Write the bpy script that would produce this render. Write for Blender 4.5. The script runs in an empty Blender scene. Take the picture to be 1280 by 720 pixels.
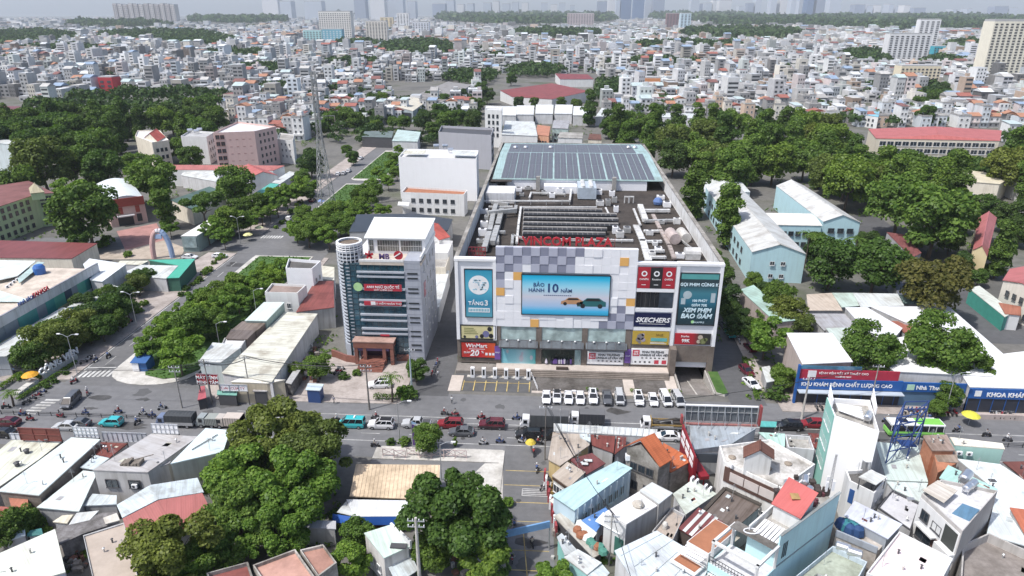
import bpy, math, random
import numpy as np
from mathutils import Vector, Matrix

random.seed(7)
rng = np.random.default_rng(11)
S = bpy.context.scene
C = S.collection
PI = math.pi

# ------------------------------------------------------------------ camera, sky, sun, exposure
EYE = 72.0                       # metres above the street
PITCH = math.atan(344 / 853)
YAW = math.radians(3.3)          # the world axes follow the street grid, the lens looks 3.3 degrees off it
cam = bpy.data.cameras.new('camera')
cam.sensor_width = 36.0
cam.lens = 24.0
cam.clip_start = 0.5
cam.clip_end = 60000
camo = bpy.data.objects.new('camera', cam)
camo.location = (0, 0, EYE)
camo.rotation_euler = (PI / 2 - PITCH, 0, YAW)
C.objects.link(camo)
S.camera = camo

SUN_EL, SUN_AZ = math.radians(60), math.radians(238)     # azimuth clockwise from +Y: behind the lens, to the left
w = bpy.data.worlds.new('World')
S.world = w
w.use_nodes = True
nt = w.node_tree
sky = nt.nodes.new('ShaderNodeTexSky')
sky.sky_type = 'NISHITA'
sky.sun_disc = False
sky.sun_elevation = SUN_EL
sky.sun_rotation = SUN_AZ
sky.air_density = .9
sky.dust_density = 2.8
sky.ozone_density = 1.0
nt.nodes['Background'].inputs[1].default_value = 0.15
nt.links.new(sky.outputs[0], nt.nodes['Background'].inputs[0])
sl = bpy.data.lights.new('sun', 'SUN')
sl.energy = 3.3
sl.angle = math.radians(1.5)
sl.color = (1.0, 0.985, 0.96)
so = bpy.data.objects.new('sun', sl)
so.rotation_euler = Vector((-math.sin(SUN_AZ) * math.cos(SUN_EL), -math.cos(SUN_AZ) * math.cos(SUN_EL), -math.sin(SUN_EL))).to_track_quat('-Z', 'Y').to_euler()
so.location = (0, 0, 400)
C.objects.link(so)
S.view_settings.view_transform = 'Standard'
S.view_settings.look = 'None'
S.view_settings.gamma = 1.0
S.view_settings.exposure = 0.38
HAZE, HZ_TOP = 6.5e-5, 420.0
try:
    S.cycles.max_bounces = 6
    S.cycles.diffuse_bounces = 3
    S.cycles.glossy_bounces = 2
    S.cycles.transmission_bounces = 3
    S.cycles.volume_bounces = 0
    S.cycles.transparent_max_bounces = 6
except Exception:
    pass

# ------------------------------------------------------------------ survey: bearings measured on the photograph turned into metres on the ground
CY, SY = math.cos(YAW), math.sin(YAW)
CP, SP = math.cos(PITCH), math.sin(PITCH)
def ray(u, v):
    x = (u - 640) / 853; y = (v - 360) / 853
    Y = CP - y * SP
    return x * CY - Y * SY, x * SY + Y * CY, -SP - y * CP
def px(u, v, h=0.0):
    d = ray(u, v); t = (h - EYE) / d[2]
    return Vector((d[0] * t, d[1] * t, h))
def fy(u, v, y):
    d = ray(u, v); t = y / d[1]
    return d[0] * t, EYE + d[2] * t

# ------------------------------------------------------------------ mesh builder
class MB:
    def __init__(s):
        s.v = []; s.f = []; s.m = []; s.uv = []
    def poly(s, pts, m=0, uv=None):
        n = len(s.v)
        s.v.extend([tuple(p) for p in pts])
        s.f.append(tuple(range(n, n + len(pts)))); s.m.append(m)
        s.uv.append(uv)
        return s
    def box(s, x0, x1, y0, y1, z0, z1, m=0):
        return s.hexa([(x0, y0, z0), (x1, y0, z0), (x1, y1, z0), (x0, y1, z0), (x0, y0, z1), (x1, y0, z1), (x1, y1, z1), (x0, y1, z1)], m)
    def hexa(s, p, m=0, mt=None):
        n = len(s.v); s.v.extend([tuple(q) for q in p])
        for k, f in enumerate(((3, 2, 1, 0), (4, 5, 6, 7), (0, 1, 5, 4), (1, 2, 6, 5), (2, 3, 7, 6), (3, 0, 4, 7))):
            s.f.append(tuple(n + i for i in f)); s.m.append(mt if (k == 1 and mt is not None) else m); s.uv.append(None)
        return s
    def bar(s, a, b, w, h, m=0):
        a = Vector(a); b = Vector(b); d = (b - a)
        if d.length < 1e-6: return s
        d.normalize()
        up = Vector((0, 0, 1)) if abs(d.z) < .95 else Vector((0, 1, 0))
        sx = d.cross(up).normalized() * w / 2; sz = sx.cross(d).normalized() * h / 2
        return s.hexa([a - sx - sz, a + sx - sz, b + sx - sz, b - sx - sz, a - sx + sz, a + sx + sz, b + sx + sz, b - sx + sz], m)
    def prism(s, pts, z0, z1, m=0, mt=None):
        """walls from z0 up to z1 (number or one per corner) and a top"""
        n = len(pts)
        zt = [z1] * n if not isinstance(z1, (list, tuple)) else z1
        zb = [z0] * n if not isinstance(z0, (list, tuple)) else z0
        for i in range(n):
            j = (i + 1) % n
            L = (Vector(pts[i][:2]) - Vector(pts[j][:2])).length
            s.poly([(pts[i][0], pts[i][1], zb[i]), (pts[j][0], pts[j][1], zb[j]), (pts[j][0], pts[j][1], zt[j]), (pts[i][0], pts[i][1], zt[i])], m,
                   [(0, zb[i]), (L, zb[j]), (L, zt[j]), (0, zt[i])])
        s.poly([(p[0], p[1], z) for p, z in zip(pts, zt)], m if mt is None else mt, planar(pts))
        s.poly([(p[0], p[1], z) for p, z in reversed(list(zip(pts, zb)))], m)
        return s
    def slab(s, pts, t, m=0, me=None):
        """a sheet with its corners at pts and thickness t below"""
        n = len(pts); me = m if me is None else me
        s.poly(pts, m, planar(pts))
        lo = [(p[0], p[1], p[2] - t) for p in pts]
        s.poly(list(reversed(lo)), me)
        for i in range(n):
            j = (i + 1) % n
            s.poly([pts[i], lo[i], lo[j], pts[j]], me)
        return s
    def tube(s, pts, r, n=6, m=0, r2=None, cap=True):
        pts = [Vector(p) for p in pts]; k = len(pts); base = len(s.v)
        for i, p in enumerate(pts):
            d = (pts[min(i + 1, k - 1)] - pts[max(i - 1, 0)]).normalized()
            a = d.cross(Vector((0, 0, 1)) if abs(d.z) < .9 else Vector((1, 0, 0))).normalized(); b = d.cross(a)
            rr = r if r2 is None else r + (r2 - r) * i / max(k - 1, 1)
            for q in range(n):
                t = 2 * PI * q / n
                s.v.append(tuple(p + a * math.cos(t) * rr + b * math.sin(t) * rr))
        for i in range(k - 1):
            for q in range(n):
                s.f.append((base + i * n + q, base + i * n + (q + 1) % n, base + (i + 1) * n + (q + 1) % n, base + (i + 1) * n + q)); s.m.append(m); s.uv.append(None)
        if cap:
            s.f.append(tuple(base + q for q in reversed(range(n)))); s.m.append(m); s.uv.append(None)
            s.f.append(tuple(base + (k - 1) * n + q for q in range(n))); s.m.append(m); s.uv.append(None)
        return s
    def cyl(s, x, y, z0, z1, r, n=12, m=0, r2=None):
        return s.tube([(x, y, z0), (x, y, z1)], r, n, m, r2)
    def lathe(s, x, y, prof, n=12, m=0):
        base = len(s.v)
        for r, z in prof:
            for q in range(n):
                t = 2 * PI * q / n; s.v.append((x + r * math.cos(t), y + r * math.sin(t), z))
        for i in range(len(prof) - 1):
            for q in range(n):
                s.f.append((base + i * n + q, base + i * n + (q + 1) % n, base + (i + 1) * n + (q + 1) % n, base + (i + 1) * n + q)); s.m.append(m); s.uv.append(None)
        return s
    def mesh(s, name, mats, off=(0, 0, 0), smooth=False):
        me = bpy.data.meshes.new(name)
        o = off
        me.from_pydata([(a - o[0], b - o[1], c - o[2]) for a, b, c in s.v], [], s.f)
        for m in (mats if isinstance(mats, (list, tuple)) else [mats]): me.materials.append(m)
        if any(s.m): me.polygons.foreach_set('material_index', s.m)
        if any(u is not None for u in s.uv):
            ul = me.uv_layers.new(name='UVMap')
            buf = []
            for f, u in zip(s.f, s.uv):
                buf.extend([c for q in (u if u is not None else [(0, 0)] * len(f)) for c in q])
            ul.data.foreach_set('uv', buf)
        if smooth: me.polygons.foreach_set('use_smooth', [True] * len(me.polygons))
        me.update()
        return me

def planar(pts):
    """metric uv: u along the first edge, v across it"""
    a = Vector(pts[0]).to_3d(); b = Vector(pts[1]).to_3d(); c = Vector(pts[-1]).to_3d()
    e = b - a
    if e.length < 1e-6: e = Vector((1, 0, 0))
    e.normalize(); g = (c - a); g -= e * g.dot(e)
    if g.length < 1e-6: g = Vector((-e.y, e.x, 0))
    g.normalize()
    return [((Vector(p).to_3d() - a).dot(e), (Vector(p).to_3d() - a).dot(g)) for p in pts]

# ------------------------------------------------------------------ objects
def put(name, me, parent=None, loc=(0, 0, 0), rz=0.0, sc=None, mat=None):
    o = bpy.data.objects.new(name, me)
    o.location = loc
    if rz: o.rotation_euler = (0, 0, rz)
    if sc is not None: o.scale = (sc, sc, sc) if isinstance(sc, (int, float)) else sc
    if parent is not None: o.parent = parent
    C.objects.link(o)
    if mat is not None:
        o.material_slots[0].link = 'OBJECT'; o.material_slots[0].material = mat
    return o
def wloc(o):
    v = Vector((0, 0, 0))
    while o is not None:
        v += o.location; o = o.parent
    return v
def part(mb, name, mats, root=None, smooth=False):
    off = wloc(root) if root is not None else (0, 0, 0)
    return put(name, mb.mesh(name, mats, off, smooth), root)
LABELS = {}
def tag(o, label, cat=None, group=None, kind=None):
    if label:
        o['label'] = label; LABELS.setdefault(label, []).append(o.name)
    if cat: o['category'] = cat
    if group: o['group'] = group
    if kind: o['kind'] = kind
    return o
def thing(name, label, cat, loc=(0, 0, 0), group=None, rz=0.0, sc=None):
    o = bpy.data.objects.new(name, None)
    o.empty_display_size = .5
    o.location = loc; o.rotation_euler = (0, 0, rz)
    if sc is not None: o.scale = (sc, sc, sc) if isinstance(sc, (int, float)) else sc
    C.objects.link(o)
    return tag(o, label, cat, group)
def struct(mb, name, mats): 
    o = part(mb, name, mats); o['kind'] = 'structure'; return o
def dup(root, loc, rz=0.0, sc=None, label=None, group=None, recolor=None):
    """copy of a thing with copies of its parts and sub-parts"""
    r = root.copy(); C.objects.link(r); r.location = loc; r.rotation_euler = (0, 0, rz)
    if sc is not None: r.scale = (sc, sc, sc) if isinstance(sc, (int, float)) else sc
    if label: tag(r, label)
    if group: r['group'] = group
    for ch in root.children:
        c = ch.copy(); C.objects.link(c); c.parent = r
        if recolor and ch.name.split('.')[0] in recolor:
            c.material_slots[0].link = 'OBJECT'; c.material_slots[0].material = recolor[ch.name.split('.')[0]]
        for g in ch.children:
            d = g.copy(); C.objects.link(d); d.parent = c
    return r

# ------------------------------------------------------------------ materials
MATS = {}
def nodes(name):
    m = bpy.data.materials.new(name); m.use_nodes = True
    n = m.node_tree
    return m, n, n.nodes['Principled BSDF']
def _n(n, t, **k):
    x = n.nodes.new(t)
    for a, b in k.items():
        if a.startswith('i_'): x.inputs[int(a[2:])].default_value = b
        else: setattr(x, a, b)
    return x
def _mul(n, fac, a, b, mode='MULTIPLY'):
    x = _n(n, 'ShaderNodeMix', data_type='RGBA', blend_type=mode)
    for s_, v_ in ((0, fac), (6, a), (7, b)):
        if hasattr(v_, 'is_linked'): n.links.new(v_, x.inputs[s_])
        else: x.inputs[s_].default_value = v_ if not isinstance(v_, tuple) else (*v_[:3], 1)
    return x.outputs[2]
def _ramp(n, src, stops):
    x = _n(n, 'ShaderNodeValToRGB')
    e = x.color_ramp.elements
    e[0].position, e[0].color = stops[0][0], (*[stops[0][1]] * 3, 1) if isinstance(stops[0][1], (int, float)) else (*stops[0][1], 1)
    e[1].position, e[1].color = stops[-1][0], (*[stops[-1][1]] * 3, 1) if isinstance(stops[-1][1], (int, float)) else (*stops[-1][1], 1)
    for p_, c_ in stops[1:-1]:
        q = e.new(p_); q.color = (*[c_] * 3, 1) if isinstance(c_, (int, float)) else (*c_, 1)
    n.links.new(src, x.inputs[0])
    return x.outputs[0]
def _noise(n, scale, detail=3, vec=None, rough=.55):
    x = _n(n, 'ShaderNodeTexNoise'); x.inputs['Scale'].default_value = scale; x.inputs['Detail'].default_value = detail; x.inputs['Roughness'].default_value = rough
    if vec is not None: n.links.new(vec, x.inputs['Vector'])
    return x.outputs[0]
def _map(n, vec, scale):
    x = _n(n, 'ShaderNodeMapping'); x.inputs['Scale'].default_value = scale; n.links.new(vec, x.inputs['Vector']); return x.outputs[0]
def mat(key, rgb, rough=.75, kind='paint', metal=0.0, dirt=.35):
    """kind: paint / wall (streaked render) / tin (ribbed sheets, uses uv) / tile (roof tiles, uv) / slab (weathered concrete) / gloss / cloth"""
    k = (key, tuple(round(c, 3) for c in rgb), kind)
    if k in MATS: return MATS[k]
    m, n, b = nodes(key)
    b.inputs['Roughness'].default_value = rough; b.inputs['Metallic'].default_value = metal
    pos = _n(n, 'ShaderNodeNewGeometry').outputs['Position']
    col = tuple(rgb)
    if kind == 'gloss':
        b.inputs['Base Color'].default_value = (*rgb, 1); b.inputs['Coat Weight'].default_value = .5 if not metal else 0
        nz = _noise(n, 1.5, 2, pos); out = _mul(n, .25, col, _ramp(n, nz, [(.3, .75), (.7, 1.0)]))
        n.links.new(out, b.inputs['Base Color'])
    elif kind in ('paint', 'cloth'):
        nz = _noise(n, .7, 4, pos)
        out = _mul(n, dirt, col, _ramp(n, nz, [(.3, .6), (.62, 1.0)]))
        n.links.new(out, b.inputs['Base Color'])
    elif kind == 'wall':
        st = _noise(n, 1.0, 4, _map(n, pos, (1.6, 1.6, .12)))
        out = _mul(n, dirt, col, _ramp(n, st, [(.28, (.42, .40, .37)), (.52, 1.0)]))
        bl = _noise(n, .35, 5, pos)
        out = _mul(n, dirt * .9, out, _ramp(n, bl, [(.3, (.62, .6, .56)), (.6, 1.0)]))
        n.links.new(out, b.inputs['Base Color'])
    elif kind == 'slab':
        a = _noise(n, .25, 6, pos, .65); c = _noise(n, 1.7, 5, pos, .7)
        out = _mul(n, min(1, dirt * 1.6), col, _ramp(n, a, [(.32, (.33, .31, .28)), (.58, 1.0)]))
        out = _mul(n, dirt, out, _ramp(n, c, [(.33, (.45, .43, .4)), (.6, 1.0)]))
        n.links.new(out, b.inputs['Base Color'])
    elif kind in ('tin', 'tile'):
        uv = _n(n, 'ShaderNodeTexCoord').outputs['UV']; dirt = min(.95, dirt * 1.9)
        sp = _n(n, 'ShaderNodeSeparateXYZ'); n.links.new(uv, sp.inputs[0])
        # every sheet (1.1 m) a little different
        fl = _n(n, 'ShaderNodeMath', operation='FLOOR'); dv = _n(n, 'ShaderNodeMath', operation='DIVIDE', i_1=1.1 if kind == 'tin' else .9)
        n.links.new(sp.outputs[0], dv.inputs[0]); n.links.new(dv.outputs[0], fl.inputs[0])
        wn = _n(n, 'ShaderNodeTexWhiteNoise', noise_dimensions='1D'); n.links.new(fl.outputs[0], wn.inputs['W'])
        out = _mul(n, .35, col, _ramp(n, wn.outputs[0], [(0, .82), (1, 1.0)]))
        a = _noise(n, .22, 6, pos, .65)
        out = _mul(n, dirt, out, _ramp(n, a, [(.36, (.50, .44, .38)), (.48, (.86, .84, .8)), (.62, 1.0)]))
        stv = _noise(n, 1.0, 4, _map(n, uv, (2.2, .12, 1)))
        out = _mul(n, dirt, out, _ramp(n, stv, [(.3, (.55, .5, .46)), (.55, 1.0)]))
        wv = _n(n, 'ShaderNodeTexWave', wave_type='BANDS', bands_direction='X'); wv.inputs['Scale'].default_value = 1.0 if kind == 'tin' else 1.3
        n.links.new(uv, wv.inputs['Vector'])
        out = _mul(n, .06, out, _ramp(n, wv.outputs[0], [(.1, .45), (.5, 1.0)]))
        if kind == 'tile':
            w2 = _n(n, 'ShaderNodeTexWave', wave_type='BANDS', bands_direction='Y', wave_profile='SAW'); w2.inputs['Scale'].default_value = 1.0
            n.links.new(uv, w2.inputs['Vector']); out = _mul(n, .35, out, _ramp(n, w2.outputs[0], [(.0, .4), (.35, 1.0)]))
        bp = _n(n, 'ShaderNodeBump'); bp.inputs['Strength'].default_value = .25; bp.inputs['Distance'].default_value = .03
        n.links.new(wv.outputs[0], bp.inputs['Height']); n.links.new(bp.outputs[0], b.inputs['Normal'])
        n.links.new(out, b.inputs['Base Color'])
    MATS[k] = m
    return m
def glassmat(key, rgb, rough=.08):
    k = (key, rgb)
    if k in MATS: return MATS[k]
    m, n, b = nodes(key)
    pos = _n(n, 'ShaderNodeNewGeometry').outputs['Position']
    nz = _noise(n, .45, 3, pos)
    n.links.new(_mul(n, .7, rgb, _ramp(n, nz, [(.35, .45), (.65, 1.3)])), b.inputs['Base Color'])
    b.inputs['Roughness'].default_value = rough; b.inputs['Specular IOR Level'].default_value = .8
    MATS[k] = m
    return m
def asphalt(key, rgb, patch=.5):
    m, n, b = nodes(key)
    pos = _n(n, 'ShaderNodeNewGeometry').outputs['Position']
    a = _noise(n, .06, 6, pos, .6); c = _noise(n, .6, 6, pos, .7); d = _noise(n, 12, 3, pos)
    o = _mul(n, patch, rgb, _ramp(n, a, [(.35, .68), (.62, 1.12)]))
    o = _mul(n, .5, o, _ramp(n, c, [(.35, .7), (.65, 1.1)]))
    st = _noise(n, 1, 5, _map(n, pos, (.05, .9, 1)), .6)
    o = _mul(n, .3, o, _ramp(n, st, [(.35, .7), (.6, 1.05)]))
    o = _mul(n, .35, o, _ramp(n, d, [(.3, .6), (.7, 1.2)]))
    n.links.new(o, b.inputs['Base Color']); b.inputs['Roughness'].default_value = .85
    bp = _n(n, 'ShaderNodeBump'); bp.inputs['Strength'].default_value = .3; bp.inputs['Distance'].default_value = .02
    n.links.new(d, bp.inputs['Height']); n.links.new(bp.outputs[0], b.inputs['Normal'])
    return m
def emis(key, rgb, strength):
    m, n, b = nodes(key)
    b.inputs['Base Color'].default_value = (0, 0, 0, 1)
    b.inputs['Emission Color'].default_value = (*rgb, 1); b.inputs['Emission Strength'].default_value = strength
    return m
def leafmat(key, dark, light, back=.3):
    m = bpy.data.materials.new(key); m.use_nodes = True
    n = m.node_tree; n.nodes.remove(n.nodes['Principled BSDF'])
    out = n.nodes['Material Output']
    g = _n(n, 'ShaderNodeNewGeometry'); oi = _n(n, 'ShaderNodeObjectInfo')
    c = _ramp(n, g.outputs['Random Per Island'], [(0, dark), (1, light)])
    c = _mul(n, .55, c, _ramp(n, oi.outputs['Random'], [(0, (.62, .72, .7)), (.5, (1, 1, 1)), (1, (1.25, 1.1, .8))]))
    df = _n(n, 'ShaderNodeBsdfDiffuse'); tr = _n(n, 'ShaderNodeBsdfTranslucent'); gl = _n(n, 'ShaderNodeBsdfGlossy'); gl.inputs['Roughness'].default_value = .45
    n.links.new(c, df.inputs[0])
    n.links.new(_mul(n, 1.0, c, (1.35, 1.5, .45)), tr.inputs[0])
    mx = _n(n, 'ShaderNodeMixShader', i_0=back); n.links.new(df.outputs[0], mx.inputs[1]); n.links.new(tr.outputs[0], mx.inputs[2])
    m2 = _n(n, 'ShaderNodeMixShader', i_0=.012); n.links.new(mx.outputs[0], m2.inputs[1]); n.links.new(gl.outputs[0], m2.inputs[2])
    n.links.new(m2.outputs[0], out.inputs[0])
    return m

WHITE = mat('white_paint', (.68, .68, .67), .6, 'wall', dirt=.22)
WHITEC = mat('clean_white', (.80, .80, .81), .5, 'paint', dirt=.15)
CREAM = mat('cream_render', (.72, .66, .55), .8, 'wall')
GREY = mat('grey_render', (.42, .42, .42), .85, 'wall', dirt=.5)
LGREY = mat('light_grey_render', (.60, .60, .61), .85, 'wall', dirt=.4)
DGREY = mat('dark_grey_paint', (.07, .07, .075), .6)
BLACK = mat('black', (.018, .018, .02), .5)
STEEL = mat('galvanised_steel', (.52, .53, .54), .4, 'paint', metal=.6)
STAIN = mat('stainless_tank', (.72, .73, .75), .28, 'paint', metal=.85, dirt=.2)
CONC = mat('concrete', (.40, .385, .36), .9, 'slab', dirt=.5)
LCONC = mat('light_concrete', (.56, .54, .50), .9, 'slab', dirt=.35)
DCONC = mat('dark_concrete', (.20, .185, .17), .9, 'slab', dirt=.5)
GLASS = glassmat('window_glass', (.03, .04, .05))
BGLASS = glassmat('blue_curtain_glass', (.035, .085, .115), .06)
FRAME = mat('window_frame', (.62, .62, .62), .5)
WOODB = mat('trunk_bark', (.11, .085, .065), .95, 'paint', dirt=.5)
RED = mat('red_paint', (.50, .035, .04), .5)
TYRE = mat('tyre', (.02, .02, .02), .9)
RIM = mat('wheel_rim', (.45, .46, .48), .35, metal=.7)
LAMPG = mat('headlamp', (.75, .77, .8), .15, 'gloss')
LAMPR = mat('tail_lamp', (.35, .01, .012), .2, 'gloss')
CARGL = glassmat('car_glass', (.015, .018, .022), .05)
def tin(rgb, dirt=.35): return mat('tin_sheet', rgb, .55, 'tin', dirt=dirt)
def tile(rgb): return mat('roof_tile', rgb, .8, 'tile', dirt=.35)
def wall(rgb, dirt=.32): return mat('render', rgb, .82, 'wall', dirt=dirt)
def paint(rgb, rough=.6, dirt=.25): return mat('paint', rgb, rough, 'paint', dirt=dirt)

# ------------------------------------------------------------------ shared small parts
_wc = {}
def window(root, p, rz, w_, h_, fr=None, gl=None, pane=True):
    """window frame (outer face toward local -Y) with a pane as its own sub-part"""
    fr = fr or FRAME; gl = gl or GLASS
    k = (round(w_, 1), round(h_, 1), fr.name, gl.name)
    if k not in _wc:
        a, b = max(k[0], .2), max(k[1], .2); m = MB(); t = .09
        m.box(-a / 2, -a / 2 + t, -.09, .03, 0, b); m.box(a / 2 - t, a / 2, -.09, .03, 0, b)
        m.box(-a / 2 + t, a / 2 - t, -.088, .03, 0, t); m.box(-a / 2 + t, a / 2 - t, -.088, .03, b - t, b)
        if a > .8: m.box(-.04, .04, -.08, .03, t, b - t)
        m.box(-a / 2 - .08, a / 2 + .08, -.17, .03, -.09, 0)
        g = MB(); g.box(-a / 2 + t, a / 2 - t, -.035, .02, t, b - t)
        _wc[k] = (m.mesh('window', fr), g.mesh('pane', gl))
    f, g = _wc[k]
    o = put('window', f, root, Vector(p) - (wloc(root) if root is not None else Vector()), rz)
    if pane: put('pane', g, o)
    return o
def windows(root, a, b, zs, n, w_, h_, inside, fr=None, gl=None, margin=.12, pane=True):
    """n windows per floor along the wall a-b, facing away from the point inside"""
    a = Vector(a[:2]); b = Vector(b[:2]); d = b - a; L = d.length; d = d / L
    nrm = Vector((d.y, -d.x))
    if nrm.dot(Vector(inside[:2]) - a) > 0: nrm = -nrm
    rz = math.atan2(nrm.y, nrm.x) + PI / 2
    for z in zs:
        for i in range(n):
            t = margin + (1 - 2 * margin) * ((i + .5) / n)
            q = a + d * L * t + nrm * .03
            window(root, (q.x, q.y, z), rz, w_, h_, fr, gl, pane)
_ac = None
def aircon(root, x, y, z, rz=0.0):
    global _ac
    if _ac is None:
        m = MB(); m.box(-.42, .42, -.16, .16, 0, .62); g = MB(); g.tube([(-.1, -.165, .31), (-.1, -.172, .31)], .25, 10)
        _ac = (m.mesh('air_conditioner', WHITEC), g.mesh('fan_grille', DGREY))
    o = put('air_conditioner', _ac[0], root, Vector((x, y, z)) - wloc(root), rz, 1.0); put('fan_grille', _ac[1], o)
_tk = None
def tank(root, x, y, z, rz=0.0, s=1.0):
    global _tk
    if _tk is None:
        m = MB(); m.tube([(-.85, 0, .95), (-.72, 0, .95)], .3, 12, r2=.5); m.tube([(-.72, 0, .95), (.72, 0, .95)], .5, 12); m.tube([(.72, 0, .95), (.85, 0, .95)], .5, 12, r2=.3)
        g = MB()
        for sx in (-.5, .5):
            for sy in (-.36, .36): g.box(sx - .04, sx + .04, sy - .04, sy + .04, 0, .7)
            g.box(sx - .05, sx + .05, -.42, .42, .55, .6)
        _tk = (m.mesh('water_tank', STAIN, smooth=False), g.mesh('tank_stand', STEEL))
    o = put('water_tank', _tk[0], root, Vector((x, y, z)) - wloc(root), rz, s); put('tank_stand', _tk[1], o)
def lettering(txt, x, y, z, size, m, root=None, ext=.04, align='CENTER', rx=PI / 2, rz=0.0, sx=1.0, bold=0.0, name='lettering', shear=0.0):
    c = bpy.data.curves.new(name, 'FONT'); c.body = txt; c.size = size; c.align_x = align; c.extrude = ext; c.resolution_u = 2
    c.offset = bold; c.shear = shear
    c.materials.append(m)
    tmp = bpy.data.objects.new('tmp', c); me = bpy.data.meshes.new_from_object(tmp)
    bpy.data.objects.remove(tmp); bpy.data.curves.remove(c); me.name = name
    if not me.materials: me.materials.append(m)
    o = bpy.data.objects.new(name, me); C.objects.link(o)
    o.location = Vector((x, y, z)) - (wloc(root) if root is not None else Vector()); o.rotation_euler = (rx, 0, rz); o.scale = (sx, 1, 1)
    if root is not None: o.parent = root
    return o
# ------------------------------------------------------------------ ground, roads, pavements
gm, gn, gb = nodes('city_ground')
pos = _n(gn, 'ShaderNodeNewGeometry').outputs['Position']
o_ = _ramp(gn, _noise(gn, .02, 6, pos, .65), [(.35, (.10, .098, .09)), (.5, (.155, .148, .135)), (.66, (.075, .085, .05))])
o_ = _mul(gn, .5, o_, _ramp(gn, _noise(gn, .5, 6, pos, .7), [(.35, .55), (.6, 1.05)]))
gn.links.new(o_, gb.inputs['Base Color']); gb.inputs['Roughness'].default_value = .95
m = MB(); R_ = 21000
for x0, x1, y0, y1 in ((-R_, 27.2, -400, R_), (34.2, R_, -400, R_), (27.2, 34.2, -400, 122.3), (27.2, 34.2, 147, R_)):     # open over the car-park ramp
    m.poly([(x0, y0, -.004), (x1, y0, -.004), (x1, y1, -.004), (x0, y1, -.004)])
struct(m, 'ground', gm)

ASPH = asphalt('asphalt', (.165, .165, .17)); ASPH2 = asphalt('worn_asphalt', (.155, .154, .156)); ASPD = asphalt('dark_asphalt', (.10, .10, .103))
PAVE = mat('pink_grey_paving', (.42, .37, .34), .9, 'slab', dirt=.35)
m = MB(); m.poly([(-420, 98, .004), (420, 98, .004), (420, 120, .004), (-420, 120, .004)]); struct(m, 'main_road', ASPH)
m = MB(); m.poly([(-101, 119, .008), (-71.3, 119, .008), (-71.3, 210, .008), (-78, 430, .008), (-101, 430, .008)])
m.poly([(-190, 205, .008), (-101, 205, .008), (-101, 222, .008), (-190, 214, .008)]); struct(m, 'boulevard', ASPH2)
m = MB(); m.poly([(-28.5, 119, .008), (-19.8, 119, .008), (-20.5, 285, .008), (-31, 285, .008)]); struct(m, 'alley', ASPD)
m = MB(); m.poly([(36.6, 119, .008), (43.6, 119, .008), (45.5, 165, .008), (47, 270, .008), (38, 270, .008)]); struct(m, 'alley', ASPD)
m = MB(); m.poly([(-7, 40, .008), (2.6, 40, .008), (1.6, 78, .008), (1.3, 104, .008), (-7, 104, .008)]); struct(m, 'side_street', ASPH2)
m = MB(); m.poly([(-30, 84, .01), (-7.2, 84, .01), (-7.2, 103, .01), (-30, 103, .01)]); struct(m, 'car_park', asphalt('car_park_asphalt', (.18, .18, .183)))
m = MB(); m.poly([px(592, 592, .014), px(606, 579, .014), px(629, 579, .014), px(628, 640, .014), px(590, 650, .014), px(560, 610, .014)]); struct(m, 'concrete_pad', LCONC)
m = MB(); m.poly([(92, 150, .006), (118, 150, .006), (125, 260, .006), (96, 260, .006)]); struct(m, 'lane', ASPD)
# mall forecourt: dark stone setts with pale strips
PORPH = mat('dark_sett_paving', (.14, .128, .12), .9, 'slab', dirt=.6)
m = MB(); m.poly([(-3, 121.8, .03), (27, 121.8, .03), (27, 129.8, .10), (-3, 129.8, .10)]); struct(m, 'forecourt', PORPH)
m = MB(); m.poly([(-19.5, 121.2, .03), (-3.2, 121.2, .03), (-3.2, 129.8, .09), (-19.5, 129.8, .09)]); struct(m, 'forecourt', ASPD)
STONE = mat('pale_stone', (.52, .46, .41), .85, 'slab', dirt=.2)
m = MB()
for x0, x1 in ((16.0, 18.2), (24.8, 27.0)): m.box(x0, x1, 121.8, 129.7, .0, .125)
m.box(-3, 27, 121.2, 122.0, 0, .13); m.box(-20.2, -17.6, 121, 127.5, 0, .14)
struct(m, 'paving_strip', STONE)
# pavements with kerbs
def pavement(pts, mm=PAVE, h=.13):
    m = MB(); m.prism(pts, -.002, h, 1, 0); return struct(m, 'pavement', [mm, CONC])
pavement([(-66, 115), (-29, 115.4), (-28.6, 121), (-28.8, 134), (-48, 134), (-56, 136), (-56, 122), (-66, 121)])
pavement([(-128, 118), (-100.6, 121), (-100.6, 203), (-110, 203), (-116, 130), (-128, 126)])
pavement([(-109, 223), (-100.6, 223), (-100.6, 420), (-109, 420)])
pavement([(46, 117), (140, 118), (140, 125), (46, 124)])
pavement([(43.8, 124.5), (46, 124.5), (48.5, 200), (45.8, 200)])
pavement([(-70.8, 120), (-66.4, 115.4), (-66.4, 120), (-69.5, 200), (-71, 200)])
pavement([(-30, 97.5), (-7.4, 97.5), (-7.4, 101.2), (-30, 101.2)], LCONC)
pavement([(-7.9, 70), (-7.1, 70), (-7.1, 101), (-7.9, 101)], LCONC, .16)
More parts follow.
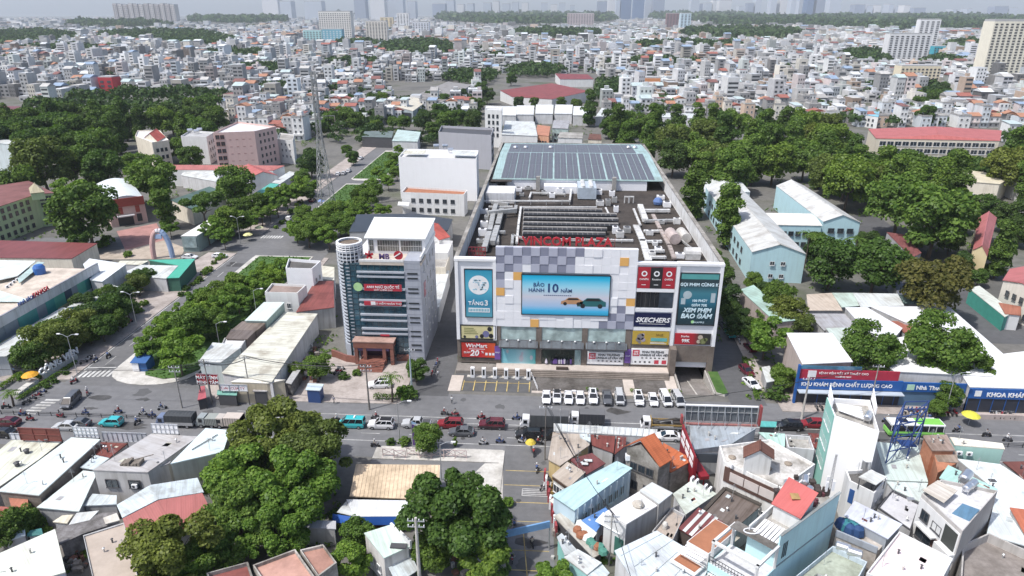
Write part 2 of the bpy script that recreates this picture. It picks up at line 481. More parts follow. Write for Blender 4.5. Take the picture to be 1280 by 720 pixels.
# median islands
LAWN, ln, lb = nodes('lawn_grass')
pos = _n(ln, 'ShaderNodeNewGeometry').outputs['Position']
o_ = _ramp(ln, _noise(ln, .5, 5, pos, .7), [(.3, (.028, .07, .012)), (.55, (.06, .13, .022)), (.75, (.10, .15, .04))])
o_ = _mul(ln, .6, o_, _ramp(ln, _noise(ln, 9, 3, pos), [(.3, .5), (.7, 1.2)])); ln.links.new(o_, lb.inputs['Base Color']); lb.inputs['Roughness'].default_value = .95
def island(x0, x1, y0, y1, nose, name='median'):
    pts = [(x0, y1), (x0, y0 + nose)] + [((x0 + x1) / 2 - (x1 - x0) / 2 * math.cos(t), y0 + nose - nose * math.sin(t)) for t in np.linspace(0.15, PI - .15, 9)] + [(x1, y0 + nose), (x1, y1)]
    m = MB(); m.prism(pts, -.002, .16, 1, 0); struct(m, name, [LCONC, CONC])
island(-93.6, -74.8, 119.6, 201, 6)
island(-92.6, -76.2, 224, 300, 4)
island(-93, -78, 306, 380, 4)
def lawn(pts):
    m = MB(); m.prism(pts, .1, .26, 1, 0); o = struct(m, 'lawn', [LAWN, DCONC])
    # grass tufts so that the edge and surface are not flat
    a = np.array([p[:2] for p in pts]); lo, hi = a.min(0), a.max(0); t = MB(); r = random.Random(3)
    n = 0
    while n < 900:
        x, y = r.uniform(lo[0], hi[0]), r.uniform(lo[1], hi[1])
        if not inside((x, y), pts): continue
        n += 1
        for k in range(2):
            an = r.uniform(0, PI); c, s_ = math.cos(an) * .25, math.sin(an) * .25; h = r.uniform(.12, .3)
            t.poly([(x - c, y - s_, .25), (x + c, y + s_, .25), (x + c * .6 + .05, y + s_ * .6, .26 + h), (x - c * .6 + .05, y - s_ * .6, .26 + h)])
    g = part(t, 'grass', leafmat('grass_blades', (.04, .095, .018), (.09, .16, .03), .2)); g['kind'] = 'stuff'; g['label'] = 'short green grass on the median'
def inside(p, poly):
    c = False; n = len(poly)
    for i in range(n):
        a, b = poly[i], poly[i - 1]
        if (a[1] > p[1]) != (b[1] > p[1]) and p[0] < (b[0] - a[0]) * (p[1] - a[1]) / (b[1] - a[1]) + a[0]: c = not c
    return c
lawn([(-87.8, 127.5), (-85.6, 123.6), (-81, 122.2), (-77.5, 123), (-75.3, 126.5), (-75.3, 200), (-92, 200), (-92.4, 138)])
lawn([(-92, 228), (-88, 225.6), (-80, 225.6), (-76.8, 228), (-76.8, 298), (-92, 298)])
lawn([(-92.4, 310), (-78.6, 310), (-78.6, 376), (-92.4, 376)])
# markings
PAINTW = mat('road_paint', (.62, .62, .6), .8, 'slab', dirt=.5); PAINTY = mat('yellow_road_paint', (.55, .42, .16), .8, 'slab', dirt=.5)
def mark(pts, mm=PAINTW, name='lane_line'):
    m = MB(); m.poly([(p[0], p[1], .0145) for p in pts]); return struct(m, name, mm)
def rect(x0, x1, y0, y1): return [(x0, y0), (x1, y0), (x1, y1), (x0, y1)]
stripe = MB(); stripe.box(-.28, .28, -1.5, 1.5, 0, .006); SM = stripe.mesh('crosswalk_stripe', PAINTW)
for i in range(7):
    o = put('crosswalk_stripe', SM, None, (-99.6 + i * 1.0, 123.6 + i * .12, .0145)); o['kind'] = 'structure'
for i in range(6):
    o = put('crosswalk_stripe', SM, None, (-100 + .25 * i, 108 + i * 1.0, .0145), PI / 2); o['kind'] = 'structure'
for i in range(8):
    o = put('crosswalk_stripe', SM, None, (-99.2 + i * .95, 220.5, .0145)); o['kind'] = 'structure'
for y in (102.9, 111.2): mark(rect(-60, 240, y - .07, y + .07))
for i in range(26): mark(rect(-52 + i * 9, -48.5 + i * 9, 105.1, 105.22))
for i in range(26): mark(rect(-52 + i * 9, -48.5 + i * 9, 109.3, 109.42))
for i, y in enumerate(np.arange(128, 200, 9)): mark(rect(-97.3, -97.15, y, y + 4))
mark(rect(-93.9, -93.75, 127, 200)); mark(rect(-100.4, -100.2, 125, 200))
mark([(-100.3, 126.2), (-94, 126.7), (-94, 127.0), (-100.3, 126.5)])
for y in (95.6, 91.8, 87.6, 77.2, 73.4): mark(rect(-6.6, .9, y - .07, y + .07), PAINTY)
mark(rect(-6.6, .9, 83.2, 83.3), PAINTY); mark([(-1.9, 70), (-1.75, 70), (-2.9, 81), (-3.05, 81)], PAINTY)
for i in range(5): mark(rect(-3.6, .9, 89.2 + i * .42, 89.32 + i * .42))
mark(rect(-3.6, -3.5, 89.2, 91), PAINTW); mark(rect(.8, .9, 89.2, 91), PAINTW)
# stalls beside the chargers
for i in range(7): mark([(p[0], p[1]) for p in rect(-17.4 + i * 2.3, -17.2 + i * 2.3, 121.4, 125.6)], PAINTY, 'stall_line').location.z = .09
o = mark(rect(-17.4, -3.5, 124.7, 124.9), PAINTY, 'stall_line'); o.location.z = .094
# steel median barrier of the main road
RAILD = mat('dark_rail', (.035, .035, .038), .6)
br = thing('median_barrier', 'long low dark steel barrier along the middle of the main road', 'barrier', (20, 107.4, 0))
m = MB(); m.box(-118, 120, 107.36, 107.44, .45, .55); m.box(-118, 120, 107.37, 107.43, .75, .82); part(m, 'rail', RAILD, br)
pm = MB(); pm.box(-.05, .05, -.05, .05, 0, .9); PMM = pm.mesh('post', RAILD)
for i in range(96): put('post', PMM, br, (-137.5 + i * 2.5, 0, 0))

# manhole covers, repair patches and oil marks
rp = random.Random(77); IRON = mat('cast_iron', (.06, .06, .06), .7); PATCH = asphalt('tar_patch', (.10, .10, .102), .3); OIL = mat('oil_stain', (.085, .082, .08), .6, 'slab', dirt=.5)
mc = MB().cyl(0, 0, 0, .008, .42, 14).mesh('manhole_cover', IRON)
for x, y in ((-60, 106), (-38, 109.8), (-15, 104.5), (8, 116), (28, 113.5), (-25, 140), (40, 135), (-97, 140), (-80, 114), (-4, 88), (-2, 78), (60, 110)): put('manhole_cover', mc, None, (x, y, .0165))['kind'] = 'structure'
for i in range(34):
    x, y = (rp.uniform(-95, 70), rp.uniform(101, 120)) if i < 24 else (rp.uniform(-6, 0), rp.uniform(70, 100)) if i < 29 else (rp.uniform(-98, -95), rp.uniform(125, 195)); e = rp.uniform(.5, 1.6); st = 1 if i % 2 else rp.uniform(1, 4)
    struct(MB().poly([(x + e * st * (1 + .35 * rp.uniform(-1, 1)) * math.cos(t), y + e * (1 + .35 * rp.uniform(-1, 1)) * math.sin(t), .0125 + i * .00004) for t in np.linspace(0, 2 * PI, 13, False)]), 'road_patch', PATCH if i % 2 else OIL)
# ------------------------------------------------------------------ the shopping mall
YF=132.0
XL,XR,ZT=-19.5,35.4,25.0
YB=px(623,179,25)[1]
mall=thing('shopping_mall','big white shopping mall with chequered facade, giant screen and ducts on its dark roof','shopping mall',(8,200,0))
MW=mat('mall_white_panel',(.80,.80,.82),.45,'paint',dirt=.12)
BRN=mat('brown_stone_cladding',(.20,.165,.14),.7,'slab',dirt=.35)
DECK=mat('roof_deck_felt',(.062,.05,.042),.95,'slab',dirt=.7)
PARA=mat('stained_parapet',(.72,.72,.71),.85,'wall',dirt=.6)
m=MB();m.box(XL,XR,YF+.4,YB-.4,1,21.2);part(m,'body',MW,mall)
m=MB();m.poly([(XL+.6,YF+.6,21.22),(XR-.6,YF+.6,21.22),(XR-.6,YB-.6,21.22),(XL+.6,YB-.6,21.22)]);part(m,'roof_deck',DECK,mall)
m=MB();m.box(XL,XL+.55,YF+.6,YB-.6,21.2,25);part(m,'parapet',[PARA],mall)
m=MB();m.box(XR-.55,XR,YF+.6,YB-.6,21.2,25);part(m,'parapet',[PARA],mall)
m=MB();m.box(XL,XR,YB-.6,YB,21.2,25.2);part(m,'parapet',[mat('grey_parapet',(.25,.24,.23),.9,'slab')],mall)
m=MB()
m.box(XL-.15,XL+.75,YF+.7,YB,25,25.16);m.box(XR-.75,XR+.15,YF+.7,YB,25,25.16);m.box(XL-.15,XR+.15,YB-.75,YB+.15,25.2,25.36)
part(m,'coping',mat('coping',(.36,.34,.31),.9,'slab',dirt=.6),mall)
# front wall pieces
part(MB().box(XL,-10.95,YF,YF+.6,6.6,25.3),'front_wall',MW,mall);part(MB().box(26.0,XR,YF,YF+.6,6.4,25.1),'front_wall',MW,mall);part(MB().box(18.05,25.99,YF,YF+.6,6.4,25.0),'front_wall',MW,mall)
for x in(XL,-11.6,25.95,XR-.7):part(MB().box(x,x+.7,YF-.35,YF-.002,6.6 if x<0 else 6.4,25.05),'pilaster',WHITEC,mall)
part(MB().box(XL-.1,-10.9,YF-.4,YF+.7,24.6,25.12),'cornice',WHITEC,mall);part(MB().box(18.0,XR+.1,YF-.4,YF+.7,24.45,24.95),'cornice',WHITEC,mall)
for z in(18.55,14.1,9.75):part(MB().box(18.05,25.9,YF-.28,YF-.004,z,z+.75),'band',WHITEC,mall)
for e in((XL,XL+8.5,YF-.1,YF+.6,1,6.58),(25.9,27.2,YF-2.2,YF+.6,0,6.38),(34.2,XR,YF-.4,YF+.6,0,6.38),(27.2,34.2,YF-.3,YF+.6,2.6,6.36),(18,25.9,YF-.05,YF+.6,1,6.35)):part(MB().box(*e),'brown_base',BRN,mall)
for x in(-11.2,-2.4,7.4,16.6):part(MB().box(x,x+1.15,YF-.2,YF+.8,1,9.95),'pier',BRN,mall)
# chequered facade of square panels, each its own
COL={'W':MW,'L':paint((.42,.43,.51),.5,.12),'D':paint((.225,.235,.305),.5,.12),'O':paint((.72,.40,.12),.5,.12)}
rows=["LDLDLDLDLDWWWWWW","DLDLDLDLDWWWWWOW","LDLWLDLDLWWWWWWW","DWO..........WWW","LWW..........WWW","OWW..........WWW","WWW..........WWO",
"WWW..........WDW","WWWWWWWWWWWWWDLD","WWWWOWWWWWWWDLDL"]
tw,th=28.95/16,17.75/10
tm=MB();tm.box(-tw/2+.01,tw/2-.01,-.3,.3,-th/2+.01,th/2-.01);TM=tm.mesh('facade_panel',MW)
m=MB();m.box(-10.94,18.0,YF+.1,YF+.9,9.95,27.65);part(m,'facade_backing',paint((.55,.55,.57)),mall)
rr=random.Random(5)
for j,row in enumerate(rows):
 for i,c in enumerate(row):
  if c=='.':continue
  dpt={'D':-.05,'L':-.14,'O':-.16,'W':rr.choice((-.05,-.09,-.14,-.19))}[c]
  o=put('facade_panel',TM,mall,(-10.95+(i+.5)*tw-8,YF+.1+dpt-200,27.7-(j+.5)*th),mat=COL[c])
# giant screen
def gradient(key,stops,axis=1,e=0.0,rough=.35):
 m_,n,b=nodes(key)
 uv=_n(n,'ShaderNodeTexCoord').outputs['Generated'];sp=_n(n,'ShaderNodeSeparateXYZ');n.links.new(uv,sp.inputs[0])
 c=_ramp(n,sp.outputs[2 if axis==1 else 0],stops)
 n.links.new(c,b.inputs['Base Color']);b.inputs['Roughness'].default_value=rough
 if e:n.links.new(c,b.inputs['Emission Color']);b.inputs['Emission Strength'].default_value=e
 return m_
def board(name,x0,x1,z0,z1,mm,y=None,frame=None,d=.2,root=None):
 """a flat printed board on the facade, with a frame as a sub-part"""
 y=YF-.1 if y is None else y
 o=part(MB().box(x0,x1,y-d,y,z0,z1),name,mm,root or mall)
 if frame is not None:
  f=MB();t=.16
  f.box(x0-t,x0-.002,y-d-.06,y,z0-t,z1+t);f.box(x1+.002,x1+t,y-d-.06,y,z0-t,z1+t);f.box(x0,x1,y-d-.06,y,z1+.002,z1+t);f.box(x0,x1,y-d-.06,y,z0-t,z0-.002)
  part(f,'board_frame',frame,o)
 return o
NAVY=mat('navy_print',(.015,.05,.17),.5);PW=mat('white_print',(.82,.82,.82),.5);LB=mat('pale_blue_print',(.40,.62,.72),.5)
scr=board('screen',-5.5,12.6,13.05,21.9,gradient('led_screen',[(0,(.02,.25,.42)),(.1,(.05,.38,.62)),(.22,(.30,.44,.62)),(.45,(.50,.50,.56)),(.72,(.26,.54,.66)),(.9,(.03,.40,.60)),(1,(.0,.30,.50))],e=.12),y=YF-.3,frame=BLACK)
ys=YF-.52
def T(txt,x,z,size,mm,y=ys,root=None,**k):return lettering(txt,x,y,z,size,mm,root,**k)
T('BẢO',-2.0,19.35,1.15,NAVY,root=scr,bold=.015);T('HÀNH',-2.5,18.15,1.15,NAVY,root=scr,bold=.015);T('10',.75,18.15,2.7,NAVY,root=scr,bold=.05);T('NĂM',3.7,18.15,1.05,NAVY,root=scr,bold=.015)
m=MB()
for k in range(14):m.box(-1.0+k*.42,-.7+k*.42,ys-.01,ys,17.35,17.5)
part(m,'print_mark',NAVY,scr)
def flatcar(x,z,L,mm,sgn=1):
 pts=[(-.5,.06),(-.48,.2),(-.3,.26),(-.16,.38),(.26,.385),(.42,.27),(.5,.24),(.5,.07)]
 a=MB();a.poly([(x+sgn*p*L,ys-.01,z+q*L)for p,q in pts]);part(a,'printed_car',mm,scr)
 a=MB();a.poly([(x+sgn*p*L,ys-.014,z+q*L)for p,q in((-.24,.26),(-.14,.355),(.24,.36),(.34,.27))])
 for c in(-.3,.3):a.poly([(x+sgn*(c+.085*math.cos(t))*L,ys-.014,z+(.08+.085*math.sin(t))*L)for t in np.linspace(0,2*PI,12,False)])
 part(a,'printed_wheel',BLACK,scr)
flatcar(4.9,15.25,4.6,mat('orange_print',(.50,.27,.14),.5));flatcar(9.0,14.7,6.0,mat('teal_print',(.02,.13,.14),.5))
# left poster
pl=board('poster',-17.4,-11.75,12.05,22.7,gradient('teal_poster',[(0,(.10,.34,.42)),(.3,(.03,.22,.36)),(.6,(.10,.42,.55)),(1,(.03,.28,.42))]),frame=BLACK)
yp=YF-.32
m=MB();m.poly([(-14.55+2.15*math.cos(t),yp,19.3+2.15*math.sin(t))for t in np.linspace(0,2*PI,28,False)]);part(m,'printed_disc',PW,pl)
m=MB();r4=random.Random(9)
for k in range(34):
 x=-14.55+r4.uniform(-1.3,1.3);z=19.2+r4.choice((-1,-.5,0,.5,1))+r4.uniform(-.1,.1);m.box(x,x+r4.uniform(.2,.5),yp-.012,yp-.004,z,z+.28)
part(m,'print_mark',LB,pl)
T('TẦNG',-15.2,14.75,1.15,PW,yp,pl,bold=.02);T('3',-13.0,14.7,1.7,PW,yp,pl,bold=.04)
m=MB();m.box(-16.8,-12.3,yp-.01,yp,13.1,14.1);part(m,'print_mark',PW,pl)
m=MB()
for k in range(13):m.box(-16.6+k*.33,-16.4+k*.33,yp-.02,yp-.012,13.3,13.9)
part(m,'print_mark',mat('teal_print2',(.12,.40,.5),.5),pl)
# boards below it
b1=board('sign_board',-18.5,-11.2,6.95,9.9,mat('lemon_print',(.62,.56,.30),.5),frame=BLACK)
m=MB()
for x,z,r,c in((-13.2,8.0,.75,0),(-12.4,9.2,.5,1),(-14.1,7.5,.45,1),(-15.2,7.3,.35,0),(-12.1,7.6,.5,1),(-17.8,7.3,.3,1)):
 m.poly([(x+r*math.cos(t),yp-.01*(c+1),z+r*math.sin(t)*1.1)for t in np.linspace(0,2*PI,10,False)],c)
part(m,'print_mark',[mat('violet_print',(.16,.16,.30),.5),BLACK],b1)
for k in range(4):part(MB().box(-17.9,-15.8+.3*k,yp-.01,yp,9.2-k*.42,9.4-k*.42),'print_mark',mat('olive_print',(.25,.25,.1),.5),b1)
b2=board('sign_board',-18.6,-11.2,2.35,5.95,gradient('red_banner',[(0,(.42,.03,.02)),(.55,(.50,.02,.03)),(1,(.60,.10,.03))],axis=0),frame=BLACK)
T('WinMart',-15.3,4.75,1.25,PW,yp,b2,bold=.02);T('20',-15.8,2.75,1.9,PW,yp,b2,bold=.06,shear=.2);T('%',-14.0,3.4,.8,PW,yp,b2);T('GIẢM',-17.4,3.3,.6,PW,yp,b2)
m=MB();m.box(-17,-13.5,yp-.01,yp,4.3,4.42)
for x in(-13.4,-12.6,-11.9):m.box(x,x+.5,yp-.01,yp,2.9,3.5)
part(m,'print_mark',PW,b2)
# right column of boards
b3=board('sign_board',18.2,25.8,19.4,24.0,mat('crimson_print',(.40,.02,.035),.5))
part(MB().box(20.75,23.2,YF-.31,YF-.302,19.4,24.0),'printed_panel',BLACK,b3)
for x,t1 in((19.5,'CANIFA'),(22.0,'Routine'),(24.5,'OWEN')):T(t1,x,21.2,.55,PW,yp,b3);part(MB().box(x-.45,x+.45,yp-.01,yp,20.1,20.22),'print_mark',PW,b3)
for x in(19.5,22.0,24.5):
 m=MB();
 for k in range(10):
  a,b_=2*PI*k/10,2*PI*(k+1)/10
  m.poly([(x+.35*math.cos(a),yp-.01,22.6+.35*math.sin(a)),(x+.35*math.cos(b_),yp-.01,22.6+.35*math.sin(b_)),(x+.62*math.cos(b_),yp-.01,22.6+.62*math.sin(b_)),(x+.62*math.cos(a),yp-.01,22.6+.62*math.sin(a))])
 part(m,'printed_logo',PW,b3)
m=MB();m.box(18.2,25.8,YF-.12,YF-.1,15.0,18.5);bw=part(m,'dark_window',glassmat('smoked_glass',(.02,.022,.026)),mall)
m=MB();m.box(22.9,25.8,YF-.16,YF-.13,15.0,18.1);m.box(22.9,25.8,YF-.2,YF-.13,18.1,18.5);part(m,'glazing',glassmat('slate_glass',(.05,.065,.085)),bw)
m=MB();[m.box(18.2+k*.95,18.26+k*.95,YF-.2,YF-.125,15,18.5)for k in range(5)];part(m,'glazing_bar',DGREY,bw)
b4=board('sign_board',18.1,25.7,10.7,13.8,mat('navy_board',(.006,.010,.055),.4))
T('SKECHERS',21.9,11.75,1.45,PW,yp,b4,bold=.035,shear=.25,sx=1.05);part(MB().box(19.2,24.6,yp-.01,yp,11.3,11.38),'print_mark',PW,b4)
b5=board('sign_board',18.0,25.7,6.5,9.6,mat('mustard_print',(.48,.33,.05),.5))
m=MB();[m.poly([(x+r*math.cos(t),yp-.01,z+r*math.sin(t))for t in np.linspace(0,2*PI,9,False)],k%2)for k,(x,z,r)in enumerate(((19.7,8.3,.8),(20.3,7.6,.5),(19.2,7.6,.5),(20.2,8.8,.35),(19.6,7.0,.35)))]
part(m,'print_mark',[mat('grey_print',(.22,.2,.2),.5),mat('lilac_print',(.35,.3,.36),.5)],b5)
T('SALE',23.6,8.6,.7,mat('brown_print',(.2,.13,.03),.5),yp,b5);part(MB().box(21.9,25.3,yp-.01,yp,7.3,8.1),'print_mark',mat('aqua_print',(.12,.42,.42),.5),b5)
m=MB();[m.box(21.8,25.2-.4*k,yp-.01,yp,6.72+.22*k,6.82+.22*k)for k in range(2)];part(m,'print_mark',PW,b5)
b6=board('sign_board',18.0,25.85,1.65,5.45,PW)
b7=board('sign_board',8.7,16.4,1.5,4.4,PW)
for bb,x0,z0 in((b6,18.3,3.9),(b7,9.0,2.9)):
 part(MB().box(x0,x0+1.45,yp-.01,yp,z0-.2,z0+1.25),'printed_logo',mat('logo_red',(.55,.05,.08),.5),bb);T('UNI',x0+.72,z0+.65,.5,PW,yp-.02,bb,bold=.015);T('QLO',x0+.72,z0+.1,.5,PW,yp-.02,bb,bold=.015)
 T('KHAI TRƯƠNG',x0+4.3,z0+.62,.68,BLACK,yp,bb,bold=.012);T('UNIQLO LÊ VĂN VIỆT',x0+4.6,z0-.1,.62,BLACK,yp,bb,bold=.012)
 m=MB();[m.box(x0+1.9+k*.9,x0+2.3+k*.9,yp-.01,yp,z0-.75,z0-.5)for k in range(6)];part(m,'print_mark',BLACK,bb)
for x in(23.0,24.6):part(MB().box(x,x+.95,yp-.01,yp,1.9,2.8),'print_mark',mat('logo_red',(.55,.05,.08),.5),b6)
m=MB();[m.box(18.8+k,19.2+k,yp-.01,yp,2.1,2.5)for k in range(4)];part(m,'print_mark',DGREY,b6)
for x in(-11.35,16.65):
 b=board('sign_board',x,x+1.25,2.0,5.2,mat('purple_print',(.16,.08,.32),.5),y=YF-.25);T('SALE',x+.62,3.6,.42,PW,YF-.47,b)
# right poster and board
pr=board('poster',27.0,34.6,11.4,22.8,gradient('slate_poster',[(0,(.02,.04,.05)),(.3,(.018,.06,.08)),(.45,(.025,.14,.21)),(.62,(.05,.19,.24)),(.8,(.03,.05,.06)),(1,(.02,.05,.06))]),frame=BLACK)
part(MB().box(27,34.6,YF-.31,YF-.302,21.6,22.8),'printed_panel',mat('green_teal_print',(.09,.33,.32),.5),pr)
PBL=mat('ice_print',(.62,.78,.84),.5)
T('GỌI PHIM CÙNG K',30.8,20.1,.92,PBL,yp,pr,bold=.03);T('100 PHÚT',31.2,16.6,.72,PBL,yp,pr,bold=.02);T('GIẢM 70%',31.2,15.6,.72,PBL,yp,pr,bold=.02)
T('XEM PHIM',30.9,14.3,1.25,PBL,yp,pr,bold=.05,shear=.2);T('BAO ĐÁM',30.8,12.9,1.4,PBL,yp,pr,bold=.05,shear=.2)
m=MB();m.poly([(28.6+.9*math.cos(t),yp,18.1+.9*math.sin(t))for t in np.linspace(0,2*PI,16,False)]);m.box(27.4,28.3,yp-.01,yp,16.0,17.4);m.box(33.4,34.3,yp-.01,yp,16.5,18.6);part(m,'print_mark',mat('dusty_print',(.42,.5,.53),.5),pr)
m=MB();m.poly([(30.2+.35*math.cos(t),yp,12.05+.35*math.sin(t))for t in np.linspace(0,2*PI,12,False)]);part(m,'printed_logo',mat('lime_print',(.35,.65,.25),.5),pr)
T('GALAMPLE',31.4,11.8,.5,PBL,yp,pr)
b8=board('sign_board',26.9,34.4,6.75,9.3,gradient('ruby_board',[(0,(.42,.02,.03)),(.5,(.36,.02,.03)),(.68,(.05,.04,.035)),(1,(.03,.03,.03))],axis=0),frame=None)
T('Scarlet',29.0,8.45,.62,PW,yp,b8);T('99K',29.2,7.3,1.0,PW,yp,b8,bold=.03)
m=MB();[m.poly([(x+r*math.cos(t),yp-.01,z+r*math.sin(t))for t in np.linspace(0,2*PI,8,False)],k%2)for k,(x,z,r)in enumerate(((32.2,8.5,.55),(32.8,7.6,.7),(31.9,7.5,.45),(33.4,8.0,.4)))]
part(m,'print_mark',[mat('beige_print',(.5,.42,.33),.5),mat('leafy_print',(.18,.2,.08),.5)],b8)
# entrance: mint translucent panels, sloped glass canopy, shop fronts, terrace and steps
MINT=glassmat('mint_panel',(.40,.50,.48),.25)
for x0,x1 in((-10.0,-2.45),(-1.2,7.35),(8.6,16.55)):
 part(MB().box(x0,x1,YF-.05,YF+.1,6.75,9.9),'mint_panel',MINT,mall)
 cg=MB();cg.hexa([(x0-.4,YF-1.2,5.4),(x1+.4,YF-1.2,5.4),(x1+.4,YF-.12,6.5),(x0-.4,YF-.12,6.5),(x0-.4,YF-1.2,5.48),(x1+.4,YF-1.2,5.48),(x1+.4,YF-.12,6.58),(x0-.4,YF-.12,6.58)])
 o=part(cg,'canopy_glass',glassmat('canopy_glass',(.10,.115,.125),.18),mall)
 rb=MB()
 for k in range(5):
  x=x0+(x1-x0)*k/4;rb.bar((x,YF-1.25,5.5),(x,YF-.12,6.64),.12,.1)
 rb.box(x0-.4,x1+.4,YF-1.32,YF-1.21,5.25,5.5);part(rb,'canopy_rib',DGREY,o)
 sp_=MB();[sp_.lathe(x0+(x1-x0)*(k+.5)/3,YF-.45,[(.02,6.66),(.2,6.74),(.2,6.9),(.02,7.0)],8)for k in range(3)];part(sp_,'spotlight',PW,o)
TEALG=gradient('teal_shop_banner',[(0,(.16,.45,.52)),(.4,(.25,.52,.58)),(.6,(.42,.62,.66)),(1,(.08,.42,.42))],axis=0)
sf=part(MB().box(-9.9,-2.5,YF-.1,YF,1.02,4.5),'shop_front',TEALG,mall)
m=MB();[m.poly([(x+r*math.cos(t),YF-.11,z+1.7*r*math.sin(t))for t in np.linspace(0,2*PI,8,False)])for x,z,r in((-5.6,2.3,.5),(-5.4,3.4,.28),(-3.4,2.5,.35),(-8.6,3.9,.3))];part(m,'print_mark',mat('skin_print',(.5,.52,.56),.5),sf)
part(MB().box(-1.2,5.9,YF+.1,YF+.2,1.02,4.6),'shop_front',glassmat('dark_shop_glass',(.02,.035,.03)),mall)
part(MB().box(6.0,7.3,YF-.05,YF+.1,1.02,4.6),'shop_front',glassmat('pale_door_glass',(.3,.42,.42)),mall)
m=MB();r5=random.Random(2)
for k in range(16):
 x=r5.uniform(-.4,5.4);z=1.2;m.lathe(x,YF-.25,[(.02,z),(.28,z+.2),(.24,z+r5.uniform(.5,1.2)),(.02,z+1.3)],6,k%3)
part(m,'entrance_flowers',[mat('violet_flower',(.13,.07,.25),.8),mat('white_flower',(.6,.55,.62),.8),mat('dark_flower',(.03,.03,.06),.8)],mall)
m=MB();m.box(-11,25.9,YF-2.6,YF+.4,0,1.0);part(m,'terrace',STONE,mall)
m=MB()
for k in range(4):m.box(-11+.004*k,25.85,YF-2.6-.42*(k+1),YF-2.6-.42*k-.002,0,.84-k*.2)
part(m,'step',mat('brown_step',(.21,.18,.155),.85,'slab'),mall)
part(MB().box(2.0,4.6,YF-2.55,YF-1.9,1.0,1.5),'bench_planter',mat('dark_planter',(.07,.05,.04),.8),mall)
m=MB();m.box(XL,-11.1,YF-3.6,YF-.15,0,.8);part(m,'terrace',mat('grey_plinth',(.25,.23,.21),.9,'slab'),mall)
# underground car park ramp
m=MB()
m.poly([(27.2,122.3,.02),(34.2,122.3,.02),(34.2,YF,-2.3),(27.2,YF,-2.3)]);m.poly([(27.2,YF,-2.3),(34.2,YF,-2.3),(34.2,147,-3),(27.2,147,-3)])
o=struct(m,'car_park_ramp',mat('ramp_concrete',(.26,.24,.225),.9,'slab',dirt=.4))
m=MB();m.box(30.45,30.7,122.4,YF,-.02,.12);m.f[-6:];m.v=[(x,y,z-2.3*(y-122.3)/(YF-122.3))for x,y,z in m.v]
m2=MB();m2.box(27.2,27.5,122.3,YF,-3,.5);m2.box(33.9,34.2,122.3,YF,-3,.5);m2.box(27.2,34.2,146.8,147,-3.2,2.6)
struct(m,'ramp_kerb',LCONC);struct(m2,'ramp_wall',mat('ramp_wall',(.42,.4,.37),.9,'slab'))
m=MB();m.box(27.3,34.1,YF+.2,147,2.4,2.6);part(m,'ramp_ceiling',DGREY,mall)
gp=MB();gp.prism([(34.5,122.8),(36.0,122.0),(36.8,122.8),(36.6,131.5),(34.5,131.5)],0,.55,1,0);struct(gp,'lawn',[LAWN,LCONC])
# ------------------------------------------------------------------ what stands on the mall roof (all of it fixed plant: parts of the mall)
ZD=21.24
Q=lambda u,v,h=ZD:px(u,v,h)
DUCT=mat('galvanised_duct',(.50,.50,.49),.5,'slab',metal=.3,dirt=.3);DUCTW=mat('white_duct',(.66,.66,.65),.6,'slab',dirt=.3)
def duct(pts,w_,h_,z=ZD+.5,mm=None,name='duct'):
 m=MB();P=[Q(*p)for p in pts]
 for a,b in zip(P[:-1],P[1:]):
  d=(b-a).normalized()*w_*.48
  m.bar((a.x-d.x,a.y-d.y,z+h_/2),(b.x+d.x,b.y+d.y,z+h_/2),w_,h_)
 for a,b in zip(P[:-1],P[1:]):
  L=(b-a).length;k=max(1,int(L/2.2))
  for i in range(k+1):
   q=a.lerp(b,i/k);e=(b-a).normalized()*.07
   m.bar((q.x-e.x,q.y-e.y,z+h_/2),(q.x+e.x,q.y+e.y,z+h_/2),w_+.14,h_+.14)
   if i%2==0:m.box(q.x-.08,q.x+.08,q.y-.08,q.y+.08,ZD,z)
 return part(m,name,mm or DUCT,mall)
duct([(616,350-42),(622,288),(627,268)],1.3,1.1);duct([(627,268),(644,268),(645,262)],.8,.7);duct([(606,316),(612,296),(617,272),(620,262)],1.2,1.2)
duct([(613,274),(643,271)],1.1,1.0,ZD+1.3);duct([(606,294),(630,294)],.7,.6);duct([(610,308),(622,308),(622,300)],.7,.6);duct([(640,309),(641,298),(655,302)],.6,.5)
duct([(646,306),(648,285),(651,262)],.55,.5,ZD+.35,DUCTW,'pipe');duct([(605,256),(712,256),(714,240)],.5,.4,ZD+.9,DUCTW,'pipe');duct([(612,262),(640,262)],.5,.4,ZD+.6,DUCTW,'pipe')
duct([(662,250),(664,244),(706,246)],.45,.4,ZD+.6,DUCTW,'pipe');duct([(652,262),(745,262)],.4,.35,ZD+.5,DUCTW,'pipe');duct([(617,257),(634,259)],.9,.8)
duct([(800,262),(806,279)],1.4,.9,ZD+.5,DUCTW);duct([(805,267),(835,267)],.9,.7,ZD+.5,DUCTW);duct([(806,280),(846,279)],.8,.6,ZD+.5)
duct([(795,286),(803,304),(810,328)],1.5,.35,ZD+.5,DUCTW,'cable_tray');duct([(792,264),(800,284)],.5,.35,ZD+.4,DUCTW,'pipe')
duct([(816,272),(825,290),(836,310),(842,326)],.9,.4,ZD+.5,mat('pinkish_duct',(.42,.36,.33),.7,'slab'),'cable_tray')
for y in(292,305,317,325):duct([(806+(y-292)*.15,y),(822+(y-292)*.25,y)],.7,.5,ZD+.4,DUCTW)
duct([(846,299),(868,317)],.4,.4,ZD+.4);duct([(700,303),(790,304)],.5,.4,ZD+.5,DUCTW,'pipe');duct([(757,262),(762,272),(775,290)],.4,.3,ZD+.3,DUCTW,'pipe')
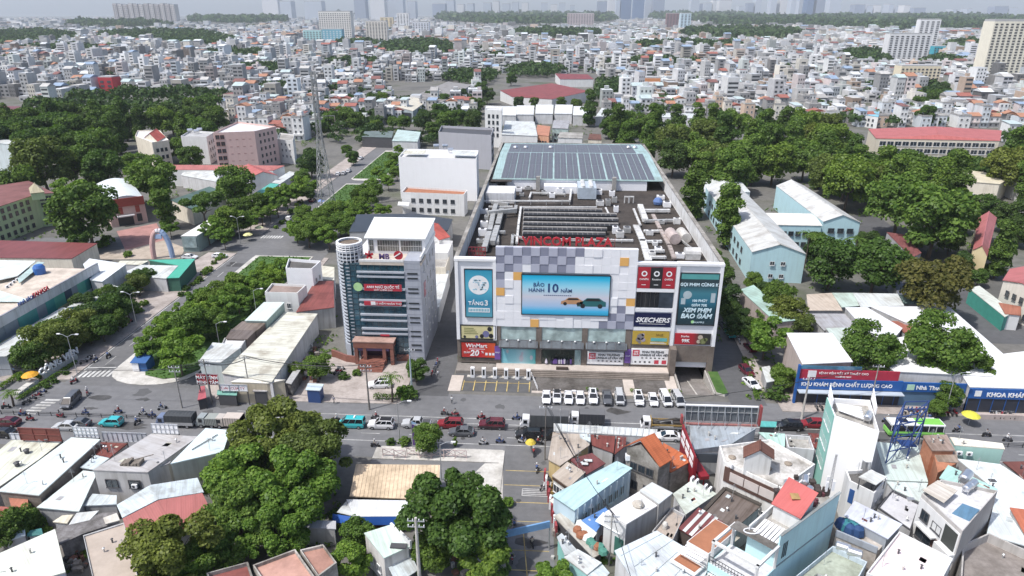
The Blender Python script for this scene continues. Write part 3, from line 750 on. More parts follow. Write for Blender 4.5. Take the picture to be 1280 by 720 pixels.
# rows of long dark louvres
LV=mat('black_louvre',(.022,.022,.024),.5)
for i,(v,u1)in enumerate(((268,752),(273.5,770),(279.5,772),(286,772),(292,758),(298,756))):
 a,b=Q(655-i*.3,v),Q(u1,v+.6);m=MB()
 m.box(a.x,b.x,a.y-.55,a.y+1.0,ZD+.1,ZD+1.35);o=part(m,'louvre_row',LV,mall)
 m=MB();m.box(a.x-.1,b.x+.1,a.y+1.0,a.y+1.35,ZD,ZD+1.6);m.box(a.x-.1,a.x,a.y-.6,a.y+1,ZD,ZD+1.5)
 n_=int((b.x-a.x)/1.2)
 for k in range(n_):m.box(a.x+k*1.2,a.x+k*1.2+.06,a.y-.58,a.y+1.0,ZD+1.3,ZD+1.42)
 part(m,'louvre_frame',mat('louvre_frame',(.46,.44,.42),.7,'slab'),o)
# back hall with solar roof
y0=px(612,223,24.6)[1];y1=px(620,190,26.4)[1];yb2=YB-1.4
m=MB();m.box(XL+6.0,XR-6.0,y0+.3,yb2,ZD,24.2);part(m,'rear_hall',MW,mall)
xa,xb=XL+1.5,XR-1.2
sl_=MB();sl_.slab([(xa,y0,24.5),(xb,y0,24.5),(xb,y1,26.3),(xa,y1,26.3)],.25,0);sl_.slab([(xa,y1,26.3),(xb,y1,26.3),(xb,yb2,25.3),(xa,yb2,25.3)],.25,0)
part(sl_,'mint_tin_roof',tin((.36,.50,.50),.25),mall)
PVM,pn,pb=nodes('solar_cells')
tc=_n(pn,'ShaderNodeTexCoord').outputs['UV'];bk=_n(pn,'ShaderNodeTexBrick');pn.links.new(tc,bk.inputs['Vector'])
bk.offset=0;bk.inputs['Color1'].default_value=(.10,.102,.118,1);bk.inputs['Color2'].default_value=(.112,.112,.125,1);bk.inputs['Mortar'].default_value=(.24,.25,.29,1)
bk.inputs['Scale'].default_value=1;bk.inputs['Mortar Size'].default_value=.015;bk.inputs['Brick Width'].default_value=1.0;bk.inputs['Row Height'].default_value=1.65
pn.links.new(bk.outputs[0],pb.inputs['Base Color']);pb.inputs['Roughness'].default_value=.42;pb.inputs['Specular IOR Level'].default_value=.5
xs=np.linspace(xa+2.6,xb-2.4,24);sl=(26.3-24.5)/(y1-y0)
for i in range(23):
 gap=.55 if i in(7,11,15,17)else(.22 if i%2 else.1)
 for(ya,yb_)in((y0+.7,y0+(y1-y0)*.5-.05),(y0+(y1-y0)*.5+.05,y1-.6)):
  m=MB();p=[(xs[i]+.04,ya),(xs[i+1]-gap,ya),(xs[i+1]-gap,yb_),(xs[i]+.04,yb_)]
  m.slab([(x,y,24.5+sl*(y-y0)+.14)for x,y in p],.08,0,1);part(m,'solar_panel',[PVM,STEEL],mall)
for i in range(11):
 m=MB();xx=xs[i*2];m.slab([(xx+.1,y1+.8,26.3-.09+.1),(xx+4.1,y1+.8,26.31),(xx+4.1,yb2-3,25.6),(xx+.1,yb2-3,25.6)],.06,0);part(m,'solar_panel',[PVM],mall)
m=MB();zf=ZD
for u,v in((673,232),(764,230)):p=Q(u,v);m.box(p.x-.6,p.x+.6,y0-1.6,y0-.2,ZD,25.6)
part(m,'flue_shaft',mat('shaft_grey',(.33,.32,.30),.9,'slab'),mall)
a,b=Q(680,236),Q(720,236);part(MB().box(a.x,b.x,y0-4.5,y0-.3,ZD,ZD+2.2),'white_housing',MW,mall)
a,b=Q(607,254),Q(643,254);part(MB().box(a.x,b.x,a.y,a.y+9,ZD,ZD+3),'white_housing',LGREY,mall)
m=MB();a=Q(606,243);b=Q(640,243);m.box(a.x+.3,b.x-.3,a.y+4,a.y+14,ZD+3,ZD+3.05);part(m,'flat_roof',DECK,mall)
# cooling tower, condensers, hoods, tanks
a,b=Q(722,250),Q(745,250)
ct=part(MB().box(a.x,b.x,a.y,a.y+9,ZD+.3,ZD+3.6),'cooling_tower',mat('pale_blue_steel',(.44,.50,.56),.5,'slab',dirt=.2),mall)
for k in range(12):part(MB().cyl((a.x+b.x)/2+(1.2 if k%2 else-1.2),a.y+.8+(k//2)*1.45,ZD+3.6,ZD+4.1,.62,10),'fan_cowl',DUCTW,ct)
def plant(u,v,w_,d_,h_,mm=DUCT,name='condenser',z=ZD):
 p=Q(u,v,z);m=MB();m.box(p.x-w_/2,p.x+w_/2,p.y,p.y+d_,z+.15,z+h_);m.box(p.x-w_/2+.1,p.x-w_/2+.3,p.y+.1,p.y+d_-.1,z,z+.15);m.box(p.x+w_/2-.3,p.x+w_/2-.1,p.y+.1,p.y+d_-.1,z,z+.15)
 o=part(m,name,mm,mall)
 if w_>1:part(MB().cyl(p.x,p.y+d_/2,z+h_,z+h_+.12,min(w_,d_)*.36,10),'fan_grille',DGREY,o)
 return o
for u,v in((613,236),(617,236),(636,235),(640,235),(652,226),(655,230),(648,240),(652,246),(660,238),(605,268),(608,276),(605,285),(603,296),(601,305),(611,300),(765,246),(768,254),(760,258),(750,258),(770,266),(775,298),(784,292),(769,293),(826,281),(846,281),(812,295),(819,308),(823,317),(815,324),(850,324),(834,260),(826,250),(690,248),(700,243),(680,244),(748,244)):
 plant(u,v,rr.uniform(1.0,2.2),rr.uniform(1.0,2.2),rr.uniform(.8,1.9),rr.choice((DUCT,DUCTW,WHITEC,DUCT)))
for u in(616,622,638,642):plant(u,231,1.2,5,1.6,DUCTW)
for u,v in((783,254),(789,254)):
 p=Q(u,v);m=MB();m.box(p.x-.7,p.x-.45,p.y,p.y+.4,ZD,ZD+2);m.box(p.x+.45,p.x+.7,p.y,p.y+.4,ZD,ZD+2);m.box(p.x-.45,p.x+.45,p.y,p.y+.4,ZD+1.7,ZD+2);part(m,'vent_hood',DUCTW,mall)
for u,v,r_,c in((843,305,1.35,mat('pinkish_tank',(.55,.46,.43),.6,'slab')),(857,303,1.2,mat('beige_tank',(.58,.56,.52),.6,'slab'))):
 p=Q(u,v);part(MB().tube([(p.x,p.y-.6,ZD+r_),(p.x-.5,p.y+4.6,ZD+r_)],r_,14),'round_duct',c,mall)
p=Q(866,325);m=MB();m.box(p.x-1.6,p.x+1.6,p.y,p.y+2.4,ZD,ZD+1.5);m.tube([(p.x-1.7,p.y+1.2,ZD+1.3),(p.x+1.7,p.y+1.2,ZD+1.3)],1.25,12);part(m,'exhaust_hood',DUCTW,mall)
for u in(640,655,690,858,858):
 p=px(u if u<850 else 788,186,25.6);part(MB().lathe(p.x+rr.uniform(-2,2),p.y,[(.6,25),(.6,25.9),(.95,26.2),(.5,26.7),(.02,26.8)],10),'roof_ventilator',STAIN,mall)
m=MB()
a,b=Q(586,320),Q(607,320)
for z in(.2,1.2,2.1):m.bar((a.x,a.y,ZD+z),(b.x,a.y,ZD+z),.16,.16)
for k in range(6):
 x=a.x+(b.x-a.x)*k/5;m.bar((x,a.y,ZD),(x,a.y,ZD+2.2),.14,.14);m.bar((x,a.y,ZD),(min(x+.8,b.x),a.y,ZD+2.1),.1,.1)
part(m,'red_steel_frame',mat('red_primer',(.32,.05,.06),.7,'slab'),mall)
p=Q(822,256);m=MB();m.lathe(p.x,p.y,[(1.2,ZD+.2),(1.4,ZD+1.0),(.9,ZD+1.9),(.02,ZD+2.2)],9);part(m,'blue_tarpaulin',mat('blue_tarp',(.10,.17,.36),.7),mall)
# red roof letters, standing on their frame behind the chequered wall
LR=mat('red_letters',(.40,.018,.028),.5)
lettering('VINCOM PLAZA',3.6,YF+1.6,27.7,2.5,LR,mall,ext=.22,bold=.06,sx=1.02)
m=MB()
for z in(27.7,28.9):m.bar((-6.4,YF+2.0,z),(13.4,YF+2.0,z),.1,.1)
for k in range(14):m.bar((-6.4+k*1.52,YF+2.0,27.0),(-6.4+k*1.52,YF+2.0,29.4),.1,.1);m.bar((-6.4+k*1.52,YF+2.1,29.0),(-6.4+k*1.52,YF+4.6,ZD),.1,.1)
part(m,'letter_frame',mat('rust_frame',(.22,.07,.06),.8),mall)
m=MB();m.box(-10.9,18.0,YF+.95,YF+1.15,25,27.5);part(m,'facade_back',LGREY,mall)
# ------------------------------------------------------------------ kit: trees
LEAF = {k: leafmat(n, d, l) for k, n, d, l in (('dark', 'dark_leaves', (.032, .068, .015), (.115, .19, .04)), ('mid', 'green_leaves', (.045, .095, .017), (.165, .25, .048)), ('bright', 'bright_leaves', (.055, .12, .016), (.19, .295, .05)), ('olive', 'olive_leaves', (.058, .082, .018), (.18, .225, .055)), ('deep', 'deep_leaves', (.024, .052, .017), (.085, .14, .038)), ('rust', 'rusty_leaves', (.065, .07, .018), (.19, .165, .05)))}
def leaves(lobes, n, size, seed, fill=.0):
    """leaf clumps (quads, two to a spray) in the outer shell of every lobe: (x, y, z, rx, ry, rz)"""
    r = np.random.default_rng(seed); L = np.array(lobes, float)
    area = (L[:, 3] * L[:, 5]) ** .9; cnt = np.maximum(8, (n * area / area.sum()).astype(int)); P = []; N = []
    for l, k in zip(L, cnt):
        d = r.normal(size=(k, 3)); d /= np.linalg.norm(d, axis=1)[:, None]; d[:, 2] = np.where(d[:, 2] < -.35, -d[:, 2] * .6, d[:, 2])
        rad = 1 - np.abs(r.normal(0, .16, k)); rad = np.clip(rad, .35, 1.08)
        P.append(l[:3] + d * rad[:, None] * l[3:6]); N.append(d)
    P = np.concatenate(P); N = np.concatenate(N); k = len(P)
    N = N * .75 + r.normal(0, .42, (k, 3)) + np.array([0, 0, .45]); N /= np.linalg.norm(N, axis=1)[:, None]
    A = np.cross(N, r.normal(size=(k, 3))); A /= np.linalg.norm(A, axis=1)[:, None]; B = np.cross(N, A)
    s = size * r.uniform(.6, 1.35, k)[:, None]; e = r.uniform(.55, 1.0, k)[:, None]
    v = np.stack([P - A * s - B * s * e * .35, P + A * s * .15 - B * s * e, P + A * s + B * s * e * .3, P - A * s * .1 + B * s * e], 1).reshape(-1, 3)
    return v
def leafmesh(name, v, m):
    me = bpy.data.meshes.new(name); k = len(v) // 4
    me.vertices.add(len(v)); me.vertices.foreach_set('co', v.astype(np.float32).ravel()); me.loops.add(len(v)); me.loops.foreach_set('vertex_index', np.arange(len(v), dtype=np.int32))
    me.polygons.add(k); me.polygons.foreach_set('loop_start', np.arange(0, len(v), 4, dtype=np.int32)); me.polygons.foreach_set('loop_total', np.full(k, 4, np.int32))
    me.materials.append(m); me.update(calc_edges=True); return me
def crown(kind, seed):
    """lobes in a unit crown: about radius 1, centred at height 0"""
    r = random.Random(seed); L = []
    if kind == 'round':
        L.append((0, 0, -.1, .62, .62, .6))
        for i in range(34):
            a = r.uniform(0, 2 * PI); z = r.uniform(-.75, .8); q = math.sqrt(max(0, 1 - z * z)) * r.uniform(.5, .78); s = r.uniform(.24, .40); L.append((q * math.cos(a), q * math.sin(a), z * .8, s, s, s * .85))
    elif kind == 'tall':
        for i in range(34):
            z = r.uniform(-1.5, 1.45); q = r.uniform(.15, .75) * (1 - abs(z) / 2.0); a = r.uniform(0, 2 * PI); s = r.uniform(.26, .46); L.append((q * math.cos(a), q * math.sin(a), z, s, s, s * .85))
        L.append((0, 0, 0, .5, .5, 1.1))
    elif kind == 'spread':
        for i in range(30):
            a = r.uniform(0, 2 * PI); q = math.sqrt(r.random()) * .85; z = .32 * (1 - q * q) + r.uniform(-.3, .2); s = r.uniform(.16, .3); L.append((q * math.cos(a), q * math.sin(a), z, s, s, s * .6))
    elif kind == 'airy':
        for i in range(30):
            a = r.uniform(0, 2 * PI); q = math.sqrt(r.random()) * .85; z = r.uniform(-.5, .6) * (1.15 - q * .6); s = r.uniform(.18, .32); L.append((q * math.cos(a), q * math.sin(a), z, s, s, s * .7))
    elif kind == 'heap':
        for i in range(44):
            a = r.uniform(0, 2 * PI); q = math.sqrt(r.random()) * .9; z = math.sqrt(max(0, 1 - q * q)) * r.uniform(.0, 1.1) - .35; s = r.uniform(.13, .30); L.append((q * math.cos(a), q * math.sin(a), z, s, s, s * .9))
    return L
def trunkmesh(seed, h, r0, reach, rise):
    """trunk from z=0 to h with limbs rising into the crown (unit: metres)"""
    r = random.Random(seed); m = MB(); x = r.uniform(-.06, .06) * h; y = r.uniform(-.06, .06) * h
    m.tube([(0, 0, 0), (x * .3, y * .3, h * .35), (x, y, h)], r0 * 1.15, 7, 0, r0 * .7)
    for i in range(6):
        a = 2 * PI * i / 6 + r.uniform(-.4, .4); q = reach * r.uniform(.5, .85); z = h + rise * r.uniform(.35, .9)
        m.tube([(x, y, h * .96), (x + q * .4 * math.cos(a), y + q * .4 * math.sin(a), h + (z - h) * .6), (x + q * math.cos(a), y + q * math.sin(a), z)], r0 * .5, 5, 0, r0 * .12)
    return m.mesh('trunk', WOODB)
# proto: name -> (crown mesh for a 1 m radius, trunk mesh for a 1 m radius, crown centre height in radii)
TP = {}
def proto(key, kind, lm, n, size, seed, ch, tr=.055):
    v = leaves(crown(kind, seed), n, size, seed); v[:, 2] += ch
    TP[key] = (leafmesh('crown', v, LEAF[lm]), trunkmesh(seed, ch * .62, tr, .7, ch * .45), ch)
for i in range(3):
    proto('mid%d' % i, 'round', 'mid', 8600, .052, 20 + i, 1.2); proto('dark%d' % i, 'round', 'dark', 8600, .052, 30 + i, 1.15); proto('bright%d' % i, 'airy', 'bright', 6200, .058, 40 + i, 1.25, .04)
    proto('olive%d' % i, 'round', 'olive', 8600, .05, 50 + i, 1.15); proto('tall%d' % i, 'tall', 'mid', 9000, .06, 60 + i, 1.75)
    proto('talld%d' % i, 'tall', 'dark', 9000, .06, 63 + i, 1.75)
    proto('shrub%d' % i, 'heap', ('mid', 'dark', 'bright')[i], 800, .13, 70 + i, .55, .03)
proto('deep0', 'round', 'deep', 8000, .052, 80, 1.1); proto('spread0', 'spread', 'dark', 6400, .056, 81, 1.2); proto('spread1', 'spread', 'mid', 6400, .056, 82, 1.2); proto('rust0', 'round', 'rust', 8600, .048, 83, 1.2)
proto('big0', 'heap', 'dark', 17000, .036, 90, .95, .05); proto('big1', 'heap', 'olive', 17000, .036, 91, .95, .05); proto('big2', 'heap', 'bright', 17000, .036, 92, .9, .05); proto('big3', 'heap', 'mid', 15000, .036, 93, .95, .05)
proto('big4', 'airy', 'olive', 12500, .036, 94, 1.3, .05); proto('big5', 'round', 'mid', 14000, .04, 95, 1.3, .045)
TG = 'trees'
def tree(key, u, v, rpx, label, group=None, h=None, cat='tree', name=None, sq=1.0):
    """(u, v) where the crown's middle is seen, rpx its radius there"""
    c, t, ch = TP[key]; z = 8.0; rpx *= .76 if key.startswith('tall') else 1
    for _ in range(6):
        p = px(u, v, z); R = rpx * math.hypot(p.x, p.y, EYE - z) / 853; z = ch * R * sq if h is None else h
    p = px(u, v, z)
    return tree_at(key, p.x, p.y, R, label, group, cat, name, z / (ch * R))
def tree_at(key, x, y, R, label, group=None, cat='tree', name=None, sq=1.0):
    c, t, ch = TP[key]
    nm = name or ('shrub' if key.startswith('shrub') else 'broadleaf_tree')
    o = thing(nm, label, cat, (x, y, 0), group, random.uniform(0, 6.28), (R, R, R * sq))
    put('crown', c, o); put('trunk', t, o)
    return o
def palm(u, v, h, label, group=None, r=2.6):
    p = px(u, v, h); o = thing('palm_tree', label, 'palm tree', (p.x, p.y, 0), group)
    m = MB(); m.tube([(0, 0, 0), (.15, 0, h * .5), (0, .1, h)], .22, 8, 0, .15); put('trunk', m.mesh('trunk', WOODB), o)
    m = MB(); rr_ = random.Random(int(u))
    for i in range(18):
        a = 2 * PI * i / 18 + rr_.uniform(-.15, .15); el = rr_.uniform(-.1, .9); L = r * rr_.uniform(.85, 1.1); P_ = []
        for k in range(7):
            s = k / 6; q = L * s * math.cos(el * (1 - s)); P_.append(Vector((q * math.cos(a), q * math.sin(a), h + L * s * math.sin(el) * (1 - s * .4) - L * .45 * s * s)))
        sd = Vector((-math.sin(a), math.cos(a), 0))
        for k in range(6):
            for g in (-1, 1):
                wd = .34 * math.sin(PI * (k + 1) / 7.5) + .06
                m.poly([P_[k], P_[k].lerp(P_[k + 1], .55), P_[k + 1] + sd * g * wd - Vector((0, 0, .14 + wd * .3)), P_[k].lerp(P_[k + 1], .6) + sd * g * wd * .95 - Vector((0, 0, .1 + wd * .3))])
    put('crown', m.mesh('crown', LEAF['mid']), o)
    return o
# ------------------------------------------------------------------ kit: vehicles (front toward +X)
_mb = MB(); _mb.tube([(0, -.11, 0), (0, .11, 0)], .33, 14); WHEEL = _mb.mesh('wheel', TYRE)
_mb = MB(); _mb.tube([(0, -.12, 0), (0, .12, 0)], .19, 10); RIMM = _mb.mesh('rim', RIM)
def wheels(o, xs, yw, s=1.0):
    for x in xs:
        for y in (-yw, yw):
            q = put('wheel', WHEEL, o, (x, y, .33 * s), 0, s); put('rim', RIMM, q)
def loft(m, st, mi=0):
    """st: (x, z bottom, z top, half width) stations"""
    base = len(m.v)
    for x, zb, zt, hw in st:
        zm = zb + (zt - zb) * .55
        for y, z in ((-hw * .92, zb), (-hw, zm), (-hw * .93, zt - .03), (-hw * .8, zt), (hw * .8, zt), (hw * .93, zt - .03), (hw, zm), (hw * .92, zb)): m.v.append((x, y, z))
    for i in range(len(st) - 1):
        for q in range(8):
            m.f.append((base + i * 8 + q, base + i * 8 + (q + 1) % 8, base + i * 8 + 8 + (q + 1) % 8, base + i * 8 + 8 + q)); m.m.append(mi); m.uv.append(None)
    m.f.append(tuple(base + q for q in range(8))); m.f.append(tuple(base + (len(st) - 1) * 8 + 7 - q for q in range(8))); m.m += [mi, mi]; m.uv += [None, None]
CARS = {
 'sedan': dict(L=4.6, W=1.82, b=[(-2.3, .42, .78, .74), (-2.2, .28, .98, .84), (-1.6, .22, 1.02, .9), (0, .2, .98, .91), (1.0, .2, .96, .91), (1.75, .24, .86, .88), (2.15, .3, .74, .8), (2.3, .4, .62, .68)], g=(-1.95, -1.2, .2, 1.05, .98, 1.46), wx=(-1.4, 1.42)),
 'hatch': dict(L=4.1, W=1.78, b=[(-2.05, .42, .9, .76), (-1.98, .28, 1.02, .84), (-1.4, .22, 1.05, .89), (0, .2, 1.0, .89), (.9, .2, .98, .89), (1.5, .24, .9, .86), (1.92, .3, .76, .78), (2.05, .4, .62, .68)], g=(-2.0, -1.6, .1, .95, 1.0, 1.54), wx=(-1.3, 1.28)),
 'suv': dict(L=4.7, W=1.9, b=[(-2.35, .5, 1.0, .82), (-2.28, .34, 1.14, .9), (-1.6, .28, 1.16, .95), (0, .26, 1.13, .95), (1.0, .26, 1.1, .95), (1.8, .3, 1.04, .92), (2.25, .36, .9, .84), (2.35, .46, .74, .74)], g=(-2.28, -1.95, .25, 1.1, 1.13, 1.74), wx=(-1.45, 1.45)),
 'van': dict(L=4.7, W=1.85, b=[(-2.35, .45, 1.05, .82), (-2.3, .3, 1.15, .9), (-1.6, .25, 1.15, .925), (0, .24, 1.13, .925), (1.2, .24, 1.1, .92), (1.9, .28, 1.0, .9), (2.25, .34, .86, .84), (2.35, .44, .7, .74)], g=(-2.32, -2.2, .95, 1.85, 1.1, 1.92), wx=(-1.45, 1.5)),
 'pickup': dict(L=5.2, W=1.9, b=[(-2.6, .5, 1.0, .86), (-2.55, .38, 1.08, .92), (-1.6, .32, 1.1, .95), (0, .3, 1.12, .95), (1.1, .3, 1.12, .95), (2.0, .34, 1.06, .92), (2.5, .4, .92, .84), (2.6, .5, .76, .76)], g=(-1.0, -.75, .5, 1.25, 1.1, 1.74), wx=(-1.6, 1.6)),
}
_cm = {}
def carmesh(kind):
    if kind in _cm: return _cm[kind]
    d = CARS[kind]; W = d['W'] / 2; x0, x1, x2, x3, zb, zt = d['g']; w1 = W * .9; w2 = W * .72
    b = MB(); loft(b, d['b'])
    # roof skin and pillars belong to the painted body
    b.hexa([(x1 - .02, -w2, zt - .05), (x2 + .02, -w2, zt - .05), (x2 + .02, w2, zt - .05), (x1 - .02, w2, zt - .05), (x1 + .06, -w2 + .08, zt + .03), (x2 - .08, -w2 + .08, zt + .03), (x2 - .08, w2 - .08, zt + .03), (x1 + .06, w2 - .08, zt + .03)])
    for sy in (-1, 1):
        b.bar((x0, sy * w1, zb), (x1, sy * (w2 + .01), zt - .02), .11, .09); b.bar((x3, sy * w1, zb - .02), (x2, sy * (w2 + .01), zt - .02), .09, .07)
        for t in ((.36, .68) if kind in ('van', 'suv') else (.52,)): b.bar((x0 + (x3 - x0) * t, sy * (w1 + .005), zb), (x1 + (x2 - x1) * t, sy * (w2 + .02), zt - .02), .10, .05)
        b.box(x3 - .3, x3 - .12, sy * (W + .09) - .07, sy * (W + .09) + .07, zb - .02, zb + .12)
    g = MB(); g.hexa([(x0, -w1, zb - .03), (x3, -w1, zb - .05), (x3, w1, zb - .05), (x0, w1, zb - .03), (x1, -w2, zt - .04), (x2, -w2, zt - .04), (x2, w2, zt - .04), (x1, w2, zt - .04)])
    e = d['b']; xf = e[-2][0]; zl = e[-2][2]; hl = MB(); hl.box(xf - .12, xf + .09, -.17, .17, zl - .2, zl - .06); xr = e[1][0]; tl = MB(); tl.box(xr - .07, xr + .1, -.14, .14, e[1][2] - .26, e[1][2] - .08)
    gr = MB(); gr.box(e[-1][0] - .1, e[-1][0] + .02, -.5, .5, e[-1][1] + .02, e[-1][2] - .06)
    _cm[kind] = (b.mesh('body', WHITEC), g.mesh('window_glass', CARGL), hl.mesh('headlight', LAMPG), tl.mesh('tail_light', LAMPR), gr.mesh('grille', BLACK), (xf, xr, e[-2][3], e[1][3]))
    return _cm[kind]
def car(kind, p, rz, col, label, group, cat='car', sc=1.0, extra=None):
    b, g, hl, tl, gr, (xf, xr, wf, wr) = carmesh(kind); d = CARS[kind]
    o = thing('van' if kind == 'van' else 'pickup_truck' if kind == 'pickup' else 'parked_car' if 'parked' in (group or '') else 'car', label, cat, (p[0], p[1], .012), group, rz, sc)
    put('body', b, o, mat=mat('car_paint', col, .28, 'gloss')); put('window_glass', g, o)
    for s in (-1, 1): put('headlight', hl, o, (0, s * wf * .72, 0)); put('tail_light', tl, o, (0, s * wr * .8, 0))
    put('grille', gr, o); wheels(o, d['wx'], d['W'] / 2 - .12, 1.0)
    x0, x1, x2, x3, zb, zt = d['g']
    if extra == 'sunroof': put('sunroof', MB().box(x1 + .5, x2 - .15, -.42, .42, zt + .03, zt + .045).mesh('sunroof', CARGL), o)
    if extra == 'blackroof': put('roof_panel', MB().box(x1 + .08, x2 - .1, -.6, .6, zt + .03, zt + .05).mesh('roof_panel', BLACK), o)
    if extra == 'sign': put('taxi_sign', MB().box((x1 + x2) / 2 - .12, (x1 + x2) / 2 + .12, -.35, .35, zt + .03, zt + .2).mesh('taxi_sign', WHITEC), o)
    if extra == 'rack':
        m = MB(); [m.box(x1 + .1, x2, y - .03, y + .03, zt + .05, zt + .1) for y in (-.55, .55)]; put('roof_rail', m.mesh('roof_rail', BLACK), o)
    if kind == 'pickup':
        put('load_bed', MB().box(-2.45, -1.1, -.75, .75, 1.09, 1.13).mesh('load_bed', DGREY), o)
    return o
def truck(p, rz, cab, box, label, group, L=6.0, kind='tarp', hbox=2.0):
    o = thing('truck', label, 'truck', (p[0], p[1], .012), group, rz)
    c = MB(); loft(c, [(L / 2 - 1.75, .5, 2.25, .95), (L / 2 - .5, .45, 2.3, .97), (L / 2 - .15, .42, 1.3, .97), (L / 2, .45, 1.1, .93)]); put('cab', c.mesh('cab', mat('car_paint', cab, .3, 'gloss')), o)
    g = MB(); g.hexa([(L / 2 - .42, -.86, 1.35), (L / 2 - .1, -.86, 1.32), (L / 2 - .1, .86, 1.32), (L / 2 - .42, .86, 1.35), (L / 2 - .58, -.82, 2.12), (L / 2 - .44, -.82, 2.12), (L / 2 - .44, .82, 2.12), (L / 2 - .58, .82, 2.12)])
    for s in (-1, 1): g.box(L / 2 - 1.35, L / 2 - .65, s * .965 - .02, s * .965 + .02, 1.3, 2.0)
    put('window_glass', g.mesh('window_glass', CARGL), o)
    put('chassis', MB().box(-L / 2, L / 2 - .4, -.45, .45, .45, .68).mesh('chassis', BLACK), o)
    x0, x1 = -L / 2, L / 2 - 1.9; bm_ = mat('truck_body', box, .7, 'cloth')
    if kind == 'tarp':
        put('load_body', MB().box(x0, x1, -1.05, 1.05, .7, 1.35).mesh('load_body', STEEL), o)
        t = MB(); n_ = 9; xs = np.linspace(x0, x1, n_)
        for i in range(n_ - 1):
            a, b = xs[i], xs[i + 1]; mid = (a + b) / 2
            for (xa, xb_, za, zb_) in ((a, mid, 0, -.05), (mid, b, -.05, 0)):
                t.poly([(xa, -1.04, 1.3), (xb_, -1.04, 1.3), (xb_, -1.04 - zb_, .7 + hbox), (xa, -1.04 - za, .7 + hbox)]); t.poly([(xa, 1.04, 1.3), (xb_, 1.04, 1.3), (xb_, 1.04 + zb_, .7 + hbox), (xa, 1.04 + za, .7 + hbox)]); t.poly([(xa, -1.04 - za, .7 + hbox), (xb_, -1.04 - zb_, .7 + hbox), (xb_, 0, .85 + hbox + zb_), (xa, 0, .85 + hbox + za)]); t.poly([(xa, 1.04 + za, .7 + hbox), (xb_, 1.04 + zb_, .7 + hbox), (xb_, 0, .85 + hbox + zb_), (xa, 0, .85 + hbox + za)])
        for x in (x0, x1): t.poly([(x, -1.04, 1.3), (x, 1.04, 1.3), (x, 1.04, .7 + hbox), (x, 0, .85 + hbox), (x, -1.04, .7 + hbox)])
        put('tarpaulin', t.mesh('tarpaulin', bm_), o)
    elif kind == 'box':
        put('load_body', MB().box(x0, x1, -1.05, 1.05, .72, .72 + hbox).mesh('load_body', bm_), o); put('roof_panel', MB().box(x0 + .05, x1 - .05, -1.0, 1.0, .72 + hbox, .76 + hbox).mesh('roof_panel', mat('truck_body', (.13, .13, .135), .6, 'cloth') if box[0] < .1 else bm_), o)
        m = MB(); [m.box(x, x + .06, -1.08, 1.08, .72, .74 + hbox) for x in np.linspace(x0, x1 - .06, 8)]; put('rib', m.mesh('rib', DGREY), o)
    else:
        put('load_body', MB().box(x0, x1, -1.05, 1.05, .7, .95).mesh('load_body', STEEL), o)
        m = MB(); m.box(x0 + .2, x0 + 2.0, -.8, .8, .95, 1.9); m.tube([(x0 + .4, 0, 1.9), (x0 + 1.6, .2, 2.5), (x1 - .4, .2, 1.6)], .16, 7); m.box(x1 - 1.4, x1 - .3, -.7, .7, .95, 1.7); m.tube([(x0 + 2.4, -.4, 1.25), (x1 - 1.5, .4, 1.25)], .3, 9); put('machinery', m.mesh('machinery', mat('greasy_machinery', (.05, .045, .04), .7)), o)
        m = MB(); [m.box(x0, x1, y - .04, y + .04, 1.3, 1.6) for y in (-1.05, 1.05)]; m.box(x1 - .1, x1, -1.05, 1.05, .95, 2.3); put('yellow_rail', m.mesh('yellow_rail', mat('ochre', (.36, .24, .08), .7)), o)
    wheels(o, (-L / 2 + 1.2, L / 2 - 1.0), .82, 1.2)
    for s in (-1, 1): put('headlight', MB().box(L / 2 - .03, L / 2 + .02, s * .66 - .16, s * .66 + .16, .62, .82).mesh('headlight', LAMPG), o)
    return o
# ------------------------------------------------------------------ kit: people (one continuous skinned body) and motorbikes
def body(name, J, E_, mats, zones):
    me = bpy.data.meshes.new('tmp'); me.from_pydata([j[:3] for j in J], E_, [])
    o = bpy.data.objects.new('tmp', me); C.objects.link(o)
    sk = o.modifiers.new('skin', 'SKIN'); sk.use_smooth_shade = True; sb = o.modifiers.new('sub', 'SUBSURF'); sb.levels = 1
    for d, j in zip(me.skin_vertices[0].data, J): d.radius = (j[3], j[4] if len(j) > 4 else j[3])
    me.skin_vertices[0].data[0].use_root = True
    dg = bpy.context.evaluated_depsgraph_get(); r = bpy.data.meshes.new_from_object(o.evaluated_get(dg)); r.name = name
    bpy.data.objects.remove(o); bpy.data.meshes.remove(me)
    r.materials.clear()
    for m in mats: r.materials.append(m)
    for p in r.polygons: p.material_index = zones(p.center)
    return r
SKIN = mat('skin', (.36, .21, .14), .6); HAIR = mat('black_hair', (.012, .01, .01), .6); TROUS = mat('dark_trousers', (.025, .028, .04), .85); SHIRT = mat('white_shirt', (.62, .62, .62), .85)
def limb(J, E_, start, pts):
    i = start
    for p in pts: J.append(p); E_.append((i, len(J) - 1)); i = len(J) - 1
    return i
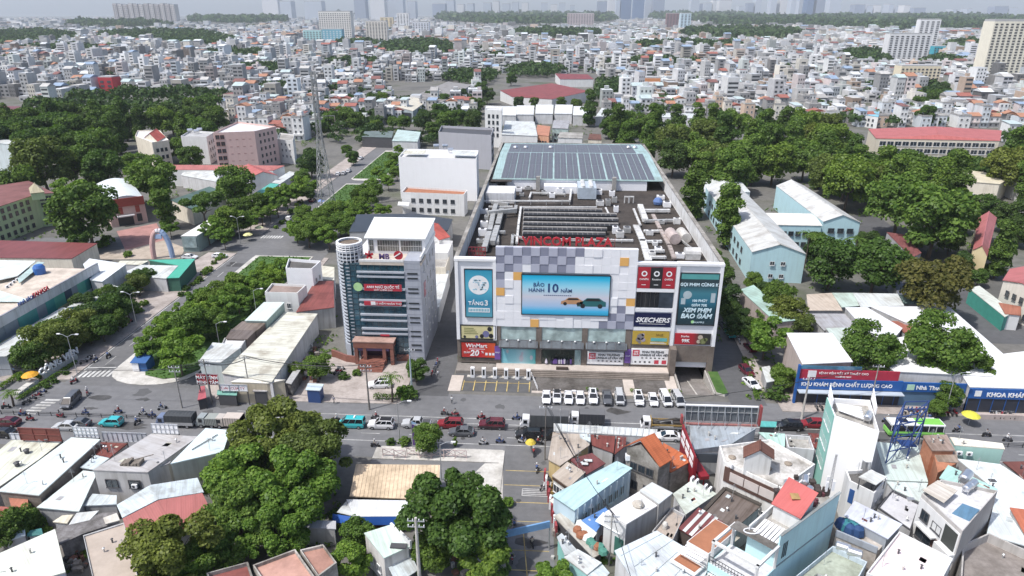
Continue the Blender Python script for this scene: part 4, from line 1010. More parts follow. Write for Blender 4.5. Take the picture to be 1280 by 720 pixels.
def rider_mesh():
    J = [(0, 0, .80, .15, .12)]; E_ = []
    ch = limb(J, E_, 0, [(.04, 0, 1.0, .14, .11), (.10, 0, 1.24, .17, .11)]); nk = limb(J, E_, ch, [(.13, 0, 1.38, .055), (.16, 0, 1.47, .085, .095), (.17, 0, 1.57, .09, .1), (.17, 0, 1.64, .05)])
    for s in (-1, 1):
        hp = limb(J, E_, 0, [(.08, s * .11, .78, .095), (.38, s * .17, .74, .075), (.40, s * .17, .50, .055), (.34, s * .17, .30, .045), (.46, s * .18, .27, .04)])
        hd = limb(J, E_, ch, [(.10, s * .19, 1.28, .06), (.24, s * .27, 1.08, .045), (.48, s * .29, 1.02, .036), (.56, s * .29, 1.03, .028)])
        for k in range(4): limb(J, E_, hd, [(.60, s * (.25 + .022 * k), 1.035, .010), (.625, s * (.25 + .022 * k), 1.005, .009)])
        limb(J, E_, hd, [(.56, s * .245, 1.0, .011)])
    def z(c):
        if c.z > 1.36: return 1
        if c.z > .9: return 1 if c.x > .36 else 0
        if c.x > .3 and c.z < .33: return 1
        return 2
    return body('rider_body', J, E_, [SHIRT, SKIN, TROUS], z)
def walker_mesh():
    J = [(0, 0, .95, .14, .11)]; E_ = []
    ch = limb(J, E_, 0, [(0, 0, 1.15, .13, .1), (0, 0, 1.36, .17, .11)]); limb(J, E_, ch, [(.01, 0, 1.48, .055), (.02, 0, 1.57, .085, .095), (.03, 0, 1.66, .09, .1), (.02, 0, 1.73, .05)])
    for s in (-1, 1):
        limb(J, E_, 0, [(.01 * s, s * .1, .9, .09), (.16 * s, s * .11, .5, .065), (.12 * s - .06, s * .11, .08, .042), (.12 * s + .08, s * .11, .04, .04)])
        hd = limb(J, E_, ch, [(0, s * .2, 1.38, .06), (-.08 * s, s * .25, 1.1, .045), (.04 - .1 * s, s * .25, .86, .034), (.06 - .1 * s, s * .25, .79, .028)])
        for k in range(4): limb(J, E_, hd, [(.03 - .1 * s + .022 * k, s * .25, .73, .010), (.035 - .1 * s + .022 * k, s * .245, .69, .008)])
        limb(J, E_, hd, [(.10 - .1 * s, s * .23, .75, .011)])
    return body('walker_body', J, E_, [SHIRT, SKIN, TROUS], lambda c: 1 if c.z > 1.47 or (abs(c.y) > .19 and c.z < .98) else (0 if c.z > .93 else (1 if c.z < .06 else 2)))
RIDER = rider_mesh(); WALKER = walker_mesh()
_m = MB(); _m.lathe(.17, 0, [(.125, 1.53), (.135, 1.6), (.11, 1.69), (.05, 1.735), (.001, 1.74)], 10); HELMET = _m.mesh('helmet', WHITEC)
_m = MB(); _m.lathe(.015, 0, [(.10, 1.62), (.108, 1.68), (.085, 1.75), (.03, 1.78), (.001, 1.782)], 10); HAIRM = _m.mesh('hair', HAIR)
_m = MB(); _m.tube([(0, -.05, 0), (0, .05, 0)], .28, 12); MW_ = _m.mesh('wheel', TYRE)
_m = MB(); loft(_m, [(-.75, .62, .82, .06), (-.45, .5, .86, .15), (-.1, .38, .8, .16), (.2, .34, .52, .15), (.38, .36, .6, .12), (.52, .45, .98, .13), (.64, .62, 1.0, .1), (.72, .7, .9, .05)]); MBODY = _m.mesh('body', RED)
_m = MB(); loft(_m, [(-.62, .82, .86, .12), (-.3, .8, .9, .15), (.02, .78, .84, .12)]); MSEAT = _m.mesh('seat', BLACK)
_m = MB(); _m.tube([(.5, -.34, 1.03), (.58, -.12, 1.05), (.58, .12, 1.05), (.5, .34, 1.03)], .025, 6); _m.tube([(.56, 0, 1.0), (.72, 0, .3)], .04, 6); _m.box(.46, .5, -.45, -.36, 1.1, 1.18); _m.box(.46, .5, .36, .45, 1.1, 1.18); MBAR = _m.mesh('handlebar', STEEL)
def bike(p, rz, col, label, rider=None, rlabel=None, helmet=(.7, .7, .7), group='motorbikes on the roads', z=.012):
    o = thing('motorbike', label, 'motorbike', (p[0], p[1], z), group, rz)
    put('body', MBODY, o, mat=mat('bike_paint', col, .35, 'gloss')); put('seat', MSEAT, o); put('handlebar', MBAR, o)
    for x in (-.55, .72): put('wheel', MW_, o, (x, 0, .28))
    if rider is not None:
        r = thing('person', rlabel, 'person', (p[0], p[1], z), 'motorbike riders', rz)
        put('body', RIDER, r, (-.22, 0, .07), mat=mat('shirt', rider, .85, 'cloth')); put('helmet', HELMET, r, (-.22, 0, .07), mat=mat('helmet_shell', helmet, .3, 'gloss'))
    return o
def walker(p, rz, shirt, label, z=.012):
    r = thing('person', label, 'person', (p[0], p[1], z), 'people on foot', rz)
    put('body', WALKER, r, mat=mat('shirt', shirt, .85, 'cloth')); put('hair', HAIRM, r); return r
# ------------------------------------------------------------------ kit: houses
GFR='houses of the quarter south of the main road'
def P_(c):return c if isinstance(c,Vector)else px(*c)
def shrink(pts,d):
 c=sum((Vector(p[:2])for p in pts),Vector((0,0)))/len(pts)
 return[Vector(p[:2])+(c-Vector(p[:2])).normalized()*d for p in pts]
def house(name,label,roof,wm,rm,cat='house',group=None,z0=0.0,over=.25,thick=.16,parapet=0.0,pm=None,pt=.18,root=None):
 """walls under a roof sheet whose corners are given; with parapet > 0 a flat roof inside raised walls"""
 P=[P_(c)for c in roof];c=sum(P,Vector())/len(P)
 o=root or thing(name,label,cat,(c.x,c.y,z0),group)
 if parapet:
  d=[Vector((p.x,p.y,p.z-parapet))for p in P]
  part(MB().prism([p[:2]for p in P],z0,[q.z for q in d]),'wall',wm,o)
  I=shrink(P,pt*1.45);m=MB();n=len(P)
  for i in range(n):
   j=(i+1)%n
   m.hexa([(P[i].x,P[i].y,d[i].z),(P[j].x,P[j].y,d[j].z),(I[j].x,I[j].y,d[j].z),(I[i].x,I[i].y,d[i].z),(P[i].x,P[i].y,P[i].z),(P[j].x,P[j].y,P[j].z),(I[j].x,I[j].y,P[j].z),(I[i].x,I[i].y,P[i].z)])
  part(m,'parapet',pm or wm,o)
  part(MB().poly([(q.x,q.y,e.z+.02)for q,e in zip(I,d)],0,planar(d)),'flat_roof',rm,o)
 else:
  W=shrink(P,over);part(MB().prism(W,z0,[p.z-thick-.005 for p in P]),'wall',wm,o)
  part(MB().slab([tuple(p)for p in P],thick),'roof',rm,o)
 if group in(GFR,'low roofs left of the big trees')and name=='house':fittings(o,P,c,parapet)
 return o,P
def fittings(o,P,c,parapet):
 """small things fixed on a near roof: aerial, vent pipes, a patched sheet"""
 r=random.Random(int(c.x*31+c.y*17));n=len(P)
 def spot(s):i=r.randrange(n);q=c.lerp(P[i].lerp(P[(i+1)%n],r.random()),s);return Vector((q.x,q.y,q.z-parapet))
 q=spot(.7);m=MB();m.cyl(q.x,q.y,q.z,q.z+2.4,.03,5);[m.bar((q.x-.5+.1*k,q.y,q.z+1.7+.2*k),(q.x+.5-.1*k,q.y+.1,q.z+1.7+.2*k),.025,.025)for k in range(4)];part(m,'tv_aerial',STEEL,o)
 for k in range(r.randint(1,3)):q=spot(r.uniform(.2,.7));part(MB().lathe(q.x,q.y,[(.11,q.z-.1),(.11,q.z+.6),(.2,q.z+.66),(.02,q.z+.8)],7),'vent_pipe',r.choice((STEEL,DGREY,LCONC)),o)
 for k in range(r.randint(1,3)):
  s,t,i=r.uniform(.1,.6),r.uniform(.05,.6),r.randrange(n);a,b,d=P[i],P[(i+1)%n],P[i-1];f=lambda x,y:c.lerp(a.lerp(b,x).lerp(a.lerp(d,y),.5),.8)
  z=Vector((0,0,.02-parapet));part(MB().slab([tuple(f(s,t)+z),tuple(f(s+.25,t)+z),tuple(f(s+.25,t+.3)+z),tuple(f(s,t+.3)+z)],.03),'patch_sheet',r.choice((WHITER,GREYR,CREAMR,RUSTR,PALEB)),o)
def gable(name,label,eaves,hr,wm,rm,cat='house',group=None,z0=0.0,over=.3,thick=.14,hip=0.0,root=None):
 """four eave corners A B C D; the ridge (height hr) runs from the middle of AB to the middle of CD"""
 P=[P_(c)for c in eaves];c=sum(P,Vector())/4;A,B,C_,D=P
 o=root or thing(name,label,cat,(c.x,c.y,z0),group)
 m1=(A+B)/2;m2=(C_+D)/2;ax=m2-m1
 m1=m1+ax*hip;m2=m2-ax*hip;m1.z=m2.z=hr
 W=[Vector((q.x,q.y,p.z))for q,p in zip(shrink(P,over),P)];w1=(W[0]+W[1])/2;w2=(W[2]+W[3])/2
 m=MB();m.prism([q[:2]for q in W],z0,[q.z-.02 for q in W])
 if not hip:
  for a,b,t,tt in((W[0],W[1],w1,m1),(W[2],W[3],w2,m2)):m.poly([(a.x,a.y,a.z-.02),(b.x,b.y,b.z-.02),(t.x,t.y,tt.z-thick-.03)])
 part(m,'wall',wm,o)
 m=MB();m.slab([tuple(D),tuple(A),tuple(m1),tuple(m2)],thick);part(m,'roof',rm,o)
 m=MB();m.slab([tuple(B),tuple(C_),tuple(m2),tuple(m1)],thick);part(m,'roof',rm,o)
 if hip:
  part(MB().slab([tuple(A),tuple(B),tuple(m1)],thick),'roof',rm,o);part(MB().slab([tuple(C_),tuple(D),tuple(m2)],thick),'roof',rm,o)
 m=MB();m.bar((m1.x,m1.y,hr+.03),(m2.x,m2.y,hr+.03),.3,.12);part(m,'ridge_cap',rm,o)
 return o,P
def awning(root,pts,mm,t=.08,name='awning'):return part(MB().slab([tuple(P_(p))for p in pts],t),name,mm,root)
def postmark(root,p,z0,z1,mm,r=.06,name='post'):return part(MB().cyl(p[0],p[1],z0,z1,r,8),name,mm,root)
def lp(a,b,t,z=None):
 q=Vector(a).lerp(Vector(b),t)
 if z is not None:q.z=z
 return q
def railing(root,a,b,z,h,mm,n=10,name='railing',rails=2):
 m=MB();a=Vector((a[0],a[1],z));b=Vector((b[0],b[1],z));up=Vector((0,0,h))
 for k in range(n+1):q=a.lerp(b,k/n);m.bar(q,q+up,.05,.05)
 for k in range(rails):f=(k+1)/rails;m.bar(a+up*f,b+up*f,.06,.06)
 return part(m,name,mm,root)
MINTR=tin((.55,.66,.62));PALEB=tin((.60,.68,.72));WHITER=tin((.62,.655,.655),.3);CREAMR=tin((.68,.68,.58));RUSTR=tin((.20,.055,.045),.5);BEIGER=tin((.46,.40,.34),.25);CYANR=tin((.46,.65,.68),.2)
MAROON=tin((.15,.045,.045),.4);GREYR=tin((.40,.40,.42));LAVR=tin((.56,.59,.68),.2);REDR=tin((.50,.10,.09),.25);ORANGE=tile((.50,.14,.055));BROWNT=tile((.17,.075,.055));DKRIB=tin((.16,.13,.115),.6)
# ================================================================== quarter south of the road, right of the side street
o,P=house('shop_awning_roof','long white flat canopy roof along the main road beside the side street',[(692,529,4.6),(822,536.5,4.6),(820,546,4.6),(692,538.5,4.6)],LGREY,WHITER,'building',GFR,over=.35)
m=MB();[m.bar(lp(P[0],P[1],t,4.62),lp(P[3],P[2],t,4.62),.08,.08)for t in np.linspace(.02,.98,18)];part(m,'roof_batten',STEEL,o)
o,P=house('house','beige tin roofed shop on the corner of the side street',[(691,540,4.2),(724,541.5,4.2),(737,556,4.2),(700,582,4.2),(685,574,4.2)],wall((.52,.40,.20)),BEIGER,'house',GFR)
o,P=house('house','small pale flat roofed annexe wedged beside the beige corner shop',[(724,539,4.3),(738,539.5,4.3),(738,552,4.3),(725,547,4.3)],WHITE,PALEB,'house',GFR)
o,P=house('house','low house with a streaked rust red tin roof behind the long white canopy',[(738,543,4.4),(769,545,4.4),(767,566,4.0),(740,556,4.0)],GREY,RUSTR,'house',GFR)
o,P=house('house','small rust red tin roofed shed beside the orange tiled house',[(771,545,4.5),(783,546,4.5),(782,557,4.2),(768,568,3.8)],GREY,RUSTR,'house',GFR)
o,P=house('house','house with a dark maroon tin roof and two pale skylight sheets',[(712,574,3.9),(740,566,4.6),(757,579,4.4),(733,593,3.9)],GREY,MAROON,'house',GFR)
for a,b in(((730,575),(740,572)),((727,579),(735,577))):
 q=px(*a,4.5);r=px(*b,4.6);part(MB().box(q.x,r.x,q.y-.3,q.y+.3,4.42,4.5),'skylight',WHITER,o)
o,P=house('house','lower beige roofed house facing the side street with a yellow and white front',[(709,577,4.2),(732,590,4.2),(711,609,3.7),(690,594,3.7)],wall((.66,.66,.62)),BEIGER,'house',GFR)
part(MB().slab([tuple(lp(P[3],P[2],t)+Vector((0,-.02,-.2-e)))for t,e in((.02,0),(.98,0),(.98,.4),(.02,.4))],.12),'fascia',mat('brown_fascia',(.16,.10,.07),.7),o)
windows(o,P[3],P[2],[1.0],2,1.4,1.5,(P[0]+P[2])/2)
# pale cyan roof, long
o,P=house('house','long house with a light turquoise tin roof and pale blue side wall',[(771,576,5.4),(790.5,585,5.4),(718,638,5.0),(690,619,5.0)],wall((.52,.66,.74),.2),CYANR,'house',GFR)
windows(o,P[1],P[2],[1.6],7,.9,1.7,P[3],mat('aqua_frame',(.4,.55,.6),.5))
for t in np.linspace(.04,.96,9):
 q=lp(shrink(P,.25)[1].to_3d(),shrink(P,.25)[2].to_3d(),t);part(MB().box(q.x-.14,q.x+.14,q.y-.14,q.y+.14,0,4.9),'pilaster',wall((.62,.74,.78),.2),o)
awning(o,[(687,626,3.1),(692,621.5,3.5),(717,638,3.5),(712,644,3.0)],tin((.70,.68,.60),.2));aircon(o,P[2].x-.2,P[2].y+1.5,2.6,PI/2)
# orange tiled grey house
A,B=px(800.5,550,10.0),px(818,541,10.0)
A2,B2=px(825,583.5,7.2),px(841,574,7.2);A0=px(781,557.5,8.4);B0=A0+(B-A)
o=thing('house','unfinished grey house with a bright orange tiled roof above the white canopy','house',((A.x+B2.x)/2,(A.y+B2.y)/2,0),GFR)
part(MB().slab([tuple(A2),tuple(B2),tuple(B),tuple(A)],.15),'roof',ORANGE,o);part(MB().slab([tuple(B0),tuple(A0),tuple(A),tuple(B)],.15),'roof',ORANGE,o)
GW=mat('bare_render',(.36,.34,.31),.9,'slab',dirt=.6);w_=shrink([A0,A2,B2,B0],.35);w_=[q.to_3d()for q in w_]
m=MB();m.prism([q[:2]for q in w_],0,[8.1,6.95,6.95,8.1]);mA=w_[0].lerp(w_[1],.42);mB=w_[3].lerp(w_[2],.42);m.poly([(w_[0].x,w_[0].y,8.05),(w_[1].x,w_[1].y,6.9),(mA.x,mA.y,9.75)]);part(m,'wall',GW,o)
windows(o,w_[0],w_[1],[4.6],3,1.2,1.4,w_[2],DGREY);windows(o,w_[0],w_[1],[1.2],2,1.1,1.4,w_[2],DGREY)
part(MB().box(A0.x+.2,A0.x+.9,A0.y-.5,A0.y+.3,6.0,6.9),'air_conditioner',WHITEC,o)
o,P=house('house','lower orange tiled lean-to beside the red signboard',[(829,553,5.6),(867,574.5,4.8),(839,590,4.4),(829,586,4.8)],GW,ORANGE,'house',GFR)
# red sign on its frame, dark red lattice with white panels
a,b=px(851,546,6.5),px(868,577,6.5)
o=thing('signboard','dark red lattice signboard with white panels beside the orange roof','signboard',((a.x+b.x)/2,(a.y+b.y)/2,0));DR=mat('dark_red_sign',(.22,.012,.02),.5)
part(MB().hexa([(a.x,a.y,3.5),(a.x+.25,a.y,3.5),(b.x+.25,b.y,3.0),(b.x,b.y,3.0),(a.x,a.y,9.0),(a.x+.25,a.y,9.0),(b.x+.25,b.y,7.4),(b.x,b.y,7.4)]),'sign_panel',DR,o)
for i in range(3):
 for j in range(2):
  t0,t1=.06+i*.31,.30+i*.31;p0,p1=lp(a,b,t0),lp(a,b,t1);z=5.9+1.35*j-i*.35
  part(MB().hexa([(p0.x-.05,p0.y,z),(p0.x,p0.y,z),(p1.x,p1.y,z-.3),(p1.x-.05,p1.y,z-.3),(p0.x-.05,p0.y,z+.85),(p0.x,p0.y,z+.85),(p1.x,p1.y,z+.55),(p1.x-.05,p1.y,z+.55)]),'white_panel',WHITEC,o)
for t in(.02,.35,.65,.98):q=lp(a,b,t);part(MB().box(q.x+.3,q.x+.5,q.y-.1,q.y+.1,0,7.0),'post',DR,o)
m=MB();c_,d_=px(852,560,4.4),px(876,596,4.2);m.hexa([(c_.x,c_.y,3.9),(c_.x+1.4,c_.y+.3,3.9),(d_.x+1.4,d_.y+.3,3.6),(d_.x,d_.y,3.6),(c_.x,c_.y,4.4),(c_.x+1.4,c_.y+.3,4.4),(d_.x+1.4,d_.y+.3,4.2),(d_.x,d_.y,4.2)]);part(m,'sign_band',DR,o)
m=MB();[m.bar(lp(c_,d_,t,0)+Vector((.7,0,0)),lp(c_,d_,t,3.9)+Vector((.7,0,0)),.14,.14)for t in(.05,.5,.95)];part(m,'post',DR,o)
# rooftop hoarding seen from behind
a,b=px(855,529,6.2),px(946,533.5,6.2)
o,P=house('house','grey blue tin roofed house under the back of the street hoarding',[(862,530.5,6.0),(946,535,6.0),(912,556,5.6),(866,562,5.6)],LGREY,tin((.36,.41,.46),.3),'house',GFR)
part(MB().box(P[3].x,P[3].x+9,P[3].y-.5,P[3].y-.2,3.5,5.2),'dark_shutter',mat('slate_shutter',(.06,.07,.085),.5),o)
o=thing('hoarding','wide hoarding on steel legs seen from behind with red side frames','hoarding',((a.x+b.x)/2,a.y,6))
HB=mat('hoarding_back',(.12,.135,.15),.7,'slab',dirt=.3)
part(MB().box(a.x,b.x,a.y+.45,a.y+.55,6.4,9.6),'hoarding_sheet',HB,o)
m=MB()
for z in(6.5,8.4):m.bar((a.x,a.y+.35,z),(b.x,a.y+.35,z),.12,.12)
part(m,'rail',STEEL,o);part(MB().bar((a.x,a.y+.4,9.65),(b.x,a.y+.4,9.65),.3,.22),'rail',WHITEC,o)
for k in range(12):
 x=a.x+(b.x-a.x)*k/11;part(MB().bar((x,a.y+.3,6.0),(x,a.y+.3,9.6),.08,.08),'post',STEEL,o)
 if k<11 and k%2==0:x2=a.x+(b.x-a.x)*(k+1)/11;part(MB().bar((x,a.y-1.2,6.0),(x,a.y+.25,9.6),.08,.08),'brace',STEEL,o)
part(MB().bar((a.x,a.y-.1,6.25),(b.x,a.y-.1,6.25),.4,.25),'red_beam',mat('faded_red',(.34,.15,.14),.6,'slab'),o)
for x in(a.x-.4,b.x+.5):part(MB().box(x-.16,x+.16,a.y-.1,a.y+.8,6.1,9.9 if x>a.x else 7.6),'side_frame',mat('sign_red',(.30,.06,.06),.5),o)
o,P=house('awning_stall','small teal roofed kiosk right of the hoarding',[(949,526,3.2),(971,527,3.2),(970,533.5,3.0),(949,533,3.0)],DGREY,tin((.10,.40,.38),.2),'kiosk',GFR)
o,P=house('house','mint tin roofed house behind the villa with the brown tiled hut',[(948,540,6.5),(981,542,6.5),(981,558,6.0),(969,558,6.0)],LGREY,tin((.42,.60,.54)),'house',GFR)
o,P=house('house','grey concrete house with a stained flat roof beside the tall white building',[(981,543,6.2),(1012,545,6.2),(1018,562,6.2),(985,559,6.2)],LGREY,CONC,'house',GFR,parapet=.7)
o,P=house('house','low dark red tin roof between the grey concrete house and the tall white building',[(1010,541,4.5),(1026,542,4.5),(1024,562,4),(1016,558,4)],GREY,RUSTR,'house',GFR)
# villa with terrace
VW=mat('villa_white',(.74,.73,.71),.8,'wall',dirt=.5)
o,P=house('villa','white villa with a weathered roof terrace and a brown framed street front',[(899,557,8.2),(962,549,8.2),(1019,580,8.2),(977,610,8.2),(905,577,8.2)],VW,mat('weathered_terrace',(.60,.58,.55),.9,'slab',dirt=.55),'house',GFR,parapet=.5)
a,b=P[4],P[3];n_=Vector((b.y-a.y,-(b.x-a.x),0)).normalized();n_=-n_ if n_.y>0 else n_
def wallpanel(root,a,b,t0,t1,z0,z1,mm,name,d=.12,off=0.0):
 n_=Vector((b.y-a.y,-(b.x-a.x),0)).normalized();n_=n_ if n_.y<0 else-n_
 p0,p1=lp(a,b,t0),lp(a,b,t1);s=n_*(d+off);q=n_*(off-.02)
 return part(MB().hexa([(p0.x+s.x,p0.y+s.y,z0),(p1.x+s.x,p1.y+s.y,z0),(p1.x+q.x,p1.y+q.y,z0),(p0.x+q.x,p0.y+q.y,z0),(p0.x+s.x,p0.y+s.y,z1),(p1.x+s.x,p1.y+s.y,z1),(p1.x+q.x,p1.y+q.y,z1),(p0.x+q.x,p0.y+q.y,z1)]),name,mm,root)
BRW=mat('brown_cladding',(.11,.062,.05),.6,'slab',dirt=.2)
wallpanel(o,a,b,.03,.99,4.9,7.55,BRW,'cladding',.14)
for k in range(3):wallpanel(o,a,b,.14+k*.26,.385+k*.26,5.5,7.0,mat('pinkish_panel',(.56,.50,.47),.6),'shutter',.08,.14)
windows(o,a,b,[1.2],5,1.2,1.6,P[1])
for k in range(3):postmark(o,lp(a,b,.3+k*.2)+n_*.9,4.0,4.7,DGREY,.2,'lamp')
h_,Q_=gable('stair_hut','',[(929,572,10.8),(968,574,10.8),(968,562,10.8),(929,558,10.8)],12.3,VW,BROWNT,z0=7.7,over=.4,hip=.0,root=o)
window(o,(Q_[0].lerp(Q_[1],.42)+Vector((0,.38,-3.0))),0,.95,2.1,DGREY)
aircon(o,Q_[0].x-1.2,Q_[0].y+1.5,8.0,2.0)
for u,v in((948,578),(960,586),(985,580),(915,572)):q=px(u,v,7.75);part(MB().lathe(q.x,q.y,[(.5,7.72),(.62,7.9),(.3,8.1),(.01,8.12)],8),'planter',mat('old_planter',(.3,.25,.2),.9,'slab'),o)
# ribbed brown house with striped awning
o,P=house('house','house with a dark brown ribbed roof and a mossy edge next to the villa',[(906,611,5.6),(951,632,5.6),(918,661,4.9),(881,638,4.9)],GREY,DKRIB,'house',GFR)
m=MB();[m.bar(lp(P[0],P[3],t,5.7-.7*t),lp(P[1],P[2],t,5.7-.7*t),.12,.16)for t in()];
for a,b in((P[0],P[1]),(P[0],P[3])):part(MB().bar(a+Vector((0,0,.1)),b+Vector((0,0,.1)),.5,.35),'roof_edge',mat('mossy_edge',(.07,.06,.05),.95,'slab'),o)
o,P=house('house','house under a maroon awning striped with white sheets',[(873,634,4.9),(905,652,4.9),(880,680,4.2),(848,660,4.2)],mat('dark_shopfront',(.09,.07,.06),.8),tin((.17,.05,.05),.3),'house',GFR)
for k in range(3):
 t0=.16+k*.25;q=[lp(P[0],P[1],t0),lp(P[0],P[1],t0+.12),lp(P[3],P[2],t0+.12),lp(P[3],P[2],t0)]
 part(MB().slab([(v.x,v.y,v.z+.07)for v in q],.05),'roof_strip',WHITER,o)
for k in range(5):q=lp(P[1],P[2],.15+.17*k)+Vector((.5,.2,0));part(MB().box(q.x-.5,q.x+.5,q.y-.35,q.y+.35,4.3,4.75),'roof_sheet',rr.choice((WHITER,MAROON,CREAMR)),o)
part(MB().slab([tuple(px(u,v,3.0))for u,v in((880,678),(905,655),(925,672),(897,694))],.1),'awning',tin((.5,.48,.42)),o)
o,P=house('house','flat pale mint roof with four air conditioners in a row behind it',[(841,617,4.6),(866,599,4.6),(896,617,4.6),(857,643,4.6)],LGREY,tin((.60,.66,.60),.3),'house',GFR)
for t in(.06,.25,.62,.8):q=lp(P[1],P[2],t)+Vector((-.35,-.1,0));aircon(o,q.x,q.y,4.62,.9)
o,P=house('house','house with a small beige roof terrace and a water heater in the middle',[(840,634,4.3),(856,643,4.3),(840,677,4.3),(815,664,4.3)],GREY,mat('beige_terrace',(.40,.34,.29),.9,'slab',dirt=.3),'house',GFR,parapet=.5)
q=px(831,659,4.0);part(MB().lathe(q.x,q.y,[(.4,3.85),(.4,4.6),(.25,4.9),(.01,4.95)],10),'water_heater',LCONC,o)
o,P=house('house','wide pale blue roofed house at the lower edge of the picture',[(768,688,5.2),(821,663,5.2),(890,704,4.8),(856,760,4.6),(800,740,4.8)],LGREY,tin((.60,.66,.70),.25),'house',GFR)
m=MB();[m.bar(lp(P[1],P[2],t)+Vector((0,0,.06)),lp(P[0],P[3],t)+Vector((0,0,.06)),.07,.06)for t in np.linspace(.1,.9,5)];part(m,'roof_seam',PALEB,o)
o,P=house('house','white lean-to roof in front of the pale blue roof',[(793,704,4.0),(812,692,4.0),(850,725,3.6),(800,745,3.4)],WHITE,WHITER,'house',GFR)
# blocky grey-white house with lower half and awning
o,P=house('house','white flat roofed house with a plain grey side wall and a step in its roof',[(756,640,6.4),(799,614,6.4),(823,631,6.4),(783,655,6.4)],mat('grey_side',(.36,.355,.35),.85,'wall',dirt=.4),tin((.74,.73,.71),.15),'house',GFR,over=.08)
part(MB().slab([tuple(px(*c))for c in((799.5,612.5,7.0),(815,602.5,7.0),(841,616,7.0),(824,629.5,7.0))],.16),'roof',WHITER,o)
W_=shrink([px(*c)for c in((799.5,612.5,7.0),(815,602.5,7.0),(841,616,7.0),(824,629.5,7.0))],.1);part(MB().prism(W_,0,6.83),'wall',mat('grey_side',(.36,.355,.35),.85,'wall',dirt=.4),o)
wallpanel(o,P[0],P[3],0,1,.1,6.2,WHITE,'front_render',.06);awning(o,[(754,640,5.0),(782,656,5.0),(774,668,4.2),(744,651,4.2)],tin((.70,.74,.75),.15));wallpanel(o,P[0],P[3],.55,.95,.2,3.4,mat('green_door',(.05,.16,.13),.6),'door',.1,.06)
q=lp(P[0],P[2],.62);part(MB().lathe(q.x,q.y+.4,[(.75,6.42),(.9,6.7),(.5,7.1),(.02,7.15)],9),'roof_ventilator',mat('tan_vent',(.5,.46,.40),.8,'slab'),o)
o,P=house('house','low house with a blue tarpaulin roof and a pale awning',[(727,650,3.3),(757,634,3.6),(762,640,3.6),(745,665,3.1)],LGREY,mat('blue_sheet',(.10,.22,.48),.6,'cloth'),'house',GFR)
awning(o,[(721,650,3.0),(726,649,3.2),(746,666,3.1),(741,673,2.8),(719,656,2.8)],tin((.66,.70,.68),.2))
o,P=house('house','small house with a silver ribbed roof over a turquoise wall by the red signs',[(696,671,3.6),(702,666,3.9),(722,688,3.9),(706,694,3.5)],wall((.25,.55,.50)),tin((.42,.46,.48),.3),'house',GFR)
o,P=house('house','turquoise walled house with a white tin roof at the end of the side street',[(705,696,4.2),(722,686,4.2),(752,703,4.2),(734,718,4.0)],wall((.34,.60,.58)),WHITER,'house',GFR)
part(MB().slab([tuple(px(*c))for c in((734,718,3.8),(752,704,3.8),(762,716,3.8),(745,735,3.6))],.1),'awning',PALEB,o)
o,P=house('awning_stall','market stall heaped with goods under grey sheets beside the turquoise roof',[(692,645,2.4),(702,640,2.6),(755,690,2.4),(742,697,2.2)],DGREY,tin((.50,.49,.45),.4),'stall',GFR,over=.5)
for k in range(9):
 q=px(722+k*4,664+k*3.4+rr.uniform(-3,3),2.4);part(MB().lathe(q.x,q.y,[(.3,2.3),(.75,2.5),(.55,2.95),(.05,3.05)],7),'tarpaulin',rr.choice((WHITEC,WHITEC,mat('green_tarp',(.07,.22,.17),.8),mat('rust_tarp',(.30,.12,.06),.8))),o)
# ---- cyan three-storey house with the red roof
CY_=mat('aqua_render',(.48,.70,.73),.75,'wall',dirt=.18)
H=11.0;FR,BR,BL,FL=px(975.5,673,H),px(1049.5,618.5,H),px(1012,588,H),px(937,653,H)
o=thing('house','three storey pale cyan house with a red tin roof and open front terraces','house',((FR.x+BL.x)/2,(FR.y+BL.y)/2,0),GFR)
part(MB().prism([q[:2]for q in(FR,BR,BL,FL)],0,9.4),'wall',CY_,o)
part(MB().poly([(q.x,q.y,9.42)for q in(FR,BR,BL,FL)]),'flat_roof',CONC,o)
m=MB()
def lwall(m,a,b,z0,z1,t=.2):m.bar((a.x,a.y,(z0+z1)/2),(b.x,b.y,(z0+z1)/2),t,z1-z0)
sft=(BL-BR).normalized()*.1
lwall(m,FR+sft,BR+sft,9.4,H+.4);part(m,'parapet',CY_,o)
m=MB();lwall(m,FL-sft,BL-sft,9.4,10.6);part(m,'parapet',WHITE,o)
part(MB().bar((FR.x,FR.y,H+.46),(BR.x,BR.y,H+.46),.34,.12),'coping',mat('grey_coping',(.33,.36,.36),.8,'slab'),o)
r_=[px(986,596,13.4),px(1023,616,13.4),px(1001,648,11.9),px(964,629,11.9)]
part(MB().slab([tuple(q)for q in r_],.14),'roof',tin((.50,.125,.115),.12),o);W_=shrink(r_,.4);part(MB().prism(W_,9.4,[13.1,13.1,11.7,11.7]),'stair_room',WHITE,o)
q=(r_[0]+r_[1]+r_[2]+r_[3])/4;part(MB().slab([(q.x-.55,q.y-.5,12.83),(q.x+.55,q.y-.5,12.83),(q.x+.55,q.y+.5,12.98),(q.x-.55,q.y+.5,12.98)],.08),'roof_hatch',mat('yellowed_skylight',(.42,.27,.11),.7,'slab'),o)
ax=(FL-BL).normalized();ac=(FR-FL).normalized()
def FP(s,t,z):q=FR+ax*s+ac*(-t);return Vector((q.x,q.y,z))
